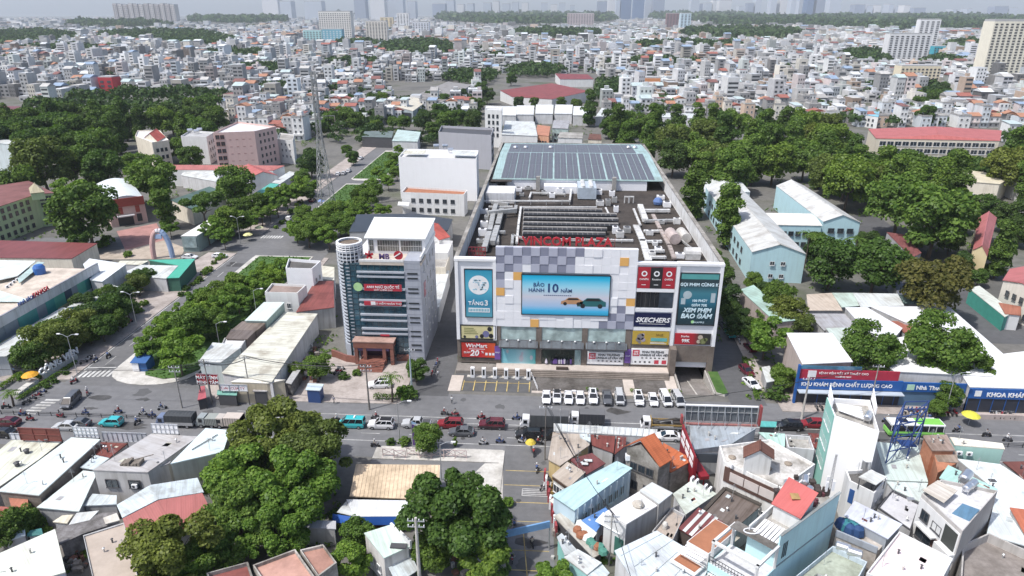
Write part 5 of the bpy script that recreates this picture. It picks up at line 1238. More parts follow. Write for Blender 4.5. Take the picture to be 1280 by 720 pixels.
# front frame and terraces step down toward the street
part(MB().prism([FP(0,0,0)[:2],FP(0,6.2,0)[:2],FP(5.2,6.2,0)[:2],FP(5.2,0,0)[:2]],0,6.2),'wall',CY_,o)
part(MB().poly([FP(.1,.1,6.23),FP(.1,6.1,6.23),FP(5.1,6.1,6.23),FP(5.1,.1,6.23)]),'terrace_floor',LGREY,o)
part(MB().prism([FP(-1.6,6.4,0)[:2],FP(-1.6,9.6,0)[:2],FP(5.0,9.6,0)[:2],FP(5.0,6.4,0)[:2]],0,7.4),'wall',WHITE,o)
part(MB().poly([FP(-1.5,6.5,7.43),FP(-1.5,9.5,7.43),FP(4.9,9.5,7.43),FP(4.9,6.5,7.43)]),'terrace_floor',mat('terracotta',(.36,.15,.08),.85,'slab',dirt=.2),o)
m=MB()
for s,t in((.1,.1),(4.9,.1),(4.9,6.0),(.1,6.0)):m.bar(FP(s,t,6.2),FP(s,t,9.6),.3,.3)
m.bar(FP(-.2,.1,9.6),FP(5.1,.1,9.6),.35,.35);m.bar(FP(-.2,6,9.6),FP(5.1,6,9.6),.35,.35);m.bar(FP(4.9,-.1,9.6),FP(4.9,6.2,9.6),.35,.35)
part(m,'white_frame',WHITE,o)
m=MB();[m.bar(FP(-.1,t,9.9),FP(-3,t,10.2),.35,.08)for t in np.linspace(.5,3.4,7)];part(m,'pergola',WHITEC,o)
part(MB().poly([FP(-.5,.2,9.9),FP(-.5,6,9.9),FP(1.3,6,9.9),FP(1.3,.2,9.9)]),'flat_roof',DCONC,o)
q=FP(.2,3.6,9.95);m=MB();[m.bar(Vector((q.x+1.0*math.cos(a),q.y+.5*math.sin(a),10.05)),Vector((q.x+1.0*math.cos(a+.5),q.y+.5*math.sin(a+.5),10.05)),.12,.12)for a in np.arange(0,6.3,.5)];part(m,'hose_coil',WHITEC,o)
BLKR=mat('black_rail',(.02,.02,.022),.5)
railing(o,FP(5.1,.1,0),FP(5.1,6.1,0),6.25,1.05,BLKR,14);railing(o,FP(5.2,1.5,0),FP(6.5,1.5,0),5.0,1.2,BLKR,5);railing(o,FP(6.5,1.5,0),FP(6.5,5.5,0),5.0,1.2,BLKR,10)
part(MB().prism([FP(5.2,1.2,0)[:2],FP(5.2,5.8,0)[:2],FP(6.7,5.8,0)[:2],FP(6.7,1.2,0)[:2]],4.8,5.0),'balcony',WHITE,o)
part(MB().prism([FP(5.2,.0,0)[:2],FP(5.2,6.4,0)[:2],FP(8.5,6.4,0)[:2],FP(8.5,0,0)[:2]],0,3.2),'wall',CY_,o)
m=MB();z_=5.6
for k in range(9):m.bar(FP(3.2+k*.42,6.6,z_+1.2),FP(3.2+k*.42+.0,9.8,z_+1.0),.22,.08)
part(m,'slatted_awning',WHITEC,o);part(MB().prism([FP(5.2,6.5,0)[:2],FP(5.2,10.2,0)[:2],FP(7.6,10.2,0)[:2],FP(7.6,6.5,0)[:2]],5.2,5.5),'canopy',WHITE,o);part(MB().poly([FP(5.7,6.8,5.53),FP(5.7,9.9,5.53),FP(7.2,9.9,5.53),FP(7.2,6.8,5.53)]),'canopy_tiles',mat('terracotta',(.36,.15,.08),.85,'slab',dirt=.2),o)
nW=Vector((FR.y-BR.y,BR.x-FR.x,0)).normalized();nW=nW if nW.x>0 else-nW
for k in range(3):
 q=lp(FR,BR,.075+k*.028)+nW*.03;part(MB().hexa([(q.x,q.y,7.2),(q.x+.25*-ax.x,q.y+.25*-ax.y,7.2),(q.x+.25*-ax.x+nW.x*.03,q.y+.25*-ax.y+nW.y*.03,7.2),(q.x+nW.x*.03,q.y+nW.y*.03,7.2),(q.x,q.y,9.6),(q.x-.25*ax.x,q.y-.25*ax.y,9.6),(q.x-.25*ax.x+nW.x*.03,q.y-.25*ax.y+nW.y*.03,9.6),(q.x+nW.x*.03,q.y+nW.y*.03,9.6)]),'slit_window',GLASS,o)
part(MB().bar(FR+nW*.04+Vector((0,0,6.4-H)),BR+nW*.04+Vector((0,0,6.4-H)),.1,.16),'string_course',mat('slate_band',(.22,.27,.28),.8),o)
for s,t in((-12.5,2.2),(-11.5,5),(-14.5,3.8)):q=FP(s,t,9.45);tank(o,q.x,q.y,q.z,1.2,1.0)
m=MB()
for k in range(26):q=FP(rr.uniform(-15.5,-9.5),rr.uniform(.8,5.6),9.43);e=rr.uniform(.15,.5);m.box(q.x-e,q.x+e,q.y-e,q.y+e,9.43,9.43+rr.uniform(.2,1.1),k%3)
c_=part(m,'roof_clutter',[mat('dark_pots',(.06,.045,.04),.8),mat('maroon_pots',(.12,.035,.045),.8),mat('ash_pots',(.3,.29,.27),.8)],o);c_['kind']='stuff'
for k in range(4):q=FP(-9.6,.8+k*1.5,9.45);part(MB().tube([(q.x,q.y,9.45),(q.x,q.y,11.3)],.05,5),'post',DGREY,o)
# antenna mast on its roof
q=FP(-14.8,.6,9.4);an=thing('antenna_mast','slim steel antenna mast with panel aerials on the roof of the cyan house','antenna',(q.x,q.y,9.4))
m=MB();[m.bar((q.x+.22*math.cos(a),q.y+.22*math.sin(a),9.4),(q.x+.1*math.cos(a),q.y+.1*math.sin(a),16.2),.06,.06)for a in(0,2.1,4.2)];[m.bar((q.x-.2,q.y,z),(q.x+.2,q.y,z+.5),.03,.03)for z in np.arange(9.5,16,.55)];part(m,'mast',STEEL,an)
for k in range(4):a=k*1.57+.4;part(MB().box(q.x+.55*math.cos(a)-.16,q.x+.55*math.cos(a)+.16,q.y+.55*math.sin(a)-.1,q.y+.55*math.sin(a)+.1,10.2+.4*(k%2),11.8+.4*(k%2)),'aerial_panel',WHITEC,an)
# ---- small white house with blue door and rooftop panel
o,P=house('house','small white house with a blue door and a white panel above its roof',[(1057,588,7.6),(1088,586,7.6),(1109,598,7.6),(1093,616,7.6),(1062,601,7.6)],WHITE,mat('dark_roof_deck',(.12,.115,.11),.9,'slab'),'house',GFR,parapet=.6)
awning(o,[(1073,596,9.0),(1088,587,9.0),(1109,596,9.0),(1095,606,9.0)],WHITER,.1,'roof_panel');[postmark(o,px(u,v,9.0),7,8.9,DGREY)for u,v in((1075,597),(1094,604),(1107,597),(1088,588.5))]
wallpanel(o,P[4],P[3],.08,.28,4.0,6.4,mat('blue_door',(.03,.09,.26),.5),'door',.07);windows(o,P[3],P[2],[4.2],2,.9,1.2,P[0]);q=px(1080,590,7.0);part(MB().cyl(q.x,q.y,7.0,9.2,.6,12),'water_tank',STAIN,o)
# ---- tall white slab building
WB=mat('stark_white',(.84,.84,.84),.6,'wall',dirt=.06)
o,P=house('tower_house','tall white building with a blank wall and slatted roof screens',[(1043,520,14.5),(1099,539.5,14.5),(1087,500,14.5),(1034,497,14.5)],WB,CONC,'building',GFR,parapet=1.0)
def slats(a,b,z,n,wd,hh,root,mm=WHITEC):
 for k in range(n):q=lp(a,b,(k+.5)/n);part(MB().bar(Vector((q.x-wd/2,q.y,z)),Vector((q.x+wd/2,q.y,z+hh)),.14,.3),'roof_slat',mm,root)
m=MB()
for k in range(5):m.bar(lp(P[3],P[0],.05,15.2+k*.42),lp(P[3],P[0],.62,14.9+k*.25),.12,.22)
part(m,'slatted_screen',WHITEC,o);m=MB()
for k in range(5):m.bar(lp(P[2],P[1],.08,15.3+k*.42),lp(P[2],P[1],.55,15.0+k*.25),.12,.22)
part(m,'slatted_screen',WHITEC,o)
m=MB();[m.bar(lp(P[3],P[0],t,14.1)+Vector((1.2,0,0)),lp(P[2],P[1],t,14.1)-Vector((1.5,0,0)),.35,.1)for t in np.linspace(.2,.55,6)];part(m,'pergola',WHITEC,o)
q=lp(P[2],P[1],.55)+Vector((-1.0,0,0));tank(o,q.x,q.y,13.6,1.0,1.1)
part(MB().hexa([(P[0].x-.02,P[0].y,0),(P[0].x-.1,P[0].y,0),(P[3].x-.1,P[3].y,0),(P[3].x-.02,P[3].y,0),(P[0].x-.02,P[0].y,14.6),(P[0].x-.1,P[0].y,14.6),(P[3].x-.1,P[3].y,14.6),(P[3].x-.02,P[3].y,14.6)]),'teal_facade',mat('teal_facade',(.28,.55,.48),.6,'wall',dirt=.15),o)
windows(o,P[0],P[3],[4,7.5,11],3,1.1,1.6,P[1])
# ---- blue steel sign frame
o=thing('sign_frame','tall empty blue steel frame tower standing on the mint roof','steel frame',tuple(px(1128,565,5.4)),None);BS=mat('blue_steel',(.025,.06,.20),.5)
c4=[px(1107,579,5.4),px(1133,573,5.4),px(1147,556,5.4),px(1118,557,5.4)]
m=MB()
for q in c4:m.bar(q,q+Vector((0,0,8.5)),.15,.15)
part(m,'post',BS,o);m=MB()
for z in(2.2,4.6,7.0,8.4):
 for i in range(4):a,b=c4[i],c4[(i+1)%4];m.bar(a+Vector((0,0,z)),b+Vector((0,0,z)),.13,.13)
part(m,'beam',BS,o);m=MB()
for i in range(4):
 a,b=c4[i],c4[(i+1)%4];m.bar(a,b+Vector((0,0,4.6)),.1,.1);m.bar(b+Vector((0,0,4.6)),a+Vector((0,0,8.4)),.1,.1)
part(m,'brace',BS,o);q=lp(c4[0],c4[2],.6);part(MB().box(q.x-1.3,q.x+1.1,q.y-.9,q.y+.9,7.0,7.15),'platform',BS,o)
# ---- mint roofs and grey terrace
o,P=house('house','broad pale mint roof below the blue steel frame',[(1094,552,5.2),(1147,557,5.2),(1160,602,5.0),(1108,600,5.0)],LGREY,tin((.58,.67,.63),.25),'house',GFR)
o,P=house('house','lower pale mint roof between the broad mint roof and the grey terrace',[(1108,601.5,4.9),(1160,603.5,4.9),(1150,627,4.7),(1116,611,4.7)],LGREY,tin((.60,.68,.66),.25),'house',GFR)
o,P=house('house','flat pale grey roof terrace with dark edges left of the brown fronted house',[(1115,612.5,5.2),(1150,629,5.2),(1138,662,5.2),(1097,634,5.2)],GREY,mat('pale_grey_deck',(.56,.56,.58),.9,'slab',dirt=.2),'house',GFR,parapet=.25,pm=DGREY)
q=px(1138,625,5.0);part(MB().box(q.x-.5,q.x+.5,q.y-.3,q.y+.3,4.9,5.3),'roof_hatch',STEEL,o)
# ---- orange brick tower house
OB=mat('orange_brick',(.46,.20,.115),.9,'slab',dirt=.3)
o,P=house('house','narrow house with a bare orange brick side and brown tin roofs',[(1153,544,8.6),(1183,543,8.6),(1194,563,8.2),(1165,563,8.2)],OB,tin((.36,.28,.24),.4),'house',GFR)
part(MB().slab([tuple(px(*c))for c in((1166,564,7.4),(1195,564,7.4),(1198,578,7.0),(1172,577,7.0))],.14),'roof',tin((.36,.29,.24),.4),o);w_=shrink([px(*c)for c in((1166,564,7.4),(1195,564,7.4),(1198,578,7.0),(1172,590,7.0))],.2);part(MB().prism(w_,0,[7.2,7.2,6.8,6.8]),'wall',OB,o)
# ---- mint house with cream top
o,P=house('house','mint walled house with a cream tin roof and two air conditioners at the back',[(1187,546,7.0),(1253,554,7.0),(1256,561,6.6),(1193,556,6.6)],wall((.36,.56,.50),.15),tin((.74,.71,.62),.25),'house',GFR,over=.12)
for t in(.1,.3):q=lp(P[3],P[2],t);aircon(o,q.x,q.y-.45,5.1)
o,P=house('house','large white tin roof at the right edge next to the mint wedge roof',[(1196,573,4.9),(1250,580,4.9),(1310,620,4.9),(1310,690,4.9),(1233,668,4.9),(1246,614,4.9)],GREY,tin((.68,.74,.75),.18),'house',GFR)
q=px(1240,601,4.9);part(MB().box(q.x-.5,q.x+.5,q.y-.3,q.y+.3,4.9,5.05),'roof_hatch',DGREY,o)
o,P=house('house','turquoise wedge roof with a steel water tank behind the brown fronted house',[(1185,581,7.4),(1247,611,7.4),(1238,622,7.2),(1174,597,7.2)],LGREY,tin((.40,.62,.57),.2),'house',GFR)
q=px(1204,606,7.3);tank(o,q.x,q.y,7.4,.8,1.5)
o,P=house('house','dark maroon tiled roof cut by the right edge',[(1253,577,4.6),(1300,576,4.6),(1300,622,4.0),(1270,590,4.4)],GREY,tile((.17,.06,.05)),'house',GFR)
o,P=house('house','orange tin roof corner at the right edge',[(1262,634,5.9),(1310,640,5.9),(1310,690,5.2),(1281,668,5.4)],GREY,tin((.50,.16,.09),.25),'house',GFR)
# ---- white and brown townhouse with blank grey side
H=10.2
o,P=house('townhouse','white townhouse with brown panelled front and blue awning',[(1152,617,H),(1176,599,H),(1247,613,H),(1203,664,H)],mat('blank_grey_side',(.44,.42,.40),.85,'wall',dirt=.3),LGREY,'house',GFR,parapet=.5)
a,b=P[0],P[3]
wallpanel(o,a,b,0,.98,.2,9.6,WHITE,'front_render',.07);wallpanel(o,a,b,.1,.62,3.6,6.0,BRW,'cladding',.09,.07);wallpanel(o,a,b,.46,.64,.3,3.6,BRW,'cladding',.09,.07)
windows(o,a,b,[6.8],1,1.7,1.3,P[2],DGREY,margin=.06);
for t,z,w__ in((.22,6.9,1.4),(.3,3.9,2.8),(.2,1.0,2.0)):
 q=lp(a,b,t);n_=Vector((b.y-a.y,a.x-b.x,0)).normalized();n_=n_ if n_.y<0 else-n_;q=q+n_*.2;window(o,(q.x,q.y,z),math.atan2(n_.y,n_.x)+PI/2,w__,1.6,DGREY)
part(MB().hexa([tuple(lp(a,b,.12,6.0)+n_*.9),tuple(lp(a,b,.56,6.0)+n_*.9),tuple(lp(a,b,.56,6.0)),tuple(lp(a,b,.12,6.0)),tuple(lp(a,b,.12,6.25)+n_*.9),tuple(lp(a,b,.56,6.25)+n_*.9),tuple(lp(a,b,.56,6.25)),tuple(lp(a,b,.12,6.25))]),'ledge',WHITE,o)
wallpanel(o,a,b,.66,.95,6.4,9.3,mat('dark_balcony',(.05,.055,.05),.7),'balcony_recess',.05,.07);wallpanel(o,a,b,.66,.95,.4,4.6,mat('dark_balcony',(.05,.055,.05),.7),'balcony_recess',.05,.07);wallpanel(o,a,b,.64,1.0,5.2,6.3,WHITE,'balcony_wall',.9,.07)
awning(o,[(1203,629,10.6),(1224.5,637,10.6),(1211,652,9.7),(1189,642,9.7)],tin((.09,.21,.34),.25));[postmark(o,px(u,v,9.7),6.3,9.6,WHITEC,.05)for u,v in((1190,642.5),(1210,651))]
q=px(1214,610,10);tank(o,q.x,q.y,9.8,.7,1.0);q=px(1208,614,10);tank(o,q.x,q.y,9.8,.7,1.0)
part(MB().slab([tuple(px(*c))for c in((1153,612,10.9),(1172,600,10.9),(1197,613,10.9),(1180,628,10.9))],.12),'roof',tin((.62,.58,.52),.4),o)
o,P=house('house','grey walled house with a bare roof terrace at the lower right corner',[(1203,680,5.2),(1236,666,5.2),(1310,700,5.2),(1300,760,5.2),(1200,740,5.2)],mat('blank_grey_side',(.44,.42,.40),.85,'wall',dirt=.3),mat('taupe_deck',(.27,.24,.22),.9,'slab',dirt=.4),'house',GFR,parapet=1.4)
# ---- lavender roof, terrace, pink roof, green roof with tanks
o,P=house('house','house with a lavender blue roof above an unfinished concrete terrace',[(1068,626,6.8),(1128,655,6.8),(1110,673.5,6.2),(1055,644,6.2)],mat('steel_grey_wall',(.33,.36,.40),.8,'wall',dirt=.3),LAVR,'house',GFR)
q4=[px(*c)for c in((1054,646,4.6),(1109,675,4.6),(1096,690,4.6),(1044,668,4.6))];part(MB().prism([q[:2]for q in q4],0,4.6),'terrace',mat('rough_concrete',(.50,.46,.42),.9,'slab',dirt=.5),o)
lw=MB();lwall(lw,q4[2],q4[3],4.4,5.4,.25);part(lw,'parapet',mat('steel_grey_wall',(.33,.36,.40),.8,'wall',dirt=.3),o)
for k in range(7):q=px(1052+k*3.2,657+k*1.4+rr.uniform(-3,3),5);part(MB().lathe(q.x,q.y,[(.2,4.6),(1.0,4.9),(.8,5.9),(.1,6.3)],7),'tarpaulin',mat('teal_tarp',(.03,.17,.20),.8)if k%3 else mat('navy_tarp',(.02,.06,.16),.8),o)
o,P=house('house','house with a wide pale pink roof terrace and white parapet',[(1124,664,7.0),(1191,698,7.0),(1166,745,7.0),(1083,716,7.0),(1097,697,7.0)],WHITE,mat('pale_pink_deck',(.74,.62,.62),.9,'slab',dirt=.15),'house',GFR,parapet=.45)
o,P=house('house','house with a mossy green tiled terrace and two steel tanks',[(1041,682,5.0),(1084,702,5.0),(1058,750,5.0),(985,728,5.0)],wall((.50,.58,.64)),mat('mossy_tiles',(.40,.44,.36),.9,'slab',dirt=.4),'house',GFR,parapet=.8)
for u,v in((1053,692),(1067,699)):q=px(u,v,4.3);tank(o,q.x,q.y+.2,4.22,-.45,1.15)
# ================================================================== low houses south of the road, left part
GFL='low roofs left of the big trees'
o,P=house('house','long house with a cream tin roof and rusty patches behind the rust red panel',[(14,550,4.6),(80,549.5,4.6),(49,574,4.6),(-12,616,4.4),(-45,600,4.4)],GREY,tin((.66,.68,.58),.35),'house',GFL)
for u,v in((34,566),(22,582),(60,552)):q=px(u,v,4.6);part(MB().lathe(q.x,q.y,[(.35,4.6),(.35,5.1),(.5,5.2),(.02,5.5)],8),'roof_ventilator',DGREY,o)
o,P=house('house','long house with a pale mint tin roof running away from the street',[(89,546.5,5.2),(126,549,5.2),(48.5,619,4.8),(-3,613.5,4.8)],mat('stained_brown_wall',(.25,.21,.18),.9,'slab',dirt=.5),tin((.66,.73,.72),.22),'house',GFL)
o,P=house('house','small maroon tin roof between the mint roof and the grey block',[(126,552.5,4.0),(160,554,4.0),(137,572,3.8),(119,568,3.8)],GREY,tin((.20,.055,.045),.3),'house',GFL)
o,P=house('house','house with a pale mint hipped roof next to the grey block',[(104,588,3.9),(122,590,3.9),(99,639,3.5),(46,634,3.5)],GREY,tin((.66,.74,.72),.22),'house',GFL)
o,P=house('house','narrow white tin roofed strip between the mint roofs',[(119,568.5,3.9),(137,572.5,3.9),(118,587,3.9),(100,584,3.9)],GREY,PALEB,'house',GFL)
o,P=house('house','wide grey rendered house with a flat grey roof and two barred windows',[(116,587.5,7.0),(189,542,7.0),(248,545.5,7.0),(185,590,7.0)],mat('pale_grey_wall',(.50,.485,.47),.85,'wall',dirt=.4),tin((.47,.46,.46),.25),'house',GFL,over=.1)
windows(o,P[0],P[3],[3.9],2,1.9,1.5,P[2],DGREY,margin=.08);q=lp(P[0],P[3],.72);aircon(o,q.x,q.y-.3,4.2);aircon(o,q.x+3.5,q.y-.3,4.2)
m=MB();q=px(163,581,7.0);[m.box(q.x-1.4+k*.55,q.x-1.0+k*.55,q.y-.4,q.y+1.0,7.02,7.3+.2*(k%3))for k in range(6)];m.bar((q.x-1,q.y,7.4),(q.x+3.0,q.y+1.6,7.9),.1,.1);k_=part(m,'roof_clutter',mat('scrap_timber',(.22,.19,.16),.9,'slab'),o);k_['kind']='stuff'
o,P=house('house','house with a pale aqua roof and a beige end wall beside the big trees',[(213,579.5,7.4),(257,535,7.8),(288,537.5,7.8),(279,564.5,7.4)],mat('greenish_wall',(.40,.41,.36),.9,'wall',dirt=.4),tin((.62,.72,.74),.2),'house',GFL,over=.12)
m=MB();m.bar(px(240,562,7.7),px(272,543,7.9),.12,.1);part(m,'roof_pole',DGREY,o)
o,P=house('house','grey sided annexe joining the grey block and the aqua roof',[(185,589,6.4),(212,579,6.4),(214,576,6.4),(196,572,6.4)],mat('pale_grey_wall',(.50,.485,.47),.85,'wall',dirt=.4),GREYR,'house',GFL)
# light blue and red double roof
A=[px(146,631,6.0),px(188,606,6.6),px(247,597,6.0),px(255,615,6.6),px(198,624,7.2),px(153,647,6.6)]
o=thing('house','house with a light blue front roof and a red tin rear roof','house',tuple((A[0]+A[3])/2)[:2]+(0,),GFL)
part(MB().slab([tuple(A[0]),tuple(A[1]),tuple(A[4]),tuple(A[5])],.12),'roof',PALEB,o);part(MB().slab([tuple(A[1]),tuple(A[2]),tuple(A[3]),tuple(A[4])],.12),'roof',PALEB,o)
B_=[px(153.5,648,6.6),px(198.5,625,7.1),px(253,616,6.6),px(269,649,4.6),px(262,656,4.6),px(162,676,4.6)]
part(MB().slab([tuple(B_[0]),tuple(B_[1]),tuple(px(222,664,4.7)),tuple(B_[5])],.12),'roof',tin((.42,.13,.12),.2),o);part(MB().slab([tuple(B_[1]),tuple(B_[2]),tuple(B_[3]),tuple(px(222,664,4.7))],.12),'roof',tin((.42,.13,.12),.2),o)
w_=shrink([A[0],A[1],A[2],B_[3],B_[5]],.4);part(MB().prism(w_,0,[5.6,6.1,5.6,4.3,4.3]),'wall',GREY,o)
o,P=house('house','house with a big ribbed cream roof at the lower left corner',[(-25,702,5.4),(69,661,5.4),(82,715,5.0),(-25,745,5.0)],mat('lavender_wall',(.46,.48,.54),.8,'wall',dirt=.2),tin((.66,.68,.60),.15),'house',GFL)
windows(o,P[2],P[3],[2.4],5,1.3,1.2,P[0],DGREY)
o,P=house('house','house with a plain beige roof beside the olive tree',[(104,669,5.8),(155,653,5.8),(176,735,5.4),(121,745,5.4)],GREY,mat('beige_felt_roof',(.44,.37,.31),.85,'slab',dirt=.15),'house',GFL,parapet=.2)
o,P=house('ruin_wall','old soot stained block wall between the cream roof and the beige roof',[(70,661,3.2),(128,641,3.2),(146,640,3.2),(150,652,3.2),(104,667,3.2),(74,681,3.2)],mat('sooty_wall',(.26,.25,.25),.95,'slab',dirt=.8),mat('sooty_roof',(.22,.21,.21),.95,'slab',dirt=.8),'ruin',GFL)
for lbl,pts,c in(('small white tin roof left of the light blue roof',[(116,617,3.2),(146,619,3.2),(146,630,3.0),(104,632,3.0)],PALEB),('cream sheet roof above the old block wall',[(78,644,3.0),(92,643,3.0),(84,654,2.8),(66,652,2.8)],tin((.66,.62,.50),.3)),('white sheet roof leaning on the old block wall',[(96,641,3.4),(124,638,3.4),(112,650,3.2),(86,656,3.2)],WHITER),
('small square white roof against the light blue house',[(129,647,3.6),(146,641,3.6),(150,650,3.6),(132,655,3.6)],tin((.68,.66,.60),.25)),('small pale blue roof at the left edge',[(6,656,3.0),(30,648,3.0),(32,669,2.8),(6,677,2.8)],PALEB),('rusty red lean-to roof at the left edge',[(-8,632,3.2),(26,635,3.2),(22,645,2.8),(-8,650,2.8)],tin((.36,.09,.06),.35)),('small orange tin roof behind the rusty lean-to',[(11,622,3.6),(35,624,3.6),(36,634,3.2),(14,633,3.2)],tin((.42,.14,.08),.35)),
('dark teal sheet roof under the mint hipped roof',[(33,664,2.4),(52,660,2.4),(54,668,2.2),(34,670,2.2)],tin((.05,.22,.22),.3))):
 house('shed',lbl,pts,GREY,c,'shed',GFL)
# billboards seen from behind along the road
def sign(name,label,u0,u1,v,z0,z1,mm,rows_=3,cols=6,tilt=0.0,grid=STEEL,cat='billboard'):
 a,b=px(u0,v,z0),px(u1,v,z0);o=thing(name,label,cat,((a.x+b.x)/2,a.y,0),'billboards along the road')
 part(MB().hexa([(a.x,a.y,z0),(b.x,a.y,z0),(b.x,a.y+.1,z0),(a.x,a.y+.1,z0),(a.x,a.y+tilt,z1),(b.x,a.y+tilt,z1),(b.x,a.y+tilt+.1,z1),(a.x,a.y+tilt+.1,z1)]),'sign_panel',mm,o)
 m=MB()
 for k in range(rows_+1):t=k/rows_;m.bar((a.x,a.y+tilt*t-.06,z0+(z1-z0)*t),(b.x,a.y+tilt*t-.06,z0+(z1-z0)*t),.08,.08)
 for k in range(cols+1):x=a.x+(b.x-a.x)*k/cols;m.bar((x,a.y-.06,z0),(x,a.y+tilt-.06,z1),.07,.07)
 part(m,'sign_frame',grid,o)
 for x in(a.x+.2,(a.x+b.x)/2,b.x-.2):part(MB().box(x-.08,x+.08,a.y+.15,a.y+.3,0,z0+.5),'post',DGREY,o)
 return o
sign('billboard','rust red corrugated billboard back at the left roadside',27,80,549.5,5.0,7.4,tin((.20,.05,.04),.3),2,3,grid=mat('rust_frame',(.22,.07,.06),.8))
sign('billboard','white gridded billboard back left of the long translucent panel',94,125.5,546,5.0,7.0,WHITEC,3,6)
sign('billboard','long translucent panel sign right of the small white gridded billboard',130,187,551,4.2,6.0,mat('milky_panel',(.55,.56,.60),.5,'slab',dirt=.2),1,9)
sign('billboard','white gridded billboard back standing in front of the dark tarpaulin truck',191,225,541,7.1,8.9,WHITEC,2,6)
sign('billboard','low white panel at the far left roadside',14,27,549,4.0,5.2,WHITEC,1,2)
# pink roof terraces and small houses at the bottom
GPB='terrace houses at the bottom edge'
o,P=house('house','brown tiled terrace house at the bottom edge beside the olive tree',[(258,716,6.2),(310,702,6.2),(316,720,6.2),(268,745,6.2)],mat('mouldy_wall',(.34,.32,.29),.9,'slab',dirt=.7),mat('maroon_deck',(.22,.07,.06),.9,'slab'),'house',GPB,parapet=.6)
o,P=house('house','house with a salmon pink roof terrace and stained white parapet',[(316,706,6.4),(369,686,6.4),(396,724,6.4),(342,745,6.4)],mat('mouldy_wall2',(.50,.47,.43),.9,'slab',dirt=.6),mat('salmon_deck',(.52,.30,.24),.9,'slab',dirt=.25),'house',GPB,parapet=.55)
o,P=house('house','house with a brick pink roof terrace and teal strip next to the salmon terrace',[(375,687,6.2),(404,680,6.2),(421,703,6.2),(398,720,6.2)],mat('mouldy_wall2',(.50,.47,.43),.9,'slab',dirt=.6),mat('rose_deck',(.40,.22,.17),.9,'slab',dirt=.3),'house',GPB,parapet=.45)
o,P=house('house','long grey tin roof under the trees beside the blue shelter',[(362,649,3.4),(420,651,3.4),(420,661,3.2),(366,659,3.2)],GREY,tin((.46,.46,.48),.3),'shed',GPB)
# ================================================================== centre: beige shelter, blue shelter, small white house
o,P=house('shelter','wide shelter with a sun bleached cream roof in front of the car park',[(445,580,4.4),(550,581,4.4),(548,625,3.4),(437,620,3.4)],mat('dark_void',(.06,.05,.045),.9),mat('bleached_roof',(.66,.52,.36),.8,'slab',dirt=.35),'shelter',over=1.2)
m=MB();[m.bar(lp(P[0],P[1],t)+Vector((0,0,.04)),lp(P[3],P[2],t)+Vector((0,0,.04)),.06,.05)for t in np.linspace(.02,.98,22)];part(m,'roof_seam',mat('bleached_seam',(.58,.45,.32),.8,'slab'),o)
o,P=house('shelter','white roofed shelter with a bright blue fascia below the cream roof',[(433,624,3.7),(516,625.5,3.7),(505,645,3.2),(442,645.5,3.2)],mat('dark_red_wall',(.15,.05,.045),.8),tin((.70,.73,.75),.2),'shelter',over=.5)
BLF=mat('blue_fascia',(.025,.11,.42),.55)
part(MB().slab([(P[3].x,P[3].y-.02,3.15),(P[2].x,P[2].y-.02,3.15),(P[2].x,P[2].y-.3,1.9),(P[3].x,P[3].y-.3,1.9)],.08),'fascia',BLF,o);q=px(416,642,3.1);part(MB().slab([(q.x,q.y,3.1),(P[3].x-.05,P[3].y,3.15),(P[3].x-.4,P[3].y-.6,2.2),(q.x,q.y-.5,2.1)],.08),'fascia',BLF,o)
part(MB().slab([tuple(px(*c))for c in((421,640,3.3),(433,626,3.6),(442,645,3.2))],.1),'roof',WHITER,o)
o,P=house('house','small white house with a mint tin roof between the big tree and the bright bush',[(455,666,5.6),(487,656,5.6),(512,683,5.0),(480,697.5,5.0)],mat('aged_white',(.62,.60,.58),.85,'wall',dirt=.5),tin((.58,.70,.64),.35),'house',over=.15)
m=MB();lwall(m,P[1]+Vector((.2,0,0)),P[2]+Vector((.2,0,0)),4.6,6.0,.3);part(m,'parapet',WHITE,o);q=px(500,683,5.2);part(MB().box(q.x-1.3,q.x+.9,q.y-.35,q.y+.5,5.1,5.32),'roof_box',DGREY,o)
part(MB().slab([tuple(px(*c))for c in((481,699,3.2),(511,686,3.2),(523,712,2.8),(496,730,2.8))],.12),'awning',PALEB,o);windows(o,P[0],P[3],[1.5],2,.9,1.2,P[1])
# ================================================================== bank office beside the mall
YM=133.6
bank=thing('bank_office','seven storey office with a louvred round corner tower and dark glass front','office building',(-37,143,0))
SILV=mat('silver_cladding',(.40,.43,.48),.45,'paint',metal=.1,dirt=.25);DKM=mat('dark_louvre_gap',(.03,.035,.04),.5)
XB0,XB1=-45.4,-27.1;YMB=152.0
part(MB().box(-42.8,XB1-.15,YM+.5,YMB-.1,0,22.55),'body',LGREY,bank)
part(MB().box(-43.6,-30.55,YM+.2,YM+.5,.8,22.8),'glass_wall',BGLASS,bank)
m=MB();[m.box(-43.6+k*1.31,-43.54+k*1.31,YM+.1,YM+.22,.8,22.8)for k in range(11)];[m.box(-43.6,-30.6,YM+.12,YM+.22,z,z+.06)for z in np.arange(2,22.5,1.28)]
part(m,'mullion',mat('dark_mullion',(.05,.075,.09),.4),bank)
z_=lambda v:fy(470,v,YM)[1]
for v in(340,345.5,361,375,381,393,400,410.5,416.5):part(MB().box(-40.7,-30.5,YM-.35,YM+.18,z_(v)-.18,z_(v)+.18),'silver_fin',SILV,bank)
part(MB().box(-30.5,XB1,YM-.1,YMB,0,23.7),'grey_pier',mat('grey_panel',(.36,.38,.43),.5,'wall',dirt=.25),bank)
m=MB();[m.box(-30.3,-27.25,YM-.14,YM-.098,z,z+.03)for z in np.arange(1,23.5,1.3)];part(m,'panel_joint',mat('joint',(.25,.26,.3),.8),bank)
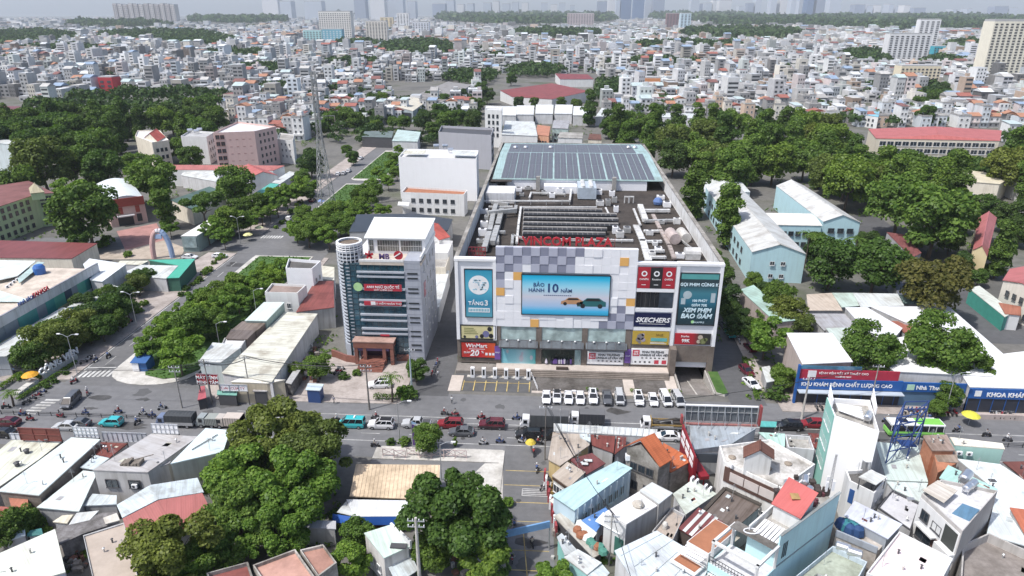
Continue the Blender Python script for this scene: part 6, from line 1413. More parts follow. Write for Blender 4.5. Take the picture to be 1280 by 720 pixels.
for v in(342,348,361,366,379,385.5,397,403,414,420,431,437):z=fy(520,v,YM)[1];part(MB().box(-29.9,-27.7,YM-.2,YM-.09,z-.17,z+.17),'slot_window',DKM,bank)
for k in range(5):
 for j in range(4):z=4.2+k*3.9;y=YM+4+j*3.7;window(bank,(XB1+.02,y,z),PI/2,.8,1.7,FRAME,GLASS)
part(MB().prism([(XB1+.03,136.5),(XB1+.08,136.5),(XB1+.08,138.6),(XB1+.03,138.6)],14.2,17.6),'wall_sign',mat('faded_red_sign',(.42,.17,.20),.6),bank)
# round corner tower
cx,cy,R=-42.7,YM+2.9,2.75;m=MB()
for k in range(28):z=3.2+k*.8;m.lathe(cx,cy,[(R-.28,z),(R,z+.06),(R,z+.30),(R-.28,z+.36)],28)
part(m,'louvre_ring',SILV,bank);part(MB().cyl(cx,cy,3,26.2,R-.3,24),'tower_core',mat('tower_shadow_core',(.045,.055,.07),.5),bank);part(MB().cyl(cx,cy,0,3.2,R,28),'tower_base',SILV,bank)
m=MB();[m.bar((cx+(R+.03)*math.cos(a),cy+(R+.03)*math.sin(a),1),(cx+(R+.03)*math.cos(a),cy+(R+.03)*math.sin(a),25),.45,.12)for a in(PI*1.0,PI*1.82)];part(m,'tower_rib',SILV,bank)
m=MB();[m.lathe(cx,cy,[(R-.3,25.2+.5*k),(R,25.25+.5*k),(R,25.4+.5*k),(R-.3,25.45+.5*k)],28)for k in range(3)];m.lathe(cx,cy,[(R-.5,26.6),(R,26.6),(R,26.9),(R-.5,26.9)],28);part(m,'tower_cap',WHITEC,bank)
part(MB().cyl(cx,cy,26.2,26.4,R-.35,24),'tower_roof',mat('brown_gravel',(.24,.19,.15),.95,'slab'),bank)
m=MB();[m.box(cx+R*.98*math.cos(a)-.06,cx+R*.98*math.cos(a)+.06,cy+R*.98*math.sin(a)-.06,cy+R*.98*math.sin(a)+.06,22.5,26.6)for a in np.linspace(0,2*PI,20,False)];part(m,'tower_mullion',WHITEC,bank)
# roof terrace, penthouse
m=MB();m.box(-40,XB1+.3,YM,139,22.6,23.3);part(m,'terrace',mat('beige_tiles',(.56,.49,.42),.9,'slab',dirt=.3),bank)
m=MB();m.box(-40,-30.6,YM-.05,YM+.25,23.3,23.8);m.box(XB1,XB1+.3,YM,152,23.7,24.6);part(m,'parapet',WHITE,bank)
part(MB().hexa([(-39.4,139.2,23),(-26.9,139.2,23),(-26.9,151.5,23),(-40.5,151.5,23),(-39.4,139.2,26.9),(-26.9,139.2,26.9),(-26.9,151.5,27.6),(-40.5,151.5,27.6)]),'penthouse',WB,bank)
part(MB().slab([(-40,138.6,27.0),(-26.6,138.6,27.0),(-26.6,152,27.75),(-41,152,27.75)],.2),'roof',tin((.78,.80,.79),.1),bank)
for x0,x1 in((-39.1,-38.2),(-37.3,-32.6),(-32.2,-27.6)):
 g=part(MB().box(x0,x1,139.08,139.19,23.9,26.3),'glazing',glassmat('grey_glazing',(.14,.14,.13)),bank);m=MB();[m.box(x,x+.05,139.0,139.09,23.9,26.3)for x in np.arange(x0,x1,.55)];m.box(x0,x1,139.0,139.1,25.0,25.07);part(m,'glazing_bar',mat('pale_bar',(.5,.48,.46),.6),g)
lettering('MB',-34.9,YM+1.2,23.5,1.7,mat('indigo_sign',(.07,.04,.16),.5),bank,ext=.15,bold=.04)
m=MB();
for k in range(5):a=2*PI*k/5;m.bar((-38.1,YM+1.2,24.4),(-38.1+0.9*math.cos(a+.3),YM+1.2,24.4+0.9*math.sin(a+.3)),.2,.45)
part(m,'star_emblem',mat('crimson_print',(.40,.02,.035),.5),bank)
m=MB();m.lathe(-31.8,0,[(.01,0),(1.0,0)],14);m.v=[(x,YM+1.0+z,24.5+y)for x,y,z in m.v];part(m,'round_emblem',mat('crimson_print',(.40,.02,.035),.5),bank);part(MB().hexa([(-32.7,YM+.9,24.0),(-31.3,YM+.9,24.9),(-31.3,YM+.96,24.9),(-32.7,YM+.96,24.0),(-32.7,YM+.9,24.25),(-31.3,YM+.9,25.2),(-31.3,YM+.96,25.2),(-32.7,YM+.96,24.25)]),'emblem_stripe',PW,bank)
# red signs on the glass front
zs=z_(358.5);part(MB().box(-39.3,-31.2,YM-.5,YM-.36,zs-.75,zs+.75),'sign_board',mat('ruby_sign',(.42,.03,.05),.5),bank);lettering('ANH NGỮ QUỐC TẾ',-35.2,YM-.52,zs-.1,.75,PW,bank,bold=.01);lettering('CHẤT LƯỢNG CAO',-35.2,YM-.52,zs-.66,.45,PW,bank)
m=MB();m.lathe(-40.6,0,[(.01,0),(1.0,0)],14);m.v=[(x,YM-.5,zs+.1+y)for x,y,z in m.v];part(m,'round_sign',mat('lime_sign',(.40,.62,.30),.5),bank)
zs=z_(378);part(MB().box(-39.6,-31.4,YM-.5,YM-.36,zs-.5,zs+.45),'sign_board',mat('ruby_sign',(.42,.03,.05),.5),bank);lettering('BẢO HIỂM NHÂN THỌ',-34.6,YM-.52,zs-.25,.62,PW,bank);part(MB().box(-38.1,-37.1,YM-.56,YM-.5,zs-.35,zs+.4),'sign_logo',PW,bank)
part(MB().box(-36.6,-34.6,YM-.4,YM-.36,z_(418)-.2,z_(418)+.25),'sign_board',mat('ruby_sign',(.42,.03,.05),.5),bank)
# granite portico
GRN=mat('red_granite',(.24,.10,.075),.5,'slab',dirt=.25)
m=MB();m.box(-42.2,-33.4,YM-2.6,YM-.05,4.2,5.6);part(m,'portico',GRN,bank);part(MB().box(-42.4,-33.2,YM-2.7,YM-.05,5.6,5.8),'portico_cap',mat('pinkish_cap',(.45,.30,.25),.7,'slab'),bank)
for x in(-42.1,-40.2,-35.9,-34.2):part(MB().box(x,x+.75,YM-2.5,YM-1.7,0,4.2),'column',GRN,bank)
part(MB().box(-41.5,-34,YM-.2,YM,.8,4.2),'entrance',mat('dark_entrance',(.045,.02,.035),.5),bank);part(MB().box(-41.5,-34.4,YM-2.4,YM-.3,3.5,4.1),'fascia',mat('violet_fascia',(.09,.06,.14),.6),bank)
for k in range(7):part(MB().box(-41.0,-35.4,YM-3-.42*(k+1),YM-3-.42*k-.002,0,1.25-k*.17),'step',GRN,bank)
part(MB().box(-41,-35.4,YM-3,YM-.06,0,1.27),'landing',GRN,bank);part(MB().box(-33.3,-30.6,YM-.5,YM+.15,0,1.5),'plinth',GRN,bank)
m=MB();m.prism([(-48.5,YM+1),(-44.5,YM-1.5),(-42.3,YM-2),(-42.3,YM-1.6),(-44.3,YM-1.1),(-48.2,YM+1.4)],0,1.7);part(m,'garden_wall',GRN,bank)
# ------------------------------------------------------------------ row of low shops between the median and the bank
GRS='shop row beside the boulevard'
def shed(label,pts,wm,rm,cat='shop',name='shop',group=GRS,**k):return house(name,label,pts,wm,rm,cat,group,**k)
shed('long shop with a big stained white roof left of the bank',[(277,466,5.2),(356,390,5.2),(397,392,5.2),(340,477,5.2)],LGREY,tin((.66,.66,.58),.4))
shed('front shop with a cream roof and a rusty gable on the main road',[(300,473,5.0),(357,474.5,5.0),(335,479,4.7),(288,477,4.7)],mat('shop_front_beige',(.5,.44,.33),.85,'wall'),tin((.72,.70,.62),.2))
shed('shop with a bright white sloping roof at the point of the row',[(266,428,5.8),(290,430,5.8),(302,433.5,5.8),(276,453,5.6),(248,452,5.6)],mat('aqua_white_wall',(.5,.56,.55),.8,'wall'),WHITER)
shed('narrow grey roofed shop with a white front edge',[(281,422,5.8),(308,423,5.8),(302,433,5.6),(277,430,5.6)],GREY,LGREY,parapet=.3)
shed('shop with a dark brown ribbed roof and side wall',[(289,411.5,6.2),(320,413,6.2),(309,424,6.0),(282,423,6.0)],mat('brown_side',(.22,.17,.15),.9,'slab'),DKRIB)
shed('second brown roofed shop above the first one',[(303,401.5,6.4),(333,403,6.4),(321,413,6.2),(290,412,6.2)],mat('brown_side',(.22,.17,.15),.9,'slab'),tin((.22,.18,.155),.5))
shed('shop with a pale aqua roof and green side wall',[(330,377.5,7.2),(356,377.5,7.2),(333,401,7.0),(306,400.5,7.0)],mat('sage_wall',(.34,.44,.40),.85,'wall'),tin((.60,.70,.67),.2))
o,P=shed('two storey white house with a brown roof terrace in the shop row',[(340,354,8.8),(383,356,8.8),(372,366,8.8),(331,365,8.8)],WHITE,mat('brown_deck',(.30,.23,.20),.9,'slab'),'house','house',parapet=.6);windows(o,P[3],P[2],[1.2,4.6],2,1,1.4,P[0])
o,P=shed('plain pale blue white house in front of the brown roof terrace',[(333,363,7.4),(358,363.5,7.4),(356,369,7.4),(331,368,7.4)],mat('ice_wall',(.58,.64,.65),.8,'wall'),WHITER,'house','house')
o,P=shed('taller white house with a dark terrace and a long blank side',[(361,323,11.0),(401,326,11.0),(390,336,11.0),(357,335,11.0)],WHITEC,mat('dark_roof_deck',(.12,.115,.11),.9,'slab'),'house','house',parapet=.8);windows(o,P[1],P[2],[3,6.5],2,.9,1.3,P[0])
shed('house with a wide rust red roof between the white house and the round tower',[(394,351,6.4),(417,351,6.4),(418,384,5.6),(370,390,5.6)],GREY,tin((.24,.07,.06),.35),'house','house')
shed('cream roofed shed behind the round tower',[(402,332,6),(418,334,6),(418,350,5.6),(402,349,5.6)],LGREY,tin((.64,.62,.52),.3))
# shop signs
s_=sign('shop_sign','red shop sign with white letters at the corner of the shop row',247,275,480,4.3,6.6,mat('shop_red',(.45,.04,.05),.5),1,2,cat='shop sign');q0,q1=px(247,480,4.3),px(275,480,4.3)
lettering('MÁY TÍNH',(q0.x+q1.x)/2,q0.y-.12,5.55,.95,PW,s_,bold=.02);lettering('MINH TÂM',(q0.x+q1.x)/2,q0.y-.12,4.5,.9,PW,s_,bold=.02)
s_=sign('shop_sign','white shop sign board over the green awning',276,311,488,3.2,4.6,WHITEC,1,3,cat='shop sign');q0=px(292,488,3.2);lettering('Café  CỬA TỶ',q0.x,q0.y-.12,3.5,.8,mat('crimson_print',(.40,.02,.035),.5),s_)
shed('small green awning stall on the pavement under the white sign',[(272,487,2.8),(297,488,2.8),(296,494,2.5),(271,493,2.5)],DGREY,tin((.16,.36,.30),.25),'stall','awning_stall')
shed('low dark shop front with a grey awning',[(317,481,3.4),(336,481,3.4),(334,489,3.0),(316,489,3.0)],DGREY,GREYR)
shed('red canopied stall at the corner pavement',[(250,483,2.6),(256,482,2.8),(258,497,2.5),(247,500,2.4)],DGREY,tin((.40,.10,.12),.2),'stall','awning_stall')
shed('small blue guard booth with a glass front by the bank forecourt',[(385,479,3.0),(405,480,3.0),(400,488,3.0),(382,487,3.0)],mat('navy_wall',(.03,.07,.20),.6),tin((.55,.64,.68),.1),'booth','guard_booth')
shed('long low grey wall house behind the forecourt trees',[(357,478,3.0),(372,455,3.0),(380,456,3.0),(364,480,3.0)],mat('sooty_wall',(.26,.25,.25),.95,'slab',dirt=.8),GREY)
# behind the bank: black glass roofed shed, red roof, white houses along the alley
GAL='houses between the bank and the mall'
shed('low building with black glass roof strips behind the bank',[(446,268,6.5),(522,267,6.5),(566,274,6.5),(560,288,6.2),(436,290,6.2)],GREY,mat('black_glass_roof',(.035,.037,.042),.3,'slab',dirt=.3),'building','building',GAL)
o,P=gable('house','house with a red tiled roof just behind the bank penthouse',[(517,281,8.5),(549,300,8.5),(563,296,8.5),(534,277,8.5)],10.3,WHITE,tile((.45,.10,.08)),'house',GAL)
o,P=shed('white house with a deep open roof along the alley',[(541,300,8),(566,301,8),(560,316,8),(541,316,8)],WHITE,LGREY,'house','house',GAL,parapet=1.0)
o,P=shed('cream walled house along the alley with a flat roof',[(541,318,6.5),(562,319,6.5),(557,334,6.5),(541,334,6.5)],CREAM,CONC,'house','house',GAL,parapet=.6)
shed('low white tin roof running along the alley',[(545,337,4.5),(562,338,4.5),(549,384,4.2),(540,384,4.2)],WHITE,WHITER,'house','house',GAL)
# big blank white block and neighbours
o,P=shed('big white block with a blank front wall and roof clutter',[(498,196,17.5),(595.5,198.5,17.5),(598,188,17.5),(507,186,17.5)],mat('stark_white',(.84,.84,.84),.6,'wall',dirt=.06),LGREY,'building','building',None,parapet=.8)
for u,v in((545,186),(556,186),(563,191)):q=px(u,v,17);tank(o,q.x,q.y+1,16.8,.3,1.5)
awning(o,[(565,188,19),(596,189,19),(593,194.5,18.6),(566,194,18.6)],WHITER,.1,'roof_panel');awning(o,[(507,188,18.6),(533,188,18.6),(531,192,18.4),(503,192,18.4)],CREAMR,.1,'roof_panel')
o,P=shed('white villa with terracotta balconies in front of the blank white block',[(502,240,8.6),(580,243,8.6),(584,238,8.6),(508,233,8.6)],WHITE,mat('terracotta',(.36,.15,.08),.85,'slab',dirt=.2),'villa','villa',None,parapet=.7)
windows(o,P[0],P[1],[1.2,4.8],6,1.6,1.5,P[2],GLASS and DGREY);awning(o,[(498,252,5),(512,253,5),(511,257,5),(497,256,5)],WHITE,.4,'balcony')
o,P=shed('grey block with a plain wall behind the big white block',[(548,165,17),(614,169,17),(617,160,17),(552,157,17)],mat('plain_grey',(.40,.40,.43),.85,'wall',dirt=.12),DGREY,'building','building',None,parapet=1.2);windows(o,P[1],P[2],[3,7,11,14],4,1.6,1.8,P[0],DGREY)
o,P=shed('ornate narrow white tower house with arched windows behind the mall',[(606,137,21),(627,138,21),(628,133,21),(607,132,21)],WHITE,LGREY,'house','house',None,parapet=1.5);windows(o,P[0],P[1],[6,9.5,13,16.5],3,1.3,2,P[2],DGREY);awning(o,[(607,135,24),(627,136,24),(626,134,24),(608,133,24)],WHITE,.4,'roof_panel')
# ================================================================== bookshop building on the left and its arcade
m_=lambda u,v,h:px(u,v,h)
X0=px(113,329.5,9.5).x;ya,yb=px(0,404,9.5).y,px(113,329.5,9.5).y
bk_=thing('bookshop_building','long bookshop building with a colourful panelled front and letters on its roof edge','shop building',(X0-10,(ya+yb)/2,0))
xw=(px(0,404,9.5).x+X0)/2
part(MB().box(xw-26,xw-.3,ya-14,yb,0,8.0),'body',LGREY,bk_);part(MB().poly([(xw-26,ya-14,8.02),(xw-.4,ya-14,8.02),(xw-.4,yb,8.02),(xw-26,yb,8.02)]),'roof_deck',mat('cream_deck',(.60,.52,.44),.9,'slab',dirt=.3),bk_)
part(MB().box(xw-.35,xw,ya-14,yb,7.3,9.6),'fascia',LGREY,bk_);part(MB().box(xw-.42,xw+.07,ya-14,yb+.05,9.6,9.72),'coping',mat('slate_coping',(.25,.26,.30),.8,'slab'),bk_)
PCOL=[mat('teal_panel',(.05,.26,.24),.5),mat('slate_panel',(.20,.24,.28),.5),mat('navy_panel',(.035,.06,.10),.5),mat('straw_panel',(.52,.50,.28),.6),mat('leaf_panel',(.10,.38,.28),.5),LGREY]
r9=random.Random(12)
yy=ya-14
while yy<yb-2:
 wdt=r9.uniform(2.0,4.2);part(MB().box(xw-.3,xw-r9.choice((.02,.1,.16)),yy,min(yy+wdt,yb),4.2,7.28),'facade_panel',PCOL[r9.choice((0,1,1,2,4,1))],bk_);yy+=wdt+.02
yy=ya-14
while yy<yb-2:
 wdt=r9.uniform(3,6);part(MB().box(xw-.3,xw-.06,yy,min(yy+wdt,yb),0,4.18),'facade_panel',PCOL[r9.choice((3,3,5,0,5))],bk_);yy+=wdt+.02
for k in range(2):part(MB().box(xw-.06,xw+.25,yb-4.5+k*4,yb-4.0+k*4,2.6+k,7.3),'navy_fin',PCOL[2],bk_)
q=px(46,373,10.2)
lettering('FAHASA',xw-.1,px(62,366,10).y,9.75,1.5,mat('crimson_letters',(.45,.03,.05),.5),bk_,ext=.1,rz=PI/2,bold=.04);lettering('NHÀ SÁCH',xw-.1,px(46,376,10).y,9.75,1.05,mat('navy_letters',(.05,.10,.28),.5),bk_,ext=.1,rz=PI/2,bold=.03)
for k in range(9):q=px(9+k*4.2,358.5-k*3.0,8.3);aircon(bk_,q.x,q.y,8.05,PI/2)
q=px(50,340,8.5);part(MB().lathe(q.x,q.y,[(1.4,8.05),(1.45,9.8),(1.0,10.5),(.02,10.6)],14),'water_tank',mat('blue_tank',(.03,.12,.38),.45),bk_)
awning(bk_,[(-10,325,9.6),(45,326,9.6),(22,345,9.0),(-10,352,9.0)],tin((.66,.71,.69),.2),.15,'tin_roof');awning(bk_,[(-10,360,8.6),(34,374,8.6),(30,377,8.5),(-10,377,8.5)],tin((.58,.68,.66),.2),.12,'tin_roof');awning(bk_,[(22,348,8.9),(47,327,9.2),(56,328,9.2),(24,354,8.7)],tin((.44,.56,.54),.2),.12,'tin_roof')
GAR='arcade roofs along the boulevard'
shed('long white arcade roof in front of the bookshop',[(78,384,5.0),(93,387,4.8),(8,445,4.8),(-10,446,5.0),(-10,436,5.0)],mat('banner_grey',(.5,.52,.54),.8,'wall'),WHITER,'arcade','arcade',GAR)
q=px(12,452,3);lettering('MART',px(30,440,3.6).x+.3,px(24,442,3.6).y,2.9,1.5,mat('navy_letters',(.05,.10,.28),.5),None,rz=PI/2);o=C.objects[-1];tag(o,'dark blue letters on the white arcade banner','lettering')
shed('white arcade roof with a green gable beside the bookshop',[(84,384,5.4),(137,355,5.4),(148,358,5.0),(110,381,5.0)],mat('teal_gable',(.05,.30,.26),.6),WHITER,'arcade','arcade',GAR)
shed('wide white tin roof behind the end of the bookshop',[(112,323,7.5),(158,330,7.5),(128,352,7.0),(113,350,7.0),(104,330,7.5)],LGREY,tin((.70,.73,.74),.15),'shop','shop',GAR)
shed('white fabric canopy beside the green net roof',[(176,331,4.6),(223,332,4.6),(208,348,4.2),(147,344,4.2)],LGREY,WHITER,'canopy','canopy',GAR)
shed('bright green net roof over the nursery corner',[(186,325,4.6),(244,323.5,4.6),(224,347,4.2),(209,347.5,4.2),(223,331.5,4.5)],mat('green_void',(.05,.14,.10),.9),mat('green_net',(.06,.36,.26),.8,'cloth'),'canopy','canopy',GAR)
shed('cream canopy roof left of the white fabric canopy',[(150,326,4.4),(186,326,4.4),(176,331,4.2),(146,330,4.2)],LGREY,CREAMR,'canopy','canopy',GAR)
shed('long maroon roofed hall below the green building',[(-10,300,6.0),(122,304,6.0),(90,323,5.4),(-10,322,5.4)],CREAM,tin((.20,.055,.055),.25),'hall','hall',None)
o,P=shed('long white roofed arcade leading away beside the nursery trees',[(226,295,5.4),(246,295,5.4),(325,245,5.4),(312,244,5.4)],mat('greenish_glass_wall',(.26,.34,.32),.5),tin((.74,.74,.72),.1),'arcade','arcade',GAR,over=.15)
part(MB().box(P[0].x+.3,P[1].x-.3,P[0].y-.06,P[0].y+.4,1.5,4.9),'glass_end',glassmat('pale_end_glass',(.3,.38,.38)),o)
shed('turquoise awning beyond the long white arcade',[(316,243,5.4),(338,229,5.4),(349,230,5.4),(332,244,5.2)],LGREY,tin((.10,.42,.36),.2),'arcade','arcade',GAR)
shed('far white section of the arcade beyond the turquoise awning',[(340,228,5.4),(362,214,5.4),(371,216,5.4),(350,230,5.2)],LGREY,WHITER,'arcade','arcade',GAR)
# green school building, theatre, arch, red hall, villas
GB=mat('pale_green_render',(.46,.56,.32),.85,'wall',dirt=.25)
o,P=shed('four storey pale green building at the left edge',[(-30,268,12),(45,243,12),(68,241,12),(36,226,12),(-30,236,12)],GB,tile((.22,.09,.085)),'building','building',None,parapet=.0,over=.2)
windows(o,P[0],P[1],[1.2,4.2,7.2,9.6],7,1.3,1.5,P[3],DGREY);windows(o,P[1],P[2],[1.2,4.2,7.2,9.6],3,1.2,1.5,P[3],DGREY)
gable('stair_tower','',[(38,242,14.5),(56,240,14.5),(52,234,14.5),(36,235,14.5)],17,GB,tile((.42,.38,.26)),z0=12,root=o,hip=.45)
th_=thing('theatre','theatre with a white barrel roof, red frieze and pink walls behind the plaza','theatre',tuple(px(158,285,0)))
a,b=px(134,256,8.5),px(180,250,8.5);dv=Vector((b.y-a.y,a.x-b.x,0)).normalized();dv=dv if dv.y>0 else-dv;D_=34
m=MB();m.prism([a[:2],b[:2],(b+dv*D_)[:2],(a+dv*D_)[:2]],0,8.4);part(m,'wall',mat('pink_render',(.56,.40,.36),.85,'wall',dirt=.2),th_)
def barrel(root,a,b,dv,D_,z0,rise,mm,n=9,name='roof'):
 m=MB();pr=[lp(a,b,k/n)+Vector((0,0,z0-a.z+rise*math.sin(PI*k/n)))for k in range(n+1)]
 for k in range(n):p,q=pr[k],pr[k+1];m.slab([tuple(p),tuple(q),tuple(q+dv*D_),tuple(p+dv*D_)],.12)
 m.poly([tuple(p)for p in pr]);return part(m,name,mm,root)
barrel(th_,a+dv*.3,b+dv*.3,dv,D_,9.4,1.5,tin((.68,.73,.74),.1));fr_=MB();fr_.hexa([tuple(a-dv*.4+Vector((0,0,-1.4))),tuple(b-dv*.4+Vector((0,0,-1.4))),tuple(b+Vector((0,0,-1.4))),tuple(a+Vector((0,0,-1.4))),tuple(a-dv*.4+Vector((0,0,1.6))),tuple(b-dv*.4+Vector((0,0,1.6))),tuple(b+Vector((0,0,1.6))),tuple(a+Vector((0,0,1.6)))]);part(fr_,'red_frieze',mat('brick_red',(.34,.075,.055),.8,'slab',dirt=.15),th_)
for t,w__ in((.32,2.2),(.78,2.4)):wallpanel(th_,a,b,t-.06,t+.06,4.4,6.9,mat('brick_red',(.34,.075,.055),.8,'slab',dirt=.15),'banner',.08)
wallpanel(th_,a,b,.2,.62,.1,3.6,DKM,'entrance',.1);wallpanel(th_,a,b,.72,.86,1,3.8,DKM,'window',.1);wallpanel(th_,a,b,.16,.66,3.6,4.0,WHITE,'canopy',1.6)
m=MB();m.poly([px(146,289,.02),px(196,279,.02),px(206,300,.02),px(157,313,.02)]);struct(m,'plaza',mat('pink_plaza',(.42,.22,.20),.9,'slab',dirt=.3));m=MB();m.poly([px(90,325,.016),px(150,312,.016),px(206,300,.016),px(232,310,.016),px(225,323,.016)]);struct(m,'plaza',mat('sandy_paving',(.45,.38,.31),.9,'slab',dirt=.3))
ar_=thing('inflatable_arch','pink and pale blue balloon arch at the plaza entrance','arch',tuple(px(205,322,0)));a,b=px(193,323,0),px(216,322,0);m=MB();n=14
pr=[lp(a,b,.5-.5*math.cos(PI*k/n))+Vector((0,0,9.0*math.sin(PI*k/n)**.8))for k in range(n+1)]
for k in range(n):MBk=MB().tube([pr[k],pr[k+1]],.8,9);part(MBk,'arch_segment',(mat('arch_pink',(.60,.38,.35),.6),mat('arch_blue',(.34,.44,.62),.6),mat('arch_white',(.66,.62,.64),.6))[0 if k<6 else 2 if k<8 else 1],ar_)
part(MB().box(lp(a,b,.3).x,lp(a,b,.7).x,a.y-.2,a.y+.2,6.6,8.0),'arch_banner',mat('arch_blue',(.34,.44,.62),.6),ar_)
shed('long hall with a pale red roof along the park',[(206,206,9),(356,207,9),(342,213,7.5),(208,212,7.5)],WHITE,tin((.40,.13,.12),.25),'hall','hall',None)
o,P=gable('hall','red roofed cross hall with white gables by the arcade',[(312,222,7.5),(347,219,7.5),(326,209,7.5),(296,212,7.5)],9.5,WHITE,tin((.44,.12,.11),.2),'hall',None)
shed('white tin roof in front of the pale red hall',[(234,210,7.2),(281,211,7.2),(270,227,5.6),(226,219,5.6)],LGREY,WHITER,'hall','hall',None)
shed('dark green roofed pavilion hidden by the round trees',[(214,250,7),(262,233,8),(282,240,7),(240,262,6)],CREAM,tin((.08,.14,.12),.3),'pavilion','pavilion',None)
PK=mat('pink_facade',(.66,.46,.42),.8,'wall',dirt=.15)
o,P=shed('six storey pink apartment block behind the red hall',[(266,166,19),(318,164,19),(345,158,19),(297,152,19)],PK,LGREY,'apartment block','apartment_block',None,parapet=.9)
windows(o,P[1],P[2],[2.5,5.8,9.2,12.6,15.8],4,1.1,1.5,P[3],DGREY);windows(o,P[0],lp(P[0],P[1],.3),[2.5,5.8,9.2,12.6,15.8],2,1.8,2.0,P[3],mat('brown_frame',(.3,.16,.12),.7))
for k in range(4):
 for j in range(4):wallpanel(o,P[0],P[1],.36+j*.16,.42+j*.16,5+k*3.4,5.3+k*3.4,mat('rose_slot',(.42,.22,.2),.8),'slot_window',.05)
o,P=shed('white annexe right of the pink apartment block',[(347,174,12),(366,176,12),(368,168,12),(350,166,12)],WHITE,CONC,'building','building',None,parapet=.6);windows(o,P[0],P[1],[3,6,9],3,1,1.4,P[2])
o,P=shed('white house with roof clutter left of the pink apartment block',[(226,170,14),(258,171,14),(268,165,14),(238,163,14)],WHITE,GREY,'house','house',None,parapet=.8);windows(o,P[1],P[2],[2.5,6,9.5],3,1.2,1.6,P[3],DGREY)
for u,v in((238,166),(246,167),(250,165)):q=px(u,v,13.4);tank(o,q.x,q.y,13.3,.5,1.6)
o,P=shed('cream villa with a small red roof beside the wood',[(169,170,14),(190,178,14),(211,175,14),(200,163,14),(172,163,14)],CREAM,LGREY,'villa','villa',None,parapet=.6);windows(o,P[1],P[2],[2,5.5,9],3,1.3,1.7,P[3],DGREY);gable('roof_room','',[(180,172,14),(197,177,14),(207,171,14),(188,166,14)],17,CREAM,tile((.45,.09,.07)),z0=13,root=o)
shed('pale blue white house with dark windows at the left edge',[(-12,178,14),(20,181,14),(22,176,14),(-12,172,14)],mat('ice_wall',(.58,.64,.65),.8,'wall'),WHITER,'house','house',None);
# ================================================================== east of the mall: school, market roofs, blue pharmacy and eye clinic
SC=mat('school_aqua',(.46,.66,.70),.8,'wall',dirt=.15);SR=tin((.60,.61,.60),.3)
o,P=gable('school','long aqua school block with a pale grey gable roof beside the mall',[(940,315,9),(1008,317.5,9),(925,234,9),(882,234,9)],11.6,SC,SR,'school')
windows(o,P[0],P[1],[1.4,5.2],2,1.3,1.2,P[2],margin=.3);windows(o,P[3],P[0],[1.2,5.0],12,1.8,1.6,P[1],DGREY)
o,P=gable('school','second aqua school block with a pale grey roof behind the flat link',[(1029,277,9),(1076,278,9),(1005,232,9),(970,232,9)],11.4,SC,SR,'school')
windows(o,P[0],P[1],[5.2],3,2.0,1.6,P[2],DGREY)
o,P=shed('flat white roofed link between the two aqua school blocks',[(970,281,8.6),(1028,282,8.6),(1017,267,8.6),(952,266,8.6)],SC,tin((.74,.72,.66),.15),'school','school',None);windows(o,P[0],P[1],[1.4,5],5,1.6,1.5,P[2],DGREY)
shed('white gabled roofs between the school and the tall trees',[(878,240,7),(938,240,7),(922,222,7),(886,216,7)],WHITE,WHITER,'school','school',None)
shed('long sage roof strip along the right alley',[(925,362,5.4),(942,356,5.8),(994,400,5.6),(970,403,5.2)],mat('pinkish_wall',(.45,.38,.35),.85,'wall',dirt=.4),tin((.40,.56,.50),.25))
o,P=shed('blue and red fronted eye clinic with a wide white roof',[(983,416,8.5),(1040,416,8.5),(1066,452,8.5),(1003,455,8.5)],mat('pinkish_wall',(.45,.38,.35),.85,'wall',dirt=.4),tin((.80,.80,.80),.08),'clinic','clinic',None)
yc=P[3].y-.3;BLB=mat('clinic_blue',(.018,.10,.34),.5);RDB=mat('clinic_red',(.42,.03,.06),.5)
x0,x1=px(1003,470,7).x,px(1126,470,7).x
part(MB().box(x0,x1,yc-.2,yc,5.6,7.6),'red_sign',RDB,o);part(MB().box(x0,x1+1,yc-.4,yc,3.4,5.58),'blue_sign',BLB,o);part(MB().box(x0,P[2].x+1,yc-.1,yc,7.62,8.4),'blue_glazing',glassmat('cyan_glazing',(.08,.22,.34)),o);part(MB().box(x0-.4,x0-.02,yc-.5,yc+.1,0,8.6),'blue_pier',BLB,o)
part(MB().box(x0,x1+1,yc-.1,yc+.1,0,3.38),'shop_front',mat('dark_shopfront',(.03,.035,.05),.5),o);part(MB().box(x0,x1+1,yc-1.8,yc-.42,3.1,3.3),'canopy',mat('silver_canopy',(.45,.5,.55),.4),o)
m=MB();[m.box(x,x+.12,yc-.15,yc-.1,0,3.1)for x in np.arange(x0,x1,2.1)];part(m,'shop_mullion',BLB,o)
part(MB().box(x0+1.6,x0+3.2,yc-.24,yc-.2,5.9,7.4),'white_logo',PW,o);lettering('BỆNH VIỆN MẮT KỸ THUẬT CAO',x0+8.4,yc-.22,6.7,.62,PW,o);lettering('PHƯƠNG NAM',x0+8.4,yc-.22,6.0,.45,PW,o)
lettering('KHU KHÁM BỆNH CHẤT LƯỢNG CAO',x0+9.3,yc-.43,4.15,1.02,PW,o,bold=.025,sx=.98)
o,P=shed('long pharmacy wing with a white roof and blue fascia',[(1076,430,6.2),(1190,410,6.2),(1258,446,6.0),(1240,470,6.0),(1118,464,6.2)],LGREY,tin((.80,.80,.80),.08),'pharmacy','pharmacy',None)
x2,x3=x1+1.05,x1+13;part(MB().box(x2,x3,yc-.35,yc-.05,3.4,5.4),'blue_sign',BLB,o);part(MB().box(x2,x3,yc-.1,yc+.1,0,3.38),'shop_front',mat('steel_blue_front',(.10,.18,.28),.5),o);part(MB().box(x2+.8,x2+2.2,yc-.42,yc-.35,3.8,5.0),'white_logo',mat('pale_green_logo',(.45,.66,.5),.5),o);lettering('Nhà Thuốc',x2+5.3,yc-.38,3.95,1.2,PW,o,bold=.03)
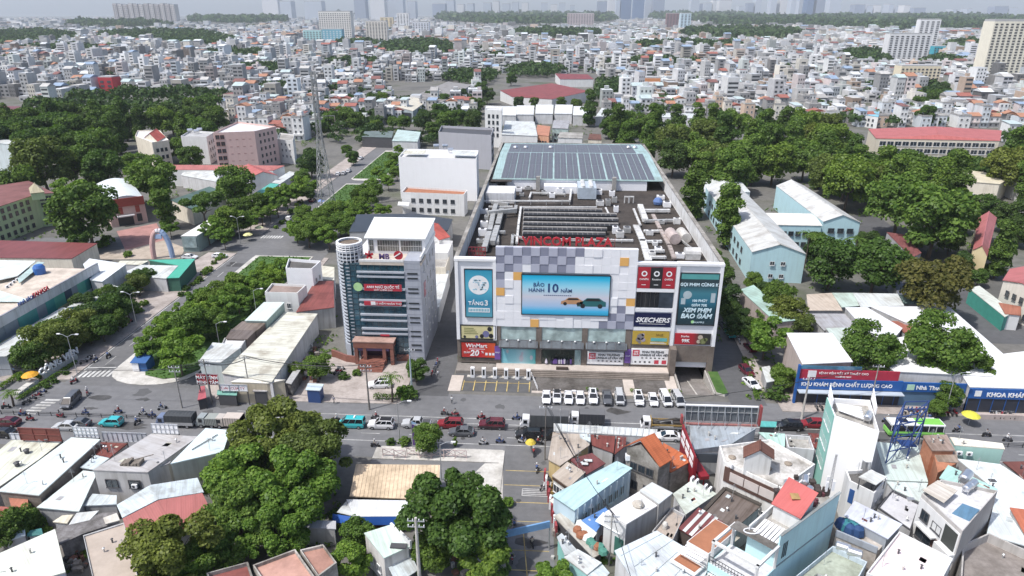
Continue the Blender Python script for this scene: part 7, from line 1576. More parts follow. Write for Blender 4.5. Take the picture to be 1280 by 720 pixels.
q=px(1212,484,5.4)
o,P=shed('science clinic wing with a white roof and blue fascia at the right edge',[Vector((q.x,q.y,5.5)),Vector((q.x+34,q.y,5.5)),Vector((q.x+34,q.y+19,6.1)),px(1256,442,6.1),px(1192,453,6.1)],LGREY,tin((.80,.80,.80),.08),'clinic','clinic',None,over=.2)
yq=q.y-.1
part(MB().box(q.x,q.x+30,yq-.3,yq,3.2,5.3),'blue_sign',BLB,o);lettering('KHOA KHÁM BỆNH',q.x+8.8,yq-.33,3.7,1.25,PW,o,bold=.04);part(MB().box(q.x+1.0,q.x+2.2,yq-.36,yq-.302,3.7,4.9),'white_logo',PW,o);part(MB().box(q.x,q.x+30,yq-.1,yq+.25,0,3.18),'shop_front',mat('dark_shopfront',(.03,.035,.05),.5),o);m=MB();[m.box(x,x+.12,yq-.16,yq-.11,0,3.1)for x in np.arange(q.x,q.x+30,2.4)];part(m,'shop_mullion',BLB,o)
part(MB().box(q.x+.4,q.x+30,yq-2.6,yq-2.2,0,1.1),'low_wall',mat('pinkish_wall',(.45,.38,.35),.85,'wall',dirt=.4),o)
GMK='market roofs north of the clinic'
for lbl,pts,c in(('beige market roof below the aqua school',[(1008,368,5.0),(1040,366,5.0),(1053,388,4.8),(1010,388,4.8)],tin((.56,.48,.40),.3)),('pale green market roof beside the beige one',[(1040,366,5.2),(1066,366,5.2),(1074,382,5.0),(1052,384,5.0)],tin((.50,.60,.54),.25)),('white peaked market roof left of the olive brown tree',[(1066,366,5.4),(1122,367,5.4),(1130,382,5.2),(1076,384,5.2)],WHITER),('grey market roof with an open slot above the clinic roof',[(1010,392,4.4),(1056,392,4.4),(1074,412,4.2),(1030,413,4.2)],GREYR),
('dull mint market roof touching the clinic roof',[(1032,410,4.8),(1072,409,4.8),(1084,432,4.8),(1050,432,4.8)],tin((.54,.62,.58),.25)),('white valley roof around the rusty courtyard roof',[(1056,384,5.4),(1084,384,5.4),(1128,410,5.4),(1112,430,5.4),(1084,414,5.4)],tin((.74,.75,.76),.12)),('broad white market roof behind the big street trees',[(1088,383,5.6),(1186,383,5.6),(1256,444,5.4),(1190,452,5.4),(1176,410,5.6),(1130,402,5.6)],tin((.74,.75,.76),.12)),('rusty red courtyard roof inside the white market roofs',[(1112,401,5.0),(1146,402,5.0),(1146,418,4.8),(1132,417,4.8)],tin((.34,.12,.08),.35)),
('slate green roof under the olive brown tree',[(1122,368,4.8),(1150,370,4.8),(1152,379,4.6),(1130,379,4.6)],tin((.22,.32,.30),.3)),('maroon shed roof beneath the tall right trees',[(1108,290,5.5),(1130,293,5.5),(1152,316,5.0),(1140,322,5.0)],tin((.22,.08,.08),.35)),('white boundary hut beside the right alley',[(952,459,3.0),(962,457,3.0),(968,476,2.6),(958,478,2.6)],WHITER),
('dark slate car shed beside the olive brown tree',[(1112,345,4),(1124,348,4),(1136,366,3.8),(1124,370,3.8)],tin((.16,.17,.22),.3))):
 house('market_roof',lbl,pts,GREY,c,'market roof',GMK)
o,P=gable('school','cream school building with a pale red roof among the right trees',[(1216,312,8),(1234,320,8),(1246,272,8),(1222,272,8)],10.2,mat('cream_yellow',(.66,.55,.33),.8,'wall',dirt=.15),tin((.45,.15,.15),.2),'school');windows(o,P[0],P[3],[1.4,4.8],5,1.2,1.5,P[2],DGREY)
o,P=gable('house','white house with a pale red roof at the right edge',[(1253,350,8.5),(1300,372,8.5),(1310,340,8.5),(1262,336,8.5)],10,mat('cream_white',(.66,.62,.55),.8,'wall',dirt=.2),tin((.45,.15,.15),.2),'house');windows(o,P[0],P[1],[1.2,5],4,1.1,1.5,P[2],DGREY)
shed('row of low green fronted kiosks along the right lane',[(1211,360,4.2),(1224,357,4.4),(1268,390,4.2),(1256,396,3.9)],mat('green_front',(.06,.30,.24),.6),tin((.60,.63,.58),.25),'kiosk','kiosk',None)
shed('rusty roofed kiosk at the end of the green kiosk row',[(1248,378,4.4),(1276,383,4.4),(1276,394,4.2),(1256,392,4.2)],WHITE,tin((.36,.14,.09),.3),'kiosk','kiosk',None)
o,P=gable('school','three storey cream school with a long red roof beyond the right wood',[(1095,173,12),(1250,176,12),(1252,163,12),(1085,161,12)],14,mat('cream_yellow',(.66,.60,.48),.8,'wall',dirt=.15),tin((.45,.13,.12),.2),'school',hip=.06)
windows(o,P[0],P[1],[1.2,4.8,8.4],15,3.2,2.3,P[2],WHITEC,GLASS,.03)
shed('white roofed pavilion glimpsed between the right trees',[(1134,226,6),(1166,230,6),(1220,243,6),(1205,250,6),(1166,250,6)],SC,WHITER,'pavilion','pavilion',None);shed('cream roofed villa in the right wood',[(1192,215,8),(1220,213,8),(1262,222,8),(1250,230,8),(1200,226,8)],CREAM,tin((.66,.60,.46),.2),'villa','villa',None)
o,P=gable('house','red roofed house with white eaves at the right edge of the wood',[(1246,213,9),(1310,238,9),(1310,212,9),(1262,208,9)],11,WHITE,tin((.44,.14,.12),.2),'house')
# ================================================================== the city behind
def proj(x,y,z=0.0):
 X,Y,Z=x*CY+y*SY,-x*SY+y*CY,z-EYE
 d=Y*CP-Z*SP
 return(640+853*X/d,360-853*(Y*SP+Z*CP)/d)if d>1 else(-9999,9999)
LM=[('the white theatre roof',150,260),('the pink apartment block',305,200),('the cream villa',190,200),('the pale green building',40,285),('the balloon arch',205,320),('the red roofed hall',290,225),('the power pylon',410,262),('the big blank white block',547,270),('the grey block',585,215),('the ornate white tower house',617,190),
('the red factory roofs',690,122),('the long grey shed',540,130),('the solar roof',715,200),('the aqua school',970,350),('the eye clinic',1030,470),('the long red school roof',1170,185),('the cream tower block',1250,97),('the white slab flats',1130,78),('the sky blue roof',1090,140),('the cream yellow flats',1145,105),('the beige tower',472,54),('the blue glass office',410,54),('the bank office',480,450),('the bookshop',60,400),('the mall entrance',700,455),('the right alley',930,440),('the boulevard crossing',300,320),('the crosswalk',118,467),('the shop row',330,440),('the blue bus',1140,545),('the side street',660,600),('the turquoise hatchback',138,530),('the long arcade',270,285),('the dark green pavilion',245,262),('the nursery corner',225,345),('the parked white cars',740,500),('the cream shelter',495,610),('the orange fronted house',812,118),('the red white house',134,110),('the maroon sheds',15,140)]
LMX=[(n,*px(u,v,0)[:2])for n,u,v in LM]
used=set();THIN=lambda u,v:400<u<600 and v>112
def auto(desc,x,y,most=16):
 """say where a repeat stands by the landmarks nearest to it in the view"""
 u,v=proj(x,y,3);c=[]
 for n,u2,v2 in LM:
  dx,dy=u-u2,(v-v2)*1.6;d=math.hypot(dx,dy)
  c.append((d,n,'right of' if dx>abs(dy)else 'left of' if-dx>abs(dy)else('in front of' if dy>0 else 'behind')))
 c.sort()
 for k in range(5):
  l='%s %s %s'%(desc,c[k][2],c[k][1])
  if l not in used and len(l.split())<=most:used.add(l);return l,True
 for i in range(4):
  for k in range(i+1,5):
   for j in('next to','toward','facing'):
    l='%s %s %s %s %s'%(desc,c[i][2],c[i][1],j,c[k][1])
    if l not in used and len(l.split())<=most:used.add(l);return l,True
 return ' '.join(('%s %s %s'%(desc,c[0][2],c[0][1])).split()[:16]),False
VL=[(-400,160),(0,128),(60,132),(125,116),(200,118),(275,128),(285,150),(346,176),(400,176),(402,158),(470,156),(500,152),(596,152),(600,92),(745,92),(750,140),(880,146),(960,150),(1090,160),(1255,160),(1260,206),(1700,230)]
def vlim(u):
 for(a,b),(c,d)in zip(VL[:-1],VL[1:]):
  if a<=u<=c:return b+(d-b)*(u-a)/(c-a)
 return VL[0][1]if u<VL[0][0]else VL[-1][1]
# woods among the houses: seen at (u, v), half width and half depth in the picture
WOODS=[(525,66,42,9),(250,56,45,6),(40,52,55,7),(200,50,70,5),(670,92,34,6),(930,47,75,6),(1080,76,28,8),(1165,128,20,16),(765,118,14,14),(340,92,40,7),(350,118,28,5),(1250,92,40,4),(860,62,70,4),(700,46,50,3),(300,72,40,4),(440,84,40,5),(590,100,32,7),(1030,112,18,5),(980,96,12,7),(820,84,60,4),(90,66,60,3),(1180,82,22,6),(450,60,24,4),(660,29,110,4.5),(1140,34,150,7),(880,27,60,3),(430,21.5,60,2),(150,35,60,2),(300,30,60,2),(960,32,80,4),(20,80,30,3),(1215,62,30,5),(610,75,20,3)]
def inwood(u,v):return any(((u-a)/c)**2+((v-b)/d)**2<1 for a,b,c,d in WOODS)
KEEP=[(610,96,755,130),(480,102,590,130),(395,14,445,60),(1215,60,1300,104),(1100,60,1175,82),(372,45,440,58),(452,40,492,60),(1070,128,1102,146),(1120,92,1172,112),(800,96,826,120),(124,96,150,116),(-20,122,34,146)]
def kept(u,v):return any(a<u<c and b<v<d for a,b,c,d in KEEP)
WALLC=[(c,n)for c,n,k in(((.74,.74,.73),'white',9),((.66,.66,.67),'pale grey',4),((.50,.50,.50),'grey',3),((.70,.66,.58),'cream',2),((.66,.58,.56),'dusty pink',1),((.60,.64,.67),'pale blue',1),((.62,.66,.63),'pale mint',1),((.30,.295,.29),'dark grey',2),((.58,.44,.34),'apricot',1))for _ in range(k)]
ROOFC=[((.34,.33,.32),'flat grey'),((.46,.45,.43),'flat concrete'),((.60,.62,.63),'white tin'),((.40,.42,.44),'grey tin'),((.30,.11,.085),'red tiled'),((.38,.19,.12),'orange tiled'),((.42,.50,.50),'mint tin'),((.20,.09,.08),'rusty tin'),((.25,.33,.44),'blue tin')]
cells=[];r6=np.random.default_rng(21)
def fill(y0,y1,cw,cd,keep):
 y=y0
 while y<y1:
  W=y*.80+60;blk=0;x=-W
  while x<W:
   w1=cw*r6.uniform(.75,1.35)
   if r6.random()<keep:cells.append((x+w1/2,y+r6.normal(0,cd*.12),w1*.98,cd*r6.uniform(.5,.85),r6.random()))
   x+=w1
   blk+=1
   if blk%9==0:x+=cw*.8
  y+=cd*r6.uniform(.85,1.25)
fill(255,560,6.2,14,.93);fill(560,1000,7.5,17,.93);fill(1000,1900,11,22,.9);fill(1900,3600,17,36,.85);fill(3600,8000,32,70,.8)
sel=[]
for x,y,w1,d1,t in cells:
 a=.12*math.sin(x*.006+1.3)+.10*math.sin(y*.011);xx=x+(y-255)*.10*math.sin(x*.003);u,v=proj(xx,y,0)
 if-60<u<1340 and v<vlim(u)and not kept(u,v)and not inwood(u,v)and not(THIN(u,v)and t<.3):sel.append((y,xx,w1,d1,t,a))
sel.sort()
UB=MB().box(-.5,.5,-.5,.5,0,1).mesh('wall',WHITE)
gp_=MB();gp_.slab([(-.56,-.56,0),(.56,-.56,0),(.56,0,.55),(-.56,0,.55)],.06);gp_.slab([(-.56,0,.55),(.56,0,.55),(.56,.56,0),(-.56,.56,0)],.06);gp_.poly([(-.5,-.5,0),(-.5,.5,0),(-.5,0,.5)]);gp_.poly([(.5,-.5,0),(.5,.5,0),(.5,0,.5)]);GR_=gp_.mesh('roof',WHITE)
FR_=MB().box(-.52,.52,-.52,.52,0,.06)
for x0,x1,y0,y1 in((-.5,.5,-.5,-.47),(-.5,.5,.47,.5),(-.5,-.47,-.468,.468),(.47,.5,-.468,.468)):FR_.box(x0,x1,y0,y1,.065,.9)
FR_=FR_.mesh('roof',WHITE)
TR_=MB().slab([(-.56,-.56,0),(.56,-.56,0),(.56,.56,.6),(-.56,.56,.6)],.07).mesh('roof',WHITE)
r8=random.Random(4)
NIND=300
for i,(y,x,w1,d1,t,a)in enumerate(sel[:NIND]):
 h=r8.choice((4.2,7.4,7.8,10.6,11.0,14.0))if w1<7 else r8.choice((4.5,7.5,8.0,11));st=max(1,round(h/3.6));wc,wn=r8.choice(WALLC);kind=r8.random()
 rc,rn=r8.choice(ROOFC[:2]if kind<.5 else ROOFC[2:4]+ROOFC[6:]if kind<.78 else ROOFC[4:6]);ex=r8.random()
 desc='%s storey %s house, %s roof'%(('one','two','three','four')[min(st,4)-1],wn,rn)
 if ex<.3:desc='tanked '+desc
 lab,ok=auto(desc,x,y)
 o=thing('city_house',lab,'house',(x,y,0),'houses of the dense city quarter',a)
 wm=wall(wc,.3);put('wall',UB,o,(0,0,0),0,(w1,d1,h),wm)
 rm=paint(rc,.85,.4)
 if kind<.5:
  put('roof',FR_,o,(0,0,h+.01),0,(w1,d1,1.0),rm)
  if r8.random()<.6:put('stair_room',UB,o,(w1*r8.uniform(-.2,.2),d1*.2,h+.08),0,(w1*.45,d1*.3,2.6),wm)
 elif kind<.78:put('roof',TR_,o,(0,0,h+.05),0,(w1,d1,1.3),rm)
 else:put('roof',GR_,o,(0,0,h+.05),PI/2 if r8.random()<.5 and w1<d1 else 0,(w1,d1,3.2),rm)
 for k in range(st):
  for j in range(2 if w1>4.5 else 1):
   q=window(None,((j-.5)*w1*.45 if w1>4.5 else 0,-d1/2-.02,k*3.5+1.1),0,1.3,1.6,FRAME,GLASS,False);q.parent=o;put('pane',_wc[(1.3,1.6,FRAME.name,GLASS.name)][1],q)
 if ex<.3:
  q=put('water_tank',_tk[0],o,(w1*.22,-d1*.15,h+(.1 if kind<.5 else.6)),r8.uniform(0,3),1.0);put('tank_stand',_tk[1],q)
 if st>1 and r8.random()<.5:put('balcony',UB,o,(0,-d1/2-.5,3.3),0,(w1*.9,1.0,1.0),wm)
# beyond those three hundred: one mass
V=[];F=[];COLR=[]
def fbox(x,y,w1,d1,z0,z1,a,c,rc):
 ca,sa=math.cos(a),math.sin(a);n=len(V)
 for sx,sy in((-.5,-.5),(.5,-.5),(.5,.5),(-.5,.5)):
  X,Y=sx*w1,sy*d1;V.append((x+X*ca-Y*sa,y+X*sa+Y*ca))
 b=[(V[n+k][0],V[n+k][1],z0)for k in range(4)]+[(V[n+k][0],V[n+k][1],z1)for k in range(4)]
 del V[n:]
 V.extend(b)
 for f,cc in(((0,1,5,4),c),((1,2,6,5),c),((2,3,7,6),c),((3,0,4,7),c),((4,5,6,7),rc)):F.append(tuple(n+k for k in f));COLR.append(cc)
def fquad(x,y,a,X0,X1,Y,z0,z1,c):
 ca,sa=math.cos(a),math.sin(a);n=len(V)
 for X,z in((X0,z0),(X1,z0),(X1,z1),(X0,z1)):V.append((x+X*ca-Y*sa,y+X*sa+Y*ca,z))
 F.append((n,n+1,n+2,n+3));COLR.append(c)
def fgable(x,y,w1,d1,z,rise,a,rc):
 ca,sa=math.cos(a),math.sin(a);n=len(V)
 for X,Y,zz in((-.55,-.55,z),(.55,-.55,z),(.55,0,z+rise),(-.55,0,z+rise),(.55,.55,z),(-.55,.55,z)):V.append((x+X*w1*ca-Y*d1*sa,y+X*w1*sa+Y*d1*ca,zz))
 F.append((n,n+1,n+2,n+3));F.append((n+3,n+2,n+4,n+5));F.append((n,n+3,n+5));F.append((n+1,n+4,n+2));COLR.extend([rc,rc,rc,rc])
for y,x,w1,d1,t,a in sel[NIND:]:
 g=r8.random();h=(r8.choice((3.8,4.5,7,7.6,8,10.8,11.5,14.5))if g<.93 else r8.uniform(15,26))*(1 if w1<20 else 1.15)
 wc=r8.choice(WALLC)[0];g2=r8.uniform(.45,1.08);wc=tuple(min(.82,c*g2)for c in wc);k=r8.random();rc=r8.choice(ROOFC)[0]if k<.3 else ROOFC[r8.randint(0,3)][0]
 fbox(x,y,w1,d1,0,h,a,wc,rc)
 if k>.55 and y<2500:fbox(x+r8.uniform(-.2,.2)*w1,y+d1*.15,w1*.4,d1*.3,h,h+2.6,a,wc,rc)
 elif k<.25 and y<3000:fgable(x,y,w1,d1,h,2.4,a,rc)
 if y<1300:
  for q in range(int(h/3.4)):
   n_=(2,1,3,2)[int(t*97)%4]if y<800 else 1;e_=(1.0,1.7,.8,1.5)[int(t*97)%4]
   for j in range(n_):c0=(j+.5)/n_-.5;fquad(x,y,a,(c0-.25/n_*e_)*w1,(c0+.25/n_*e_)*w1,-d1/2-.05,q*3.4+1,q*3.4+2.6,(.05,.055,.06))
me=bpy.data.meshes.new('distant_houses');me.from_pydata(V,[],F)
at=me.attributes.new('tint','FLOAT_COLOR','FACE');at.data.foreach_set('color',np.array([(*c,1)for c in COLR],np.float32).ravel())
fm,fn,fb=nodes('distant_house_paint');an_=_n(fn,'ShaderNodeAttribute',attribute_name='tint')
fn.links.new(_mul(fn,.35,an_.outputs[0],_ramp(fn,_noise(fn,.3,3,_n(fn,'ShaderNodeNewGeometry').outputs['Position']),[(.35,.6),(.6,1)])),fb.inputs['Base Color']);fb.inputs['Roughness'].default_value=.85
me.materials.append(fm);o=put('distant_houses',me);tag(o,'mass of small distant city houses reaching the horizon',kind='stuff')
# ------------------------------------------------------------------ larger buildings of the middle distance
def block(label,u0,u1,vt,vb,depth,wc,name='tower_block',cat='tower block',floors=0,cols=0,grp=None,rc=None,wn=None,ww=.5):
 a,b=px(u0,vb,0),px(u1,vb,0);y=a.y;h=EYE-(y/CP*0+y)*0-0
 d=ray((u0+u1)/2,vt);h=EYE+d[2]*y/d[1]
 o=thing(name,label,cat,((a.x+b.x)/2,y,0),grp)
 part(MB().box(a.x,b.x,y,y+depth,0,h),'wall',wall(wc,.18),o);part(MB().box(a.x+.5,b.x-.5,y+.5,y+depth-.5,h,h+h*.03+.6),'roof',paint(rc or(.4,.4,.4)),o)
 if floors:
  fh=h/(floors+.6);wd=(b.x-a.x)/cols;um=MB().box(-.5,.5,-.25,0,0,1).mesh('window',wn or DGREY)
  for k in range(floors):
   for j in range(cols):put('window',um,o,(a.x+(j+.5)*wd-(a.x+b.x)/2,-.02,fh*(k+.35)),0,(wd*ww,1,fh*.5))
 return o
block('tall cream tower block with dark window bays at the right edge',1226,1300,27,98,22,(.74,.70,.58),floors=20,cols=12)
block('white slab flats with rows of balconies',1106,1156,43,77,18,(.72,.72,.72),floors=12,cols=8);block('slim white tower behind the white slab flats',1143,1168,25,62,16,(.76,.76,.76),floors=14,cols=4)
block('cream yellow flats in front of the white slab flats',1122,1170,83,108,16,(.68,.60,.44),floors=6,cols=10);block('big white flats with grey window rows behind the blue glass office',401,441,15,49,30,(.74,.72,.68),floors=14,cols=14)
block('blue glass office with a paler wing',404,429,37,53,20,(.16,.40,.50),floors=6,cols=6,wn=mat('white_band',(.6,.68,.7),.6));block('pale turquoise office wing beside the blue glass office',380,403.5,38,52,20,(.42,.66,.66),floors=5,cols=6)
block('beige tower with a brown stripe',459,485,27,54,18,(.66,.62,.56),floors=15,cols=7);block('white tower right of the beige tower',497,512,17,38,20,(.72,.72,.72),floors=12,cols=4);block('pale wide flats right of the beige tower',516,537,28,44,20,(.62,.64,.68),floors=7,cols=6);block('small yellow tower behind the beige tower',476,492,22,36,20,(.62,.52,.34),floors=8,cols=3)
block('brown tower with a glassy side on the right skyline',832,847,17,37,30,(.24,.15,.15),floors=12,cols=4);block('pair of pale glass towers beside the brown tower',849,862,17,41,30,(.50,.62,.68),floors=12,cols=3);block('pink grey flats below the blue skyline towers',709,742,17,33,40,(.48,.40,.40),floors=9,cols=10)
block('orange fronted narrow house in the city',804,824,98,118,12,(.60,.26,.12),'city_house','house',3,3);block('red and white house above the left wood',126,144,97,116,14,(.42,.04,.05),'city_house','house',3,2)
block('small turquoise office right of the white slab flats',1166,1183,58,68,15,(.05,.34,.42),'office','office',3,5)
# tower group far left and the skyline
for i in range(12):block(auto('brownish grey high rise, %s in the tower row far left'%('first','second','third','fourth','fifth','sixth','seventh','eighth','ninth','tenth','eleventh','last')[i],*px(145+i*6.5,26,0)[:2])[0],145+i*6.5,149.8+i*6.5,5+(i%3)*.6,29,60,(.50,.46,.44)if i%2 else(.40,.36,.35),floors=9,cols=2,grp='high rise row far left')
SKY=[(330,350,2,0),(352,366,4,1),(382,404,4,1),(444,458,1,2),(464,482,-4,0),(484,505,-5,1),(510,520,4,1),(541,557,7,2),(558,568,3,1),(572,580,8,0),(584,592,7,1),(604,614,6,1),(616,624,4,0),(628,637,7,1),(640,648,5,1),(652,660,6,0),(676,684,6,1),(688,696,8,0),(698,706,6,1),(712,718,9,1),(746,758,4,2),(759,768,0,0),(769,774,3,1),(775,788,-3,3),(791,804,-6,3),(805,814,-1,1),(815,829,1,2),(862,872,0,1),(873,878,7,2),(880,888,6,1),(889,893,3,0),(897,912,3,0),(922,930,10,1),(933,940,6,2),(942,949,0,1),(961,968,-4,1),(973,984,0,0),(986,992,-2,1),(996,1004,-7,1),(1006,1014,-8,3),(1018,1032,-12,2),(1034,1048,-6,1),(1066,1078,8,2),(1081,1088,9,1),(1090,1098,9,0),(1108,1114,8,1),(1117,1122,10,1),(1127,1134,9,0),(1140,1154,12,2),(1188,1194,14,1),(1206,1212,13,1),(1240,1256,10,2),(1258,1268,12,1)]
SKC=[((.62,.62,.63),'white'),((.46,.50,.56),'grey blue'),((.26,.30,.38),'slate'),((.10,.16,.28),'dark blue glass')]
for u0,u1,vt,c in SKY:
 p=px((u0+u1)/2,25,0);w_=u1-u0
 l,_=auto('%s %s skyline tower'%('broad' if w_>12 else 'slim' if w_<8 else 'hazy',SKC[c][1]),p.x,p.y)
 block(l,u0,u1,vt-2,25.2+(u0%3)*.3,130,SKC[c][0],'skyline_tower','tower block',0,0,'towers on the skyline')
# factory roofs, sheds, special roofs
house('factory','wide factory with a red brown roof and small skylights',[(625,113,9),(690,104,9),(737,114,9),(690,124,7),(640,121,7)],WHITE,tin((.26,.06,.055),.35),'factory');house('factory','second red brown roofed factory behind the wide one',[(694,92,9),(735,93,9),(742,99,8),(700,99,8)],WHITE,tin((.24,.05,.05),.3),'factory')
o,P=house('warehouse','long grey roofed shed running toward the red factory roofs',[(508,124,9),(552,128,9),(590,106,9),(560,102,9)],GREY,tin((.30,.285,.275),.4),'warehouse')
o,P=gable('warehouse','cream roofed warehouse with an open blue grey gable',[(476,135,8),(516,139,8),(533,127,8),(505,122,8)],10,mat('blue_grey_sheet',(.40,.46,.48),.7,'slab'),tin((.64,.60,.50),.2),'warehouse');wallpanel(o,P[0],P[1],.45,.95,.2,6.5,DKM,'opening',.1)
house('market_roof','dark tin market roof with striped awnings at the end of the boulevard',[(452,171,6),(490,172,6),(492,164,6),(456,164,6)],DGREY,tin((.15,.19,.18),.3),'market roof');house('market_roof','pale aqua roof with a rusty patch at the end of the boulevard',[(490,176,7),(522,177,7),(526,165,7),(497,162,7)],LGREY,tin((.48,.60,.58),.3),'market roof')
for i,(u,v)in enumerate(((634,138),(656,137),(680,136),(704,136),(727,138))):house('workshop','%s white workshop roof in the row behind the mall'%('first','second','third','fourth','last')[i],[(u-11,v+6,7),(u+11,v+6.3,7),(u+12,v-5,8),(u-10,v-5.3,8)],LGREY,tin((.70,.72,.72),.2),'workshop','workshops behind the mall')
for lbl,pts,c,w_ in(('wide white wedge roofed house right behind the mall',[(627,168,10),(672,170,10),(668,152,10),(632,151,10)],WHITER,WHITE),('orange gabled house right behind the mall',[(668,168,9),(686,170,9),(688,158,9),(672,156,9)],tin((.50,.22,.13),.2),mat('apricot',(.62,.34,.22),.8,'wall')),('grey roofed house with a mint wall behind the mall',[(690,160,9),(710,161,9),(712,151,9),(692,150,9)],GREYR,MINT),('white framed house with open terraces behind the solar roof',[(697,172,10),(728,173,10),(729,166,10),(700,165,10)],CONC,WHITE),('brown hip roofed small house behind the solar roof',[(735,174,7),(752,175,7),(751,168,7),(737,167,7)],BROWNT,CREAM),('white roofed shed left of the right wood',[(752,135,6),(772,137,6),(764,146,6),(744,146,6)],WHITER,LGREY),('sky blue tin roof behind the right wood',[(1071,142,8),(1098,146,8),(1100,136,8),(1080,133,8)],tin((.22,.52,.66),.15),WHITE),('long white wall shed at the top of the right wood',[(816,146,6),(876,148,6),(872,142,6),(820,141,6)],WHITER,LGREY),('maroon roofed shed at the left edge of the wood',[(-10,139,7),(24,140,7),(26,133,7),(-10,132,7)],tin((.18,.05,.06),.3),mat('apricot',(.62,.34,.22),.8,'wall'))):
 o,P=house('house',lbl,pts,w_,c,'house',None);windows(o,P[0],P[1],[1.2,4.4]if P[0].z>7.5 else[1.2],4,1.3,1.5,P[2],DGREY)
# ------------------------------------------------------------------ power pylon beside the boulevard
pb_=px(409,262,0);py=thing('power_pylon','tall grey lattice power pylon beside the boulevard','pylon',tuple(pb_));PS=mat('pylon_steel',(.34,.35,.35),.6,'slab',metal=.3)
def half(z):return 2.9-2.15*min(z/30,1)
m=MB();lv=list(np.arange(0,30,3.2))+[30,34,38,42,46,50,52]
for z0,z1 in zip(lv[:-1],lv[1:]):
 for sx,sy in((-1,-1),(1,-1),(1,1),(-1,1)):
  a=Vector((pb_.x+sx*half(z0),pb_.y+sy*half(z0),z0));b=Vector((pb_.x+sx*half(z1),pb_.y+sy*half(z1),z1));m.bar(a,b,.24,.24)
  s2,t2=(-sy,sx);c=Vector((pb_.x+s2*half(z1),pb_.y+t2*half(z1),z1));d=Vector((pb_.x+s2*half(z0),pb_.y+t2*half(z0),z0));m.bar(a,c,.12,.12);m.bar(d,b,.12,.12);m.bar(b,c,.1,.1)
part(m,'lattice_tower',PS,py)
for z,L in((36,6.5),(43,5.5),(49.5,4.5)):
 m=MB();[m.bar((pb_.x+s*.7,pb_.y,z),(pb_.x+s*L,pb_.y,z+.3),.16,.16)or m.bar((pb_.x+s*.7,pb_.y,z+1.6),(pb_.x+s*L,pb_.y,z+.3),.12,.12)for s in(-1,1)];part(m,'cross_arm',PS,py)
 for s in(-1,1):part(MB().cyl(pb_.x+s*L,pb_.y,z-2.0,z+.3,.14,6),'insulator',mat('insulator',(.25,.2,.18),.4),py)
# ================================================================== trees
VV=[];rt=np.random.default_rng(5)
def far_tree(x,y,R,n):
 d=rt.normal(size=(n,3));d/=np.linalg.norm(d,axis=1)[:,None];d[:,2]=np.abs(d[:,2])*.9-.1;q=d*R*rt.uniform(.65,1.05,(n,1))*np.array([1,1,.8])+np.array([x,y,R*.75])
 N=d+rt.normal(0,.45,(n,3));N/=np.linalg.norm(N,axis=1)[:,None];A=np.cross(N,rt.normal(size=(n,3)));A/=np.linalg.norm(A,axis=1)[:,None];B=np.cross(N,A);s=R*rt.uniform(.16,.34,(n,1))*(40/n)**.35
 VV.append(np.stack([q-A*s,q-B*s*.8,q+A*s,q+B*s*.8],1).reshape(-1,3))

r7=random.Random(8);GM='trees on the median of the boulevard';GW_='trees in the left wood';GE='trees in the right wood';GC='trees among the city houses'
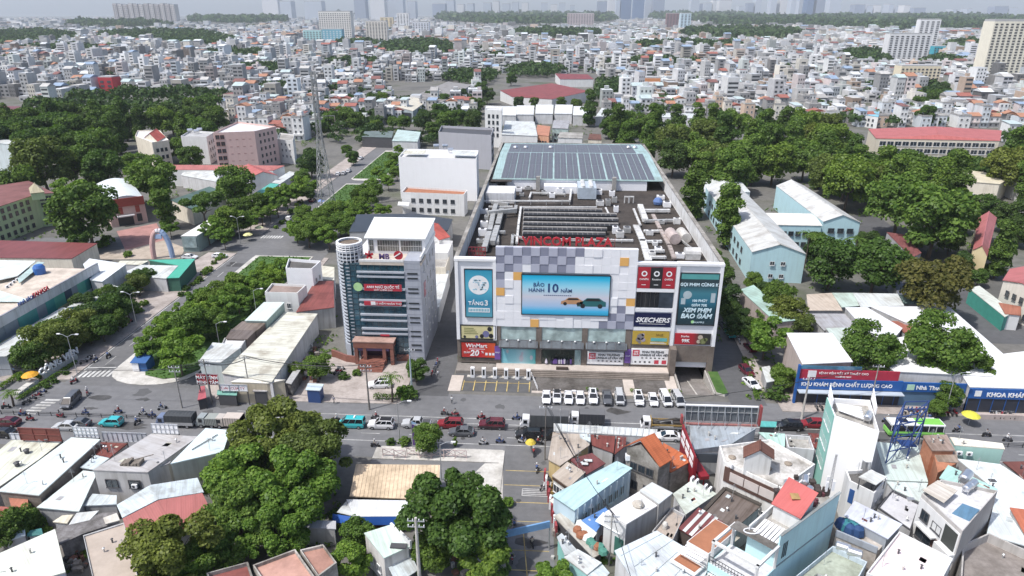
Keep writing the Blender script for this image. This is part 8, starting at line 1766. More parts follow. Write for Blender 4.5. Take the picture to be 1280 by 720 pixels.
# the big trees south of the road, each one named
for k,u,v,r,l in(('big1',348,548,54,'tall olive tree rising over the main road beside the grey block'),('big4',394,562,44,'dull olive tree with thin foliage right of the tall olive tree'),('big2',310,592,46,'bright green tree beside the red and light blue roof'),('big2',364,606,52,'broad bright green tree below the tall olive tree'),
('big3',300,645,44,'fresh green tree below the red roof'),('big2',345,660,40,'fresh green tree above the salmon terrace'),('big4',212,688,50,'feathery yellow olive tree over the beige roof'),('bright1',222,722,26,'pale green bush at the bottom edge below the feathery tree'),('big3',262,690,34,'mid green tree between the feathery tree and the terraces'),('big0',569,646,66,'large dark round mango tree beside the side street'),
('mid0',448,668,22,'yellow green tree left of the small white house'),('bright0',436,702,26,'bright green tree at the bottom left of the small white house'),('spread1',606,700,34,'low green tree under the large mango tree'),('dark0',540,690,26,'dark green tree in the shade of the mango tree'),('bright2',692,722,24,'bright green tree at the bottom of the side street'),('bright0',602,722,14,'bright palm like bush beside the side street'),
('mid1',534,546,19,'dense green bush tree by the white trestles'),('shrub0',505,552,8,'small round shrub left of the dense bush tree'),('shrub1',488,552,6,'tiny clipped shrub at the car park edge'),('tall0',569,552,5.5,'small slim tree right of the dense bush tree'),('shrub2',634,628,8,'dark clipped shrub on the strip beside the side street'),('dark1',8,660,20,'dark green tree at the left edge'),('mid1',30,648,14,'small green tree beside the rusty lean-to'),('shrub0',42,655,12,'low dark bush behind the mint hipped roof'),
('big5',1088,434,33,'yellow green street tree in front of the red clinic sign'),('big5',1176,430,38,'broad street tree in front of the pharmacy roof'),('big0',1206,458,28,'dark green street tree right of the broad one'),('dark2',1186,494,15,'dark leafy lower tree at the pharmacy pavement'),('mid2',1172,510,10,'small tree beside the market umbrella'),('bright1',958,418,27,'light green tree between the right alley and the clinic'),
('dark0',972,372,22,'dark green tree below the aqua school gable'),('olive0',985,392,22,'olive green tree beside the sage roof strip'),('olive1',1000,405,16,'small olive tree above the clinic roof'),('mid0',980,470,16,'green tree left of the clinic front'),('shrub1',972,492,12,'bush at the corner of the right alley'),('deep0',908,372,18,'deep green tree in the shade of the mall'),('deep0',918,408,14,'deep green bush tree along the right alley'),('dark1',904,345,14,'dark tree beside the mall corner'),
('dark2',1040,328,30,'round dark tree in front of the second school block'),('dark0',1096,330,32,'round dark tree left of the maroon shed'),('rust0',1170,355,38,'rust tinged olive tree above the white market roofs'),('deep0',1200,330,14,'deep green small tree beside the cream school'),('talld0',1252,312,24,'tall layered tree at the right edge by the cream school'),
('tall1',910,268,32,'bushy bright tree between the mall and the school'),('talld1',868,236,28,'tall dark tree behind the mall corner'),('tall2',880,215,20,'leafy tree beside the solar roof'),('deep0',842,196,22,'deep green tree at the corner of the solar roof'),
('mid2',1172,270,40,'broad yellow green tree in front of the cream school'),('mid1',1126,252,34,'broad green tree behind the maroon shed'),('mid0',398,456,17,'dark green tree at the bank forecourt'),('mid2',370,462,11,'small green tree behind the forecourt booth'),('dark2',520,462,15,'round green tree at the corner of the bank'),('shrub2',508,490,12,'hedge bush at the alley corner of the bank'),('shrub0',446,466,6,'clipped bush left of the bank steps'),('shrub1',430,470,7,'round bush by the garden wall of the bank'),
('dark1',106,266,34,'huge dark tree between the green building and the theatre'),('bright2',88,240,20,'light yellow green tree behind the huge dark tree'),('mid2',190,222,26,'tall round yellow green tree left of the hall'),('tall1',202,252,24,'yellow green tree right of the theatre'),('spread0',253,256,24,'wide dark tree over the dark green pavilion'),('mid0',292,230,24,'round green tree in front of the red hall'),('mid1',170,206,16,'green tree between the wood and the white theatre roof'),('olive2',52,204,30,'grey olive tree in front of the wood'),('dark0',20,230,22,'dark tree above the green building'),('dark1',128,210,22,'dark round tree behind the white theatre roof'),('dark2',90,205,20,'dark tree right of the grey olive tree'),('mid2',226,185,13,'small green tree beside the cream villa'),('dark1',238,196,14,'small dark tree in front of the white roof clutter house'),
('deep0',388,203,17,'dark round tree beside the power pylon'),('dark2',100,304,12,'clipped dark tree at the plaza corner'),('bright1',212,284,10,'bright tree right of the balloon arch'),('talld0',737,135,17,'tall very dark tree standing alone behind the mall'),('deep0',765,150,14,'dark tree right of the lone tall dark tree')):
 tree(k,u,v,r,l)
for i,(u,v)in enumerate(((1012,292),(1072,298))):palm(u,v,11,('feathery palm beside the aqua school gable','feathery palm in front of the second school block')[i],'palms at the school',3.4)
palm(488,470,6,'small palm on the bank forecourt');palm(612,714,4.5,'small palm at the bottom beside the side street',None,2.4);palm(12,490,3.2,'small yellow green palm at the left pavement',None,1.8)
# rows and woods
def mass(pts):
 for u,v,r in pts:p=px(u,v,7);far_tree(p.x,p.y,r*p.length/853,240)
def many(pts,keys,desc,grp,h=None):
 for u,v,r in pts:
  k=r7.choice(keys);z=7.0;p=px(u,v,z);l,_=auto(desc[k.rstrip('012')]if isinstance(desc,dict)else desc,p.x,p.y);tree(k,u+r7.uniform(-2,2),v+r7.uniform(-2,2),r*r7.uniform(.9,1.12),l,grp)
many([(188,432,18),(223,437,25),(206,412,20),(238,405,20),(252,392,18),(268,400,17),(280,382,19),(262,378,16),(296,368,18),(312,374,16),(320,352,18),(300,356,15),(340,345,17),(352,332,13),(332,366,13),(212,400,14),(234,384,14),(250,370,14),(274,364,14),(290,350,13),(328,338,12)],('bright0','bright1','bright2','mid0'),{'bright':'airy bright green median tree','mid':'dense green median tree'},GM)
many([(383,292,16),(398,283,15),(412,292,15),(426,276,14),(440,270,13),(432,256,11),(450,252,11),(455,236,10),(466,226,9),(474,216,9),(488,207,8),(480,222,8),(492,196,8),(460,262,10),(498,186,8),(378,268,12),(478,262,11),(372,284,14),(390,274,14),(406,270,13),(418,262,12),(434,284,13),(444,262,12),(462,246,11),(446,244,10),(470,236,10),(486,228,9),(494,214,9)],('bright0','bright1','mid1','mid2'),{'bright':'airy bright green median tree','mid':'dense green median tree'},GM)
many([(55,428,22),(80,418,20),(100,404,19),(118,395,18),(138,385,17),(108,382,15),(150,372,17),(132,372,14),(170,356,13),(182,348,12),(72,432,14),(66,416,18),(92,420,17),(125,408,16),(112,414,14),(160,386,13),(145,400,12),(40,440,18)],('dark0','dark1','olive1','deep0'),{'dark':'dark pavement tree','olive':'olive pavement tree','deep':'deep green pavement tree'},'trees along the left pavement')
many([(270,283,15),(288,272,16),(302,262,16),(318,258,15),(332,250,15),(345,242,14),(360,238,14),(375,228,12),(312,275,12),(335,264,11),(383,240,10),(262,290,12),(280,294,13),(296,278,13),(326,268,12),(346,256,12),(356,250,11),(368,240,11),(378,222,11),(388,230,10)],('mid0','dark1','bright2','spread1'),{'mid':'green nursery tree','dark':'dark nursery tree','bright':'light green nursery tree','spread':'wide nursery tree'},'trees of the nursery beside the boulevard')
W1=[(u+r7.uniform(-7,7),122+j*14+r7.uniform(-4,4),14+j*1.6)for j in range(5)for u in range(6+(j%2)*9,278,19)if not(j==0 and u<88)and not(j==1 and u<40)and not(j==4 and u>130)and not(j==3 and 152<u<222)]
mass([(r7.uniform(404,600),r7.uniform(118,168),r7.uniform(6,11))for _ in range(90)]+W1[:20])
many(W1[20:],('dark0','dark1','dark2','mid1','deep0','talld1'),{'dark':'dark left wood tree','mid':'green left wood tree','deep':'blackish left wood tree','talld':'tall dark left wood tree'},GW_)
W2=[(u+r7.uniform(-8,8),158+j*19+(u>1050)*18+r7.uniform(-5,5),19+j*2.2)for j in range(4)for u in range(768+(j%2)*12,1290,26)if not(j>1 and u<860)and not(j==3 and(u<900 or 930<u<1030))and not(j==0 and u>1070)and not(j==3 and u>1200)and not(j==2 and 1150<u<1260)and not(j==1 and 1075<u<1255)]
many(W2,('tall0','tall1','talld2','mid0','mid2','dark1','olive2'),{'tall':'tall leafy right wood tree','talld':'tall dark right wood tree','mid':'round green right wood tree','dark':'dark right wood tree','olive':'olive right wood tree'},GE)
many([(415,150,12),(432,142,12),(446,150,12),(402,158,10),(465,128,11),(480,122,10),(505,152,10),(530,150,12),(548,140,12),(560,150,12),(575,146,11),(590,152,11),(540,160,9),(470,156,9),(492,152,8),(595,132,11),(610,118,11),(575,120,10),(600,108,9),(555,126,9),(440,196,8),(432,188,7),(760,162,12),(778,158,13),(720,128,8),(650,128,7),(670,129,6),(700,129,7),(640,100,8),(1150,132,9),(1165,122,9),(1158,145,10),(1172,138,8),(1145,120,8),(1180,112,7),(1068,143,8),(1050,118,7),(1060,125,7),(990,112,7),(1265,205,14),(1270,180,10)]+[(1080+i*19,204+(i%3)*5,15)for i in range(10)],('dark0','mid1','dark2','deep0'),{'dark':'dark city tree','mid':'green city tree','deep':'blackish city tree'},GC)
many([(886,318,13),(898,332,13),(892,350,12),(912,388,13),(926,392,12),(936,410,13),(1012,318,12),(1070,322,13),(1020,300,11),(1130,330,13),(1142,345,12),(1085,300,12),(944,350,13),(955,362,13),(1150,300,14),(1225,345,11),(1190,300,13),(960,395,13),(1205,272,16),(1228,258,15),(1262,268,16),(1278,290,16)],('dark1','deep0','mid0'),{'dark':'dark garden tree','deep':'deep green garden tree','mid':'green garden tree'},'garden trees east of the mall')
# potted and clipped plants of the nurseries
many([(228+i*5.5,367-i*5.2+r7.uniform(-2,2),r7.uniform(3.2,5))for i in range(10)]+[(345+i*6,286-i*7+r7.uniform(-3,3),r7.uniform(3,5))for i in range(9)]+[(148,408,6),(156,400,5),(140,412,6),(175,386,5),(182,378,5),(118,420,7),(96,428,7),(60,484,4),(70,476,4),(82,466,4),(50,470,5),(40,462,6),(30,470,5),(136,300,8),(126,303,7),(160,318,5)],('shrub0','shrub1','shrub2'),'potted nursery shrub','shrubs of the nurseries')
# far trees and woods: one mass
for a,b,c,d in WOODS:
 y0,y1=px(a,b+d,0).y,px(a,max(b-d,18.2),0).y;y1=min(y1,9500);y=y0
 while y<y1:
  f=1-((y-y0)/max(y1-y0,1)*2-1)**2;w_=c*math.sqrt(max(f,.1));p0,p1=y*(px(a-w_,b,0).x/px(a-w_,b,0).y),y*(px(a+w_,b,0).x/px(a+w_,b,0).y);st=max(9,y*.011);x=p0
  while x<p1:far_tree(x+rt.normal(0,st*.2),y+rt.normal(0,st*.25),st*.62*rt.uniform(.8,1.3),60 if y<700 else 34 if y<2000 else 18);x+=st*rt.uniform(.8,1.2)
  y+=st*(1.0 if y<2500 else 1.6)
for k in range(5200):
 y=270*(4000/270)**rt.random();x=rt.uniform(-.85,.85)*y;u,v=proj(x,y)
 if v<vlim(u)and not kept(u,v):far_tree(x,y,rt.uniform(2.4,5.8)*(1+y/3500),44 if y<700 else 22)
o=put('distant_trees',leafmesh('distant_trees',np.concatenate(VV),leafmat('distant_leaves',(.022,.048,.016),(.075,.125,.036),.2)));tag(o,'dark tree clumps and woods scattered through the distant city',kind='stuff')
# ================================================================== vehicles, riders, street furniture
WH=(.74,.74,.75);BK=(.012,.012,.014);GY=(.10,.105,.115);SV=(.46,.47,.48);RD=(.22,.018,.025);DRD=(.10,.012,.022);TQ=(.04,.42,.45);GM2='traffic on the main road';GPK='cars parked in front of the mall';LFT=PI;UPR=PI/2;DWN=-PI/2
for kind,u,v,rz,col,l,g,ex in(
('sedan',10,531,LFT,DRD,'dark red saloon at the far left of the main road',GM2,None),('sedan',98,532.5,LFT,GY,'dark grey saloon behind the rust red billboard',GM2,None),('sedan',84,536,LFT,SV,'silver saloon half hidden behind the gridded billboard',GM2,None),('hatch',140,531,LFT,TQ,'turquoise hatchback by the gridded billboard',GM2,None),('van',90,505,-1.45,GY,'dark grey people carrier coming down the crossing',GM2,None),('sedan',4,545,LFT,BK,'black car at the left edge behind the billboards',GM2,None),
('van',440,533,LFT,TQ,'turquoise van with a white roof sign',GM2,'sign'),('suv',477,534,LFT,WH,'white off-roader with a black roof beside the turquoise van',GM2,'blackroof'),('pickup',521,533,LFT,SV,'silver pickup behind the small tree',GM2,None),('suv',563,533.5,LFT,RD,'bright red estate car with roof rails',GM2,'rack'),('sedan',577,543,LFT,GY,'dark grey saloon below the bright red estate',GM2,None),('suv',615,534,LFT,DRD,'dark maroon estate car in the middle of the road',GM2,None),('suv',661,547,LFT,BK,'black off-roader beside the long truck',GM2,None),('suv',692,548,LFT,BK,'second black off-roader nearer the corner shop',GM2,None),('sedan',833,549,LFT,WH,'white saloon behind the dark red signboard',GM2,None),
('sedan',1048,536,LFT,SV,'silver car beside the tall white building',GM2,None),('hatch',1014,533,LFT,RD,'small red car left of the tall white building',GM2,None),('sedan',1158,533,LFT,WH,'white saloon behind the green and white bus',GM2,None),('suv',985,536,LFT,BK,'black car beside the teal kiosk',GM2,None),
('sedan',683,499.5,DWN,WH,'white saloon, first of the row parked before the mall',GPK,None),('hatch',696,499.5,DWN,WH,'white hatchback with a black roof in the parked row',GPK,'blackroof'),('sedan',710.5,500,DWN,WH,'white saloon right of the black roofed hatchback',GPK,None),('sedan',725,500.3,DWN,WH,'white saloon left of the parked white off-roader',GPK,None),('suv',741,500,DWN,WH,'white off-roader beside the grey parked pickup',GPK,'sunroof'),('pickup',758.5,500.5,DWN,GY,'grey pickup in the parked row',GPK,None),('van',774,501,DWN,SV,'silver people carrier right of the grey pickup',GPK,None),('suv',798,502,DWN,WH,'white off-roader with a glass roof, alone after the gap',GPK,'sunroof'),('sedan',816,502.5,DWN,WH,'white saloon left of the parked white van',GPK,None),('van',831.5,502.5,-1.45,WH,'white van in the parked row',GPK,None),('van',847,503,-1.45,SV,'silver van, last of the parked row',GPK,None),
('hatch',912,419,1.7,TQ,'turquoise taxi in the right alley','cars in the right alley','sign'),('sedan',906,409,1.7,GY,'grey car beyond the turquoise taxi','cars in the right alley',None),('hatch',933,467,-1.3,DRD,'dark red car by the bushes of the right alley','cars in the right alley',None),('sedan',939,483,-1.25,WH,'white car near the mouth of the right alley','cars in the right alley',None),('hatch',937,437,1.75,DRD,'maroon car parked under the alley trees','cars in the right alley',None),
('suv',475,484,LFT+.12,WH,'white off-roader on the bank forecourt',None,'sunroof'),('sedan',238,323.5,0,WH,'white car leaving the plaza by the balloon arch','cars at the boulevard crossing',None),('sedan',275,322,0,WH,'white car at the boulevard crossing','cars at the boulevard crossing',None),('hatch',391,252,1.6,DRD,'small maroon car by the nursery bushes','cars on the far boulevard',None),('sedan',423,219,1.6,WH,'white car, left of three on the far boulevard','cars on the far boulevard',None),('sedan',430,218,1.6,SV,'silver car in the middle of three on the far boulevard','cars on the far boulevard',None),('sedan',436,215,1.6,WH,'white car, right of three on the far boulevard','cars on the far boulevard',None),('sedan',451,199,1.6,WH,'white car at the far end of the boulevard','cars on the far boulevard',None),('hatch',362,275,1.6,WH,'white car parked beside the nursery trees','cars on the far boulevard',None)):
 car(kind,px(u,v,0),rz,col,l,g,'van' if kind=='van' else 'car',.98 if g==GPK else 1.05,ex)
truck(px(222,532,0),LFT,(.16,.2,.3),(.045,.05,.055),'truck with a dark grey tarpaulin by the left billboard','trucks on the main road',7.2);truck(px(262,532,0),LFT,(.3,.33,.33),(.28,.30,.28),'small grey green truck behind the tarpaulin truck','trucks on the main road',4.2,'box',1.4);truck(px(288,533,0),LFT,(.5,.45,.4),(.50,.44,.39),'beige roofed box van beside the tall olive tree','trucks on the main road',5.2,'box',1.7)
truck(px(680,534,0),LFT,WH,(.07,.075,.08),'long white cab truck with a black slatted cage','trucks on the main road',9.0,'box',2.4);truck(px(733,530,0),LFT,WH,(.04,.042,.05),'white cab truck with a dark box behind the white canopy','trucks on the main road',6.6,'box',2.0);truck(px(827,536,0),LFT,WH,(.1,.1,.1),'white cab flatbed lorry loaded with black machinery','trucks on the main road',8.0,'flat')
# city bus
p=px(1140,543,0);bs=thing('city_bus','green and white city bus beside the blue steel frame','bus',(p.x,p.y,.012),None,LFT);LG=mat('bus_green',(.22,.55,.10),.4,'gloss');BW_=mat('bus_white',(.72,.74,.72),.4,'gloss')
m=MB();loft(m,[(-4.9,.5,1.35,1.18),(-4.7,.4,1.4,1.24),(4.6,.4,1.4,1.24),(4.9,.5,1.3,1.15)]);put('body',m.mesh('body',LG),bs);put('window_glass',MB().box(-4.75,4.8,-1.21,1.21,1.4,2.45).mesh('window_glass',CARGL),bs);m=MB();loft(m,[(-4.8,2.4,2.85,1.2),(4.75,2.4,2.85,1.2)]);put('roof_panel',m.mesh('roof_panel',BW_),bs);put('green_roof_panel',MB().box(-4.6,0,-1.0,1.0,2.85,2.9).mesh('green_roof_panel',LG),bs);m=MB();[m.box(x-.06,x+.06,-1.235,1.235,1.38,2.5)for x in np.linspace(-4.6,4.6,8)];put('pillar',m.mesh('pillar',BW_),bs);put('hatch',MB().box(1.5,3.0,-.6,.6,2.86,3.05).mesh('hatch',BLACK),bs);wheels(bs,(-3.0,3.1),1.08,1.35)
# riders: (u, v, heading, bike colour, shirt, helmet)
GB_=[(.02,.02,.025),(.3,.03,.04),(.05,.08,.2),(.5,.5,.5),(.1,.1,.11)];SH=[((.62,.62,.62),'white shirt'),((.05,.05,.07),'dark shirt'),((.35,.05,.05),'red shirt'),((.08,.14,.32),'blue shirt'),((.38,.34,.28),'tan shirt'),((.25,.25,.26),'grey shirt')];BN=['black','red','blue','silver','dark grey']
rb=random.Random(15)
for i,(u,v,rz)in enumerate([(93,479,1.3),(110,493,-1.2),(76,522,0),(108,519,LFT),(29,520,0),(149,517,LFT),(172,530,1.4),(180,519,LFT),(191,522,LFT),(203,512,.5),(136,447,1.5),(39,526,LFT),(8,511,.4),(421,527,LFT),(470,524,LFT),(569,520,LFT),(602,524,LFT),(646,525,LFT),(604,556,0),(625,554,0),(653,554,0),(673,556,0),(667,569,1.6),(671,589,1.6),(665,682,1.9),(643,660,1.55),(469,559,0),(700,522,LFT),(1108,528,LFT),(1196,540,LFT),(1232,546,0),(1258,552,0),(1062,531,0),(556,519,0),(120,452,1.5),(640,700,-1.5)]):
 c=rb.randrange(5);s,sn=SH[rb.randrange(6)];p=px(u,v,0);hl=rb.random()<.6
 l,_=auto('%s motorbike ridden'%BN[c],p.x,p.y);l2,_=auto('rider in %s, %s helmet'%(sn,'white' if hl else 'dark'),p.x,p.y);bike(p,rz+rb.uniform(-.12,.12),GB_[c],l,s,l2,(.62,.62,.62)if hl else(.04,.04,.05))
for u,v,rz,n,d,nm in((34,506,.9,4,1.1,'parked by the left kerb'),(105,455,.9,3,1.0,'parked on the left pavement'),(421,470,0,3,1.0,'parked in front of the bank'),(540,470,1.5,4,1.6,'parked along the bank wall'),(1020,512,1.5,5,.9,'parked before the eye clinic'),(1130,516,1.5,10,.75,'parked before the pharmacy'),(1168,518,1.5,6,.75,'parked under the street trees'),(924,430,1.4,5,1.4,'parked in the right alley'),(1240,522,1.5,5,.9,'parked beside the umbrella'),(678,612,1.2,3,1.2,'parked along the red stall'),(150,412,.8,4,1.0,'parked among the nursery pots')):
 p=px(u,v,0)
 for k in range(n):c=rb.randrange(5);dx,dy=(k*d,0)if abs(rz)>1 and v>505 else(k*.1,k*d*1.2);bike((p.x+dx,p.y+dy),rz+rb.uniform(-.2,.2),GB_[c],auto('%s motorbike %s'%(BN[c],nm),p.x+dx,p.y+dy)[0],group='parked motorbikes',z=.14)
for u,v,rz,s,l in((565,505,1.2,(.66,.66,.66),'person in white crossing the road below the charging bays'),(682,450,0,(.5,.36,.26),'person at the mall entrance beside the flowers'),(1150,522,.5,(.62,.62,.62),'person in white beside the pharmacy motorbikes'),(1136,524,2,(.6,.6,.62),'person in pale clothes left of the pharmacy group'),(1160,527,4,(.08,.14,.32),'person in blue beside the pharmacy group'),(19,468,1,(.3,.4,.6),'person in blue by the left hedge'),(724,455.5,3,(.03,.03,.04),'person in black on the mall terrace'),(548,472,2,(.62,.6,.6),'person by the bank alley wall'),(664,562,4,(.62,.62,.62),'person in white at the corner of the side street'),(418,505,1,(.2,.2,.25),'person in dark clothes on the bank pavement')):
 p=px(u,v,1 if 440<v<458 else 0);walker(p,rz,s,l,1.01 if 440<v<458 else.14)
# charging posts
for i in range(6):
 p=px(591+i*13.9,471.5+i*.6,0);o=thing('charging_post','white charging post, %s of six before the mall'%('first','second','third','fourth','fifth','last')[i],'charger',(p.x,p.y,.09),'charging posts');put('cabinet',MB().box(-.42,.42,-.35,.35,0,2.3).mesh('cabinet',WHITEC),o);put('display',MB().box(-.2,.2,-.37,-.351,.7,2.0).mesh('display',BLACK),o)
a,b=px(584,471,0),px(664,475,0);m=MB();m.box(a.x,b.x,a.y-.3,a.y+.5,0,.22);struct(m,'kerb_island',LCONC)
a,b=px(664,470,0),px(672,489,0);o=thing('railing','white railing at the right end of the charging bays','railing',tuple(a));railing(o,a,b,0,1.0,WHITEC,6)
def hedge(pts,h,l,key='dark'):
 a,b=px(*pts[0],0),px(*pts[1],0);n=max(2,int((b-a).length/.6));L=[(q.x,q.y,h*.5,.55,.55,h*.55)for q in(a.lerp(b,k/n)for k in range(n+1))];o=put('hedge',leafmesh('hedge',leaves(L,n*60,.16,n),LEAF[key]));tag(o,l,'hedge');o['kind']='thing';o.location.z=.8 if 'supermarket' in l else 0
for pts,h,l,k in((((575,456),(620,456.5)),1.9,'clipped hedge under the red supermarket banner','mid'),(((735,488),(744,489)),.8,'tiny hedge behind the parked white off-roader','mid'),(((790,490),(797,490.5)),.8,'tiny hedge beside the pale forecourt strip','mid'),(((838,491),(849,492)),.8,'tiny hedge beside the ramp','mid'),(((470,500),(520,500)),1.6,'hedge on the pavement corner of the bank','dark'),(((946,500),(930,450)),1.0,'low hedge along the right alley','mid'),(((25,500),(95,455)),.9,'low hedge along the left pavement','mid'),(((0,488),(26,470)),1.2,'hedge at the left edge under the trees','bright')):hedge(pts,h,l,k)
# white trestle barrier with crossed braces
TB=mat('pinkish_white_steel',(.60,.50,.48),.6,'slab',dirt=.25)
for i,(u,v)in enumerate(((486,571),(500,573),(516,570),(532,573),(548,572),(562,572),(576,573))):
 p=px(u,v,0);o=thing('trestle','white steel trestle with crossed braces, %s along the car park'%('first','second','third','fourth','fifth','sixth','last')[i],'barrier',(p.x,p.y,.012),'trestles along the car park');m=MB()
 for x in(-1,1):m.bar((x,0,0),(x,0,1.7),.12,.12);m.bar((x,-.5,.06),(x,.5,.06),.12,.12)
 for z in(.5,1.65):m.bar((-1,0,z),(1,0,z),.1,.1)
 put('frame',m.mesh('frame',TB),o);m=MB();m.bar((-1,0,.5),(1,0,1.65),.09,.09);m.bar((1,0.02,.5),(-1,.02,1.65),.09,.09);put('brace',m.mesh('brace',TB),o)
# arch sign over the side street, flag, kiosks, umbrellas
a,b=px(629,668,4.6),px(687,655,4.6);o=thing('street_banner','blue banner beam spanning the side street','banner',((a.x+b.x)/2,a.y,0));m=MB();m.bar(a,b,.25,1.1);part(m,'banner',mat('banner_blue',(.17,.33,.55),.6,'slab',dirt=.2),o);[part(MB().cyl(q.x,q.y,0,5,.1,8),'post',STEEL,o)for q in(a,b)]
p=px(516,560,0);o=thing('flag_banner','tall purple feather flag at the car park entrance','flag',tuple(p));part(MB().cyl(p.x,p.y,0,5.4,.05,6),'pole',STEEL,o);part(MB().prism([(p.x+.06,p.y),(p.x+1.0,p.y),(p.x+1.0,p.y+.03),(p.x+.06,p.y+.03)],.6,[5.0,4.6,4.6,5.0]),'flag',mat('purple_flag',(.10,.05,.20),.7,'cloth'),o);part(MB().prism([(p.x+.06,p.y-.002),(p.x+.9,p.y-.002),(p.x+.9,p.y+.032),(p.x+.06,p.y+.032)],5.0,[5.6,5.2,5.2,5.6]),'flag_top',mat('ice_blue',(.3,.45,.65),.7),o)
p=px(176,465,0);o=thing('kiosk','blue tarpaulin kiosk on the nose of the median','kiosk',tuple(p));part(MB().box(p.x-1.4,p.x+1.6,p.y,p.y+3,.15,2.4),'stall',mat('blue_tarp2',(.025,.10,.28),.7,'cloth'),o);part(MB().slab([(p.x-1.7,p.y-.4,2.4),(p.x+1.8,p.y-.4,2.4),(p.x+1.8,p.y+3.2,3.2),(p.x-1.7,p.y+3.2,3.2)],.08),'roof',mat('blue_tarp2',(.025,.10,.28),.7,'cloth'),o);part(MB().box(p.x-1.5,p.x-.1,p.y-.2,p.y-.01,.3,2.2),'counter',WHITEC,o)
for u,v,c,l in((1210,531,(.58,.55,.06),'yellow market umbrella at the pharmacy pavement'),(41,480,(.66,.32,.02),'orange umbrella on the left pavement'),(311,301,(.66,.62,.28),'cream umbrella beside the nursery trees'),(325,292,(.66,.64,.36),'second cream umbrella further along the nursery'),(663,566,(.55,.42,.05),'yellow umbrella at the corner shop'),(402,258,(.2,.3,.6),'blue umbrella beside the far median')):
 p=px(u,v,0);o=thing('umbrella',l,'umbrella',tuple(p));R=.95 if u==663 else 1.6;m=MB();m.lathe(p.x,p.y,[(R,2.15),(R*.6,2.6),(.02,2.85)],10);part(m,'canopy',mat('umbrella_cloth',c,.7,'cloth'),o);part(MB().cyl(p.x,p.y,.05,2.8,.04,6),'pole',STEEL,o)
# white letters on the left pavement
a,b=px(55,474,.2),px(97,448,.2);wl_=thing('letter_wall','long low wall topped with white letters on the left pavement','wall sign',((a.x+b.x)/2,(a.y+b.y)/2,0));m=MB();m.bar((a.x,a.y,.7),(b.x,b.y,.7),.4,1.2);part(m,'wall',LCONC,wl_);an2=math.atan2(b.y-a.y,b.x-a.x);lettering('CÔNG VIÊN',(a.x+b.x)/2,(a.y+b.y)/2,1.35,2.0,WHITEC,wl_,ext=.15,rz=an2,bold=.06)
a,b=px(20,497,.2),px(46,478,.2);wl_=thing('planter_wall','stepped white stone planter wall on the left pavement','planter',((a.x+b.x)/2,(a.y+b.y)/2,0));m=MB();[m.bar(tuple(a.lerp(b,k/4)+Vector((-k*.0,0,.45))),tuple(a.lerp(b,(k+.9)/4)+Vector((0,0,.45))),1.4,.9)for k in range(4)];part(m,'stone',LCONC,wl_)
# red fenced stall strip beside the side street
RP=mat('red_plastic',(.36,.06,.07),.6,'slab',dirt=.3)
for i in range(9):
 p=px(675+i*1.6,600+i*8.5,0);o=thing('stall_board','red and white stall board, %s along the side street'%('first','second','third','fourth','fifth','sixth','seventh','eighth','last')[i],'stall board',(p.x+.8,p.y,.01),'stall boards along the side street',rb.uniform(-.2,.2));put('board',MB().box(-.15,.15,-.5,.5,0,2.1).mesh('board',(RP,WHITEC,RP)[i%3]),o);put('crate',MB().box(.2,1.0,-.4,.4,0,.7).mesh('crate',rb.choice((RP,DGREY,mat('ochre',(.36,.24,.08),.7)))),o)
# poles, lamps and cables
def pole(u,v,h,l,arms=1,r=.16,mm=None,name='utility_pole'):
 p=px(u,v,0);o=thing(name,l,'pole' if name=='utility_pole' else 'street lamp',tuple(p));part(MB().tube([(p.x,p.y,0),(p.x,p.y,h)],r,8,0,r*.6),'pole',mm or CONC,o)
 if name=='utility_pole':
  for k in range(arms):part(MB().box(p.x-1.1,p.x+1.1,p.y-.06,p.y+.06,h-.6-k*.9,h-.48-k*.9),'cross_arm',STEEL,o);m=MB();[m.cyl(p.x+x,p.y,h-.48-k*.9,h-.2-k*.9,.07,6)for x in(-1,-.4,.4,1)];part(m,'insulator',WHITEC,o)
 else:
  for s in((-1,1)if arms==2 else(1,)):part(MB().tube([(p.x,p.y,h-.1),(p.x+s*1.0,p.y,h+.5),(p.x+s*2.0,p.y,h+.6)],.05,6),'arm',STEEL,o);part(MB().box(p.x+s*2.0-.15,p.x+s*2.0+.55,p.y-.16,p.y+.16,h+.52,h+.68),'lamp_head',WHITEC,o)
 return Vector((p.x,p.y,h))
T1=pole(228,510,9.5,'old concrete utility pole on the corner of the shop row',2);T2=pole(265,505,10,'concrete utility pole before the white shop sign',2);T3=pole(314,500,10,'thin pale utility pole before the dark shop front',1);T4=pole(462,512,10,'dark utility pole on the bank pavement',2,.2,DCONC);T5=pole(515,490,10,'pale blue grey pole at the bank corner tree',1,.2,mat('pale_pole',(.45,.52,.54),.7));T6=pole(526,745,13,'white concrete pole with brackets at the bottom edge',2,.3,LCONC);T7=pole(681,575,11,'slim pole at the beige corner shop',1,.12,DCONC);T8=pole(1002,523,9,'leaning concrete pole before the eye clinic',1,.25,LCONC);T9=pole(1086,512,10,'concrete pole under the yellow green street tree',1);T10=pole(761,706,9,'concrete pole beside the stall sheets',2)
for u,v,h,l in((172,410,9,'double arm street lamp among the pavement trees'),(97,468,9,'double arm street lamp before the white letters'),(301,305,9,'double arm street lamp beside the cream umbrella'),(700,545,9,'street lamp beside the long truck'),(500,552,8,'street lamp at the small slim shrubs'),(277,445,8,'street lamp on the edge of the median lawn'),(1180,520,9,'street lamp left of the broad street tree'),(611,458,7,'slim lamp post at the mall hedge'),(552,600,7,'lamp post at the corner of the cream shelter'),(322,400,8,'street lamp beside the sage walled shop')):pole(u,v,h,l,2 if 'double' in l else 1,.09,STEEL,'street_lamp')
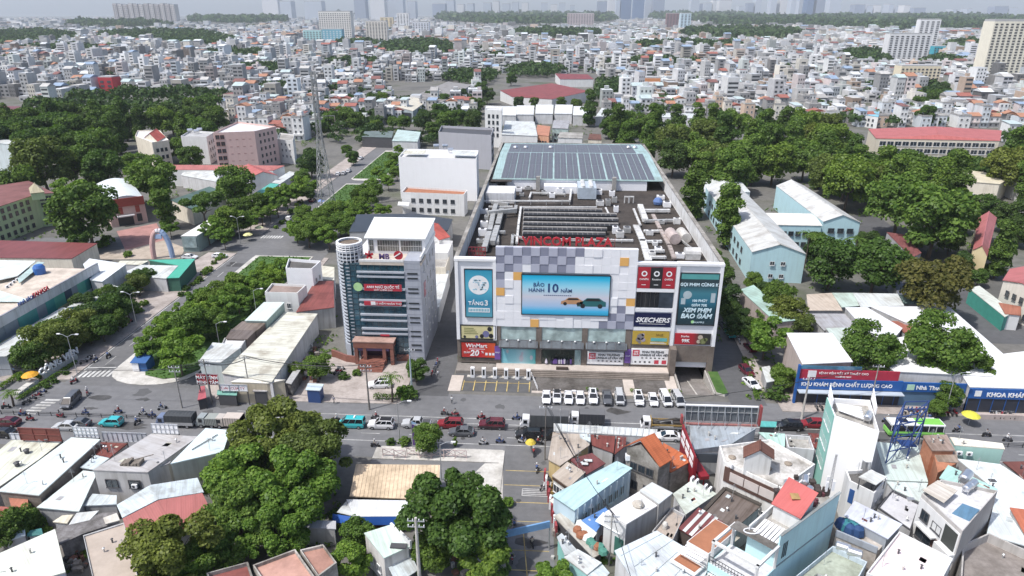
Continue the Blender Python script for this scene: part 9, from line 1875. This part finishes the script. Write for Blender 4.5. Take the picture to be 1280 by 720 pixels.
def cable(a,b,sag,l,r=.05):
 m=MB();m.tube([a.lerp(b,k/10)-Vector((0,0,4*sag*(k/10)*(1-k/10)))for k in range(11)],r,5);o=part(m,'power_cable',BLACK);tag(o,l,'cable','power cables')
D1=Vector((0,0,-.8))
for k,(a,b)in enumerate(((T1,T2),(T2,T3),(T3,T4),(T4,T5))):
 for j in range(3):cable(a+Vector((.4*j-.4,0,-.3*j)),b+Vector((.4*j-.4,0,-.3*j)),.5+.25*j,'%s thin cable of the %s span along the north pavement'%(('upper','middle','lower')[j],('first','second','third','fourth')[k]),.03)
far=Vector((-150,112,9));cable(T1,T2,.6,'black cable between the corner pole and the sign pole');cable(T2+D1,T3+D1,.8,'black cable between the sign pole and the pale pole',.08);cable(T3,T4,1.2,'long black cable from the pale pole to the bank pole',.07);cable(T4+D1,T5+D1,.7,'black cable from the bank pole to the corner tree');cable(far,T1+D1,1.5,'black cable entering from the left edge');cable(T8,T9,1,'black cable in front of the eye clinic sign')
for k in range(4):cable(T7+Vector((.3*k,0,-.3*k)),T10+Vector((.25*k,0,-.25*k)),1.0+.2*k,'%s of the sagging cables over the stall sheets'%('highest','second','third','lowest')[k],.035)
cable(T10,Vector((14,40,10)),1,'black cable running out at the bottom edge',.04);cable(T7,T9,2.2,'long thin cable along the south side of the road')
# yards: rubble and odd bits between the low houses
m=MB();ry=random.Random(31)
for(u0,u1,v0,v1,n)in((80,108,672,716,60),(60,150,630,650,40),(845,900,668,700,50),(760,800,650,690,20),(690,760,640,700,60),(1000,1040,560,580,20),(380,400,430,480,50),(560,630,690,720,50),(20,60,625,660,30),(862,900,560,590,40)):
 for k in range(n):p=px(ry.uniform(u0,u1),ry.uniform(v0,v1),0);e=ry.uniform(.15,.6);h=ry.uniform(.2,1.0);c,s=math.cos(k)*e,math.sin(k)*e;m.prism([(p.x-c,p.y-s),(p.x+s,p.y-c),(p.x+c,p.y+s),(p.x-s,p.y+c)],0,h,k%4)
o=part(m,'yard_rubble',[mat('rubble',(.33,.30,.27),.95,'slab',dirt=.6),mat('rust_scrap',(.22,.10,.07),.9),mat('pale_scrap',(.52,.51,.49),.9,'slab'),mat('dark_scrap',(.08,.075,.07),.9)]);tag(o,'rubble and scrap lying in the yards between the houses',kind='stuff')

# weeds and creepers in the gaps between buildings
L_=[];rw=random.Random(41)
for(u0,u1,v0,v1,n,e)in((384,420,392,470,60,.7),(30,60,640,668,40,.7),(140,240,330,350,20,.6),(930,970,430,500,60,.6),(1010,1110,320,365,60,.8),(1090,1200,370,390,20,.7),(870,900,350,430,40,.8),(400,600,120,170,300,1.8),(350,400,155,200,60,1.6),(0,140,290,300,30,.8),(420,480,640,720,60,.7),(520,630,640,720,120,.6),(280,420,600,690,120,.7),(80,110,680,716,16,.5),(1061,1078,612,628,14,.6),(640,740,150,178,60,1.2),(880,1240,190,320,240,1.5),(60,280,190,260,160,1.4),(595,640,690,720,30,.5),(700,770,700,720,16,.5),(985,1040,560,600,16,.5)):
 for k in range(n):p=px(rw.uniform(u0,u1),rw.uniform(v0,v1),0);q=e*rw.uniform(.5,1.4);L_.append((p.x,p.y,q*.35,q,q,q*.7))
o=put('weeds',leafmesh('weeds',leaves(L_,26000,.3,6),LEAF['mid']));tag(o,'weeds and low scrub in the gaps between buildings',kind='stuff')
# ------------------------------------------------------------------ air: one even haze box, after everything it encloses
hz = bpy.data.materials.new('haze'); hz.use_nodes = True
hn = hz.node_tree; hn.nodes.remove(hn.nodes['Principled BSDF'])
pv = hn.nodes.new('ShaderNodeVolumePrincipled'); pv.inputs['Color'].default_value = (.86, .93, 1.0, 1); pv.inputs['Density'].default_value = HAZE; pv.inputs['Anisotropy'].default_value = .0
hn.links.new(pv.outputs[0], hn.nodes['Material Output'].inputs['Volume'])
o = part(MB().box(-21600, 21600, -460, 21600, -4.3, HZ_TOP), 'haze', hz); o['kind'] = 'stuff'; o['label'] = 'pale blue summer haze'
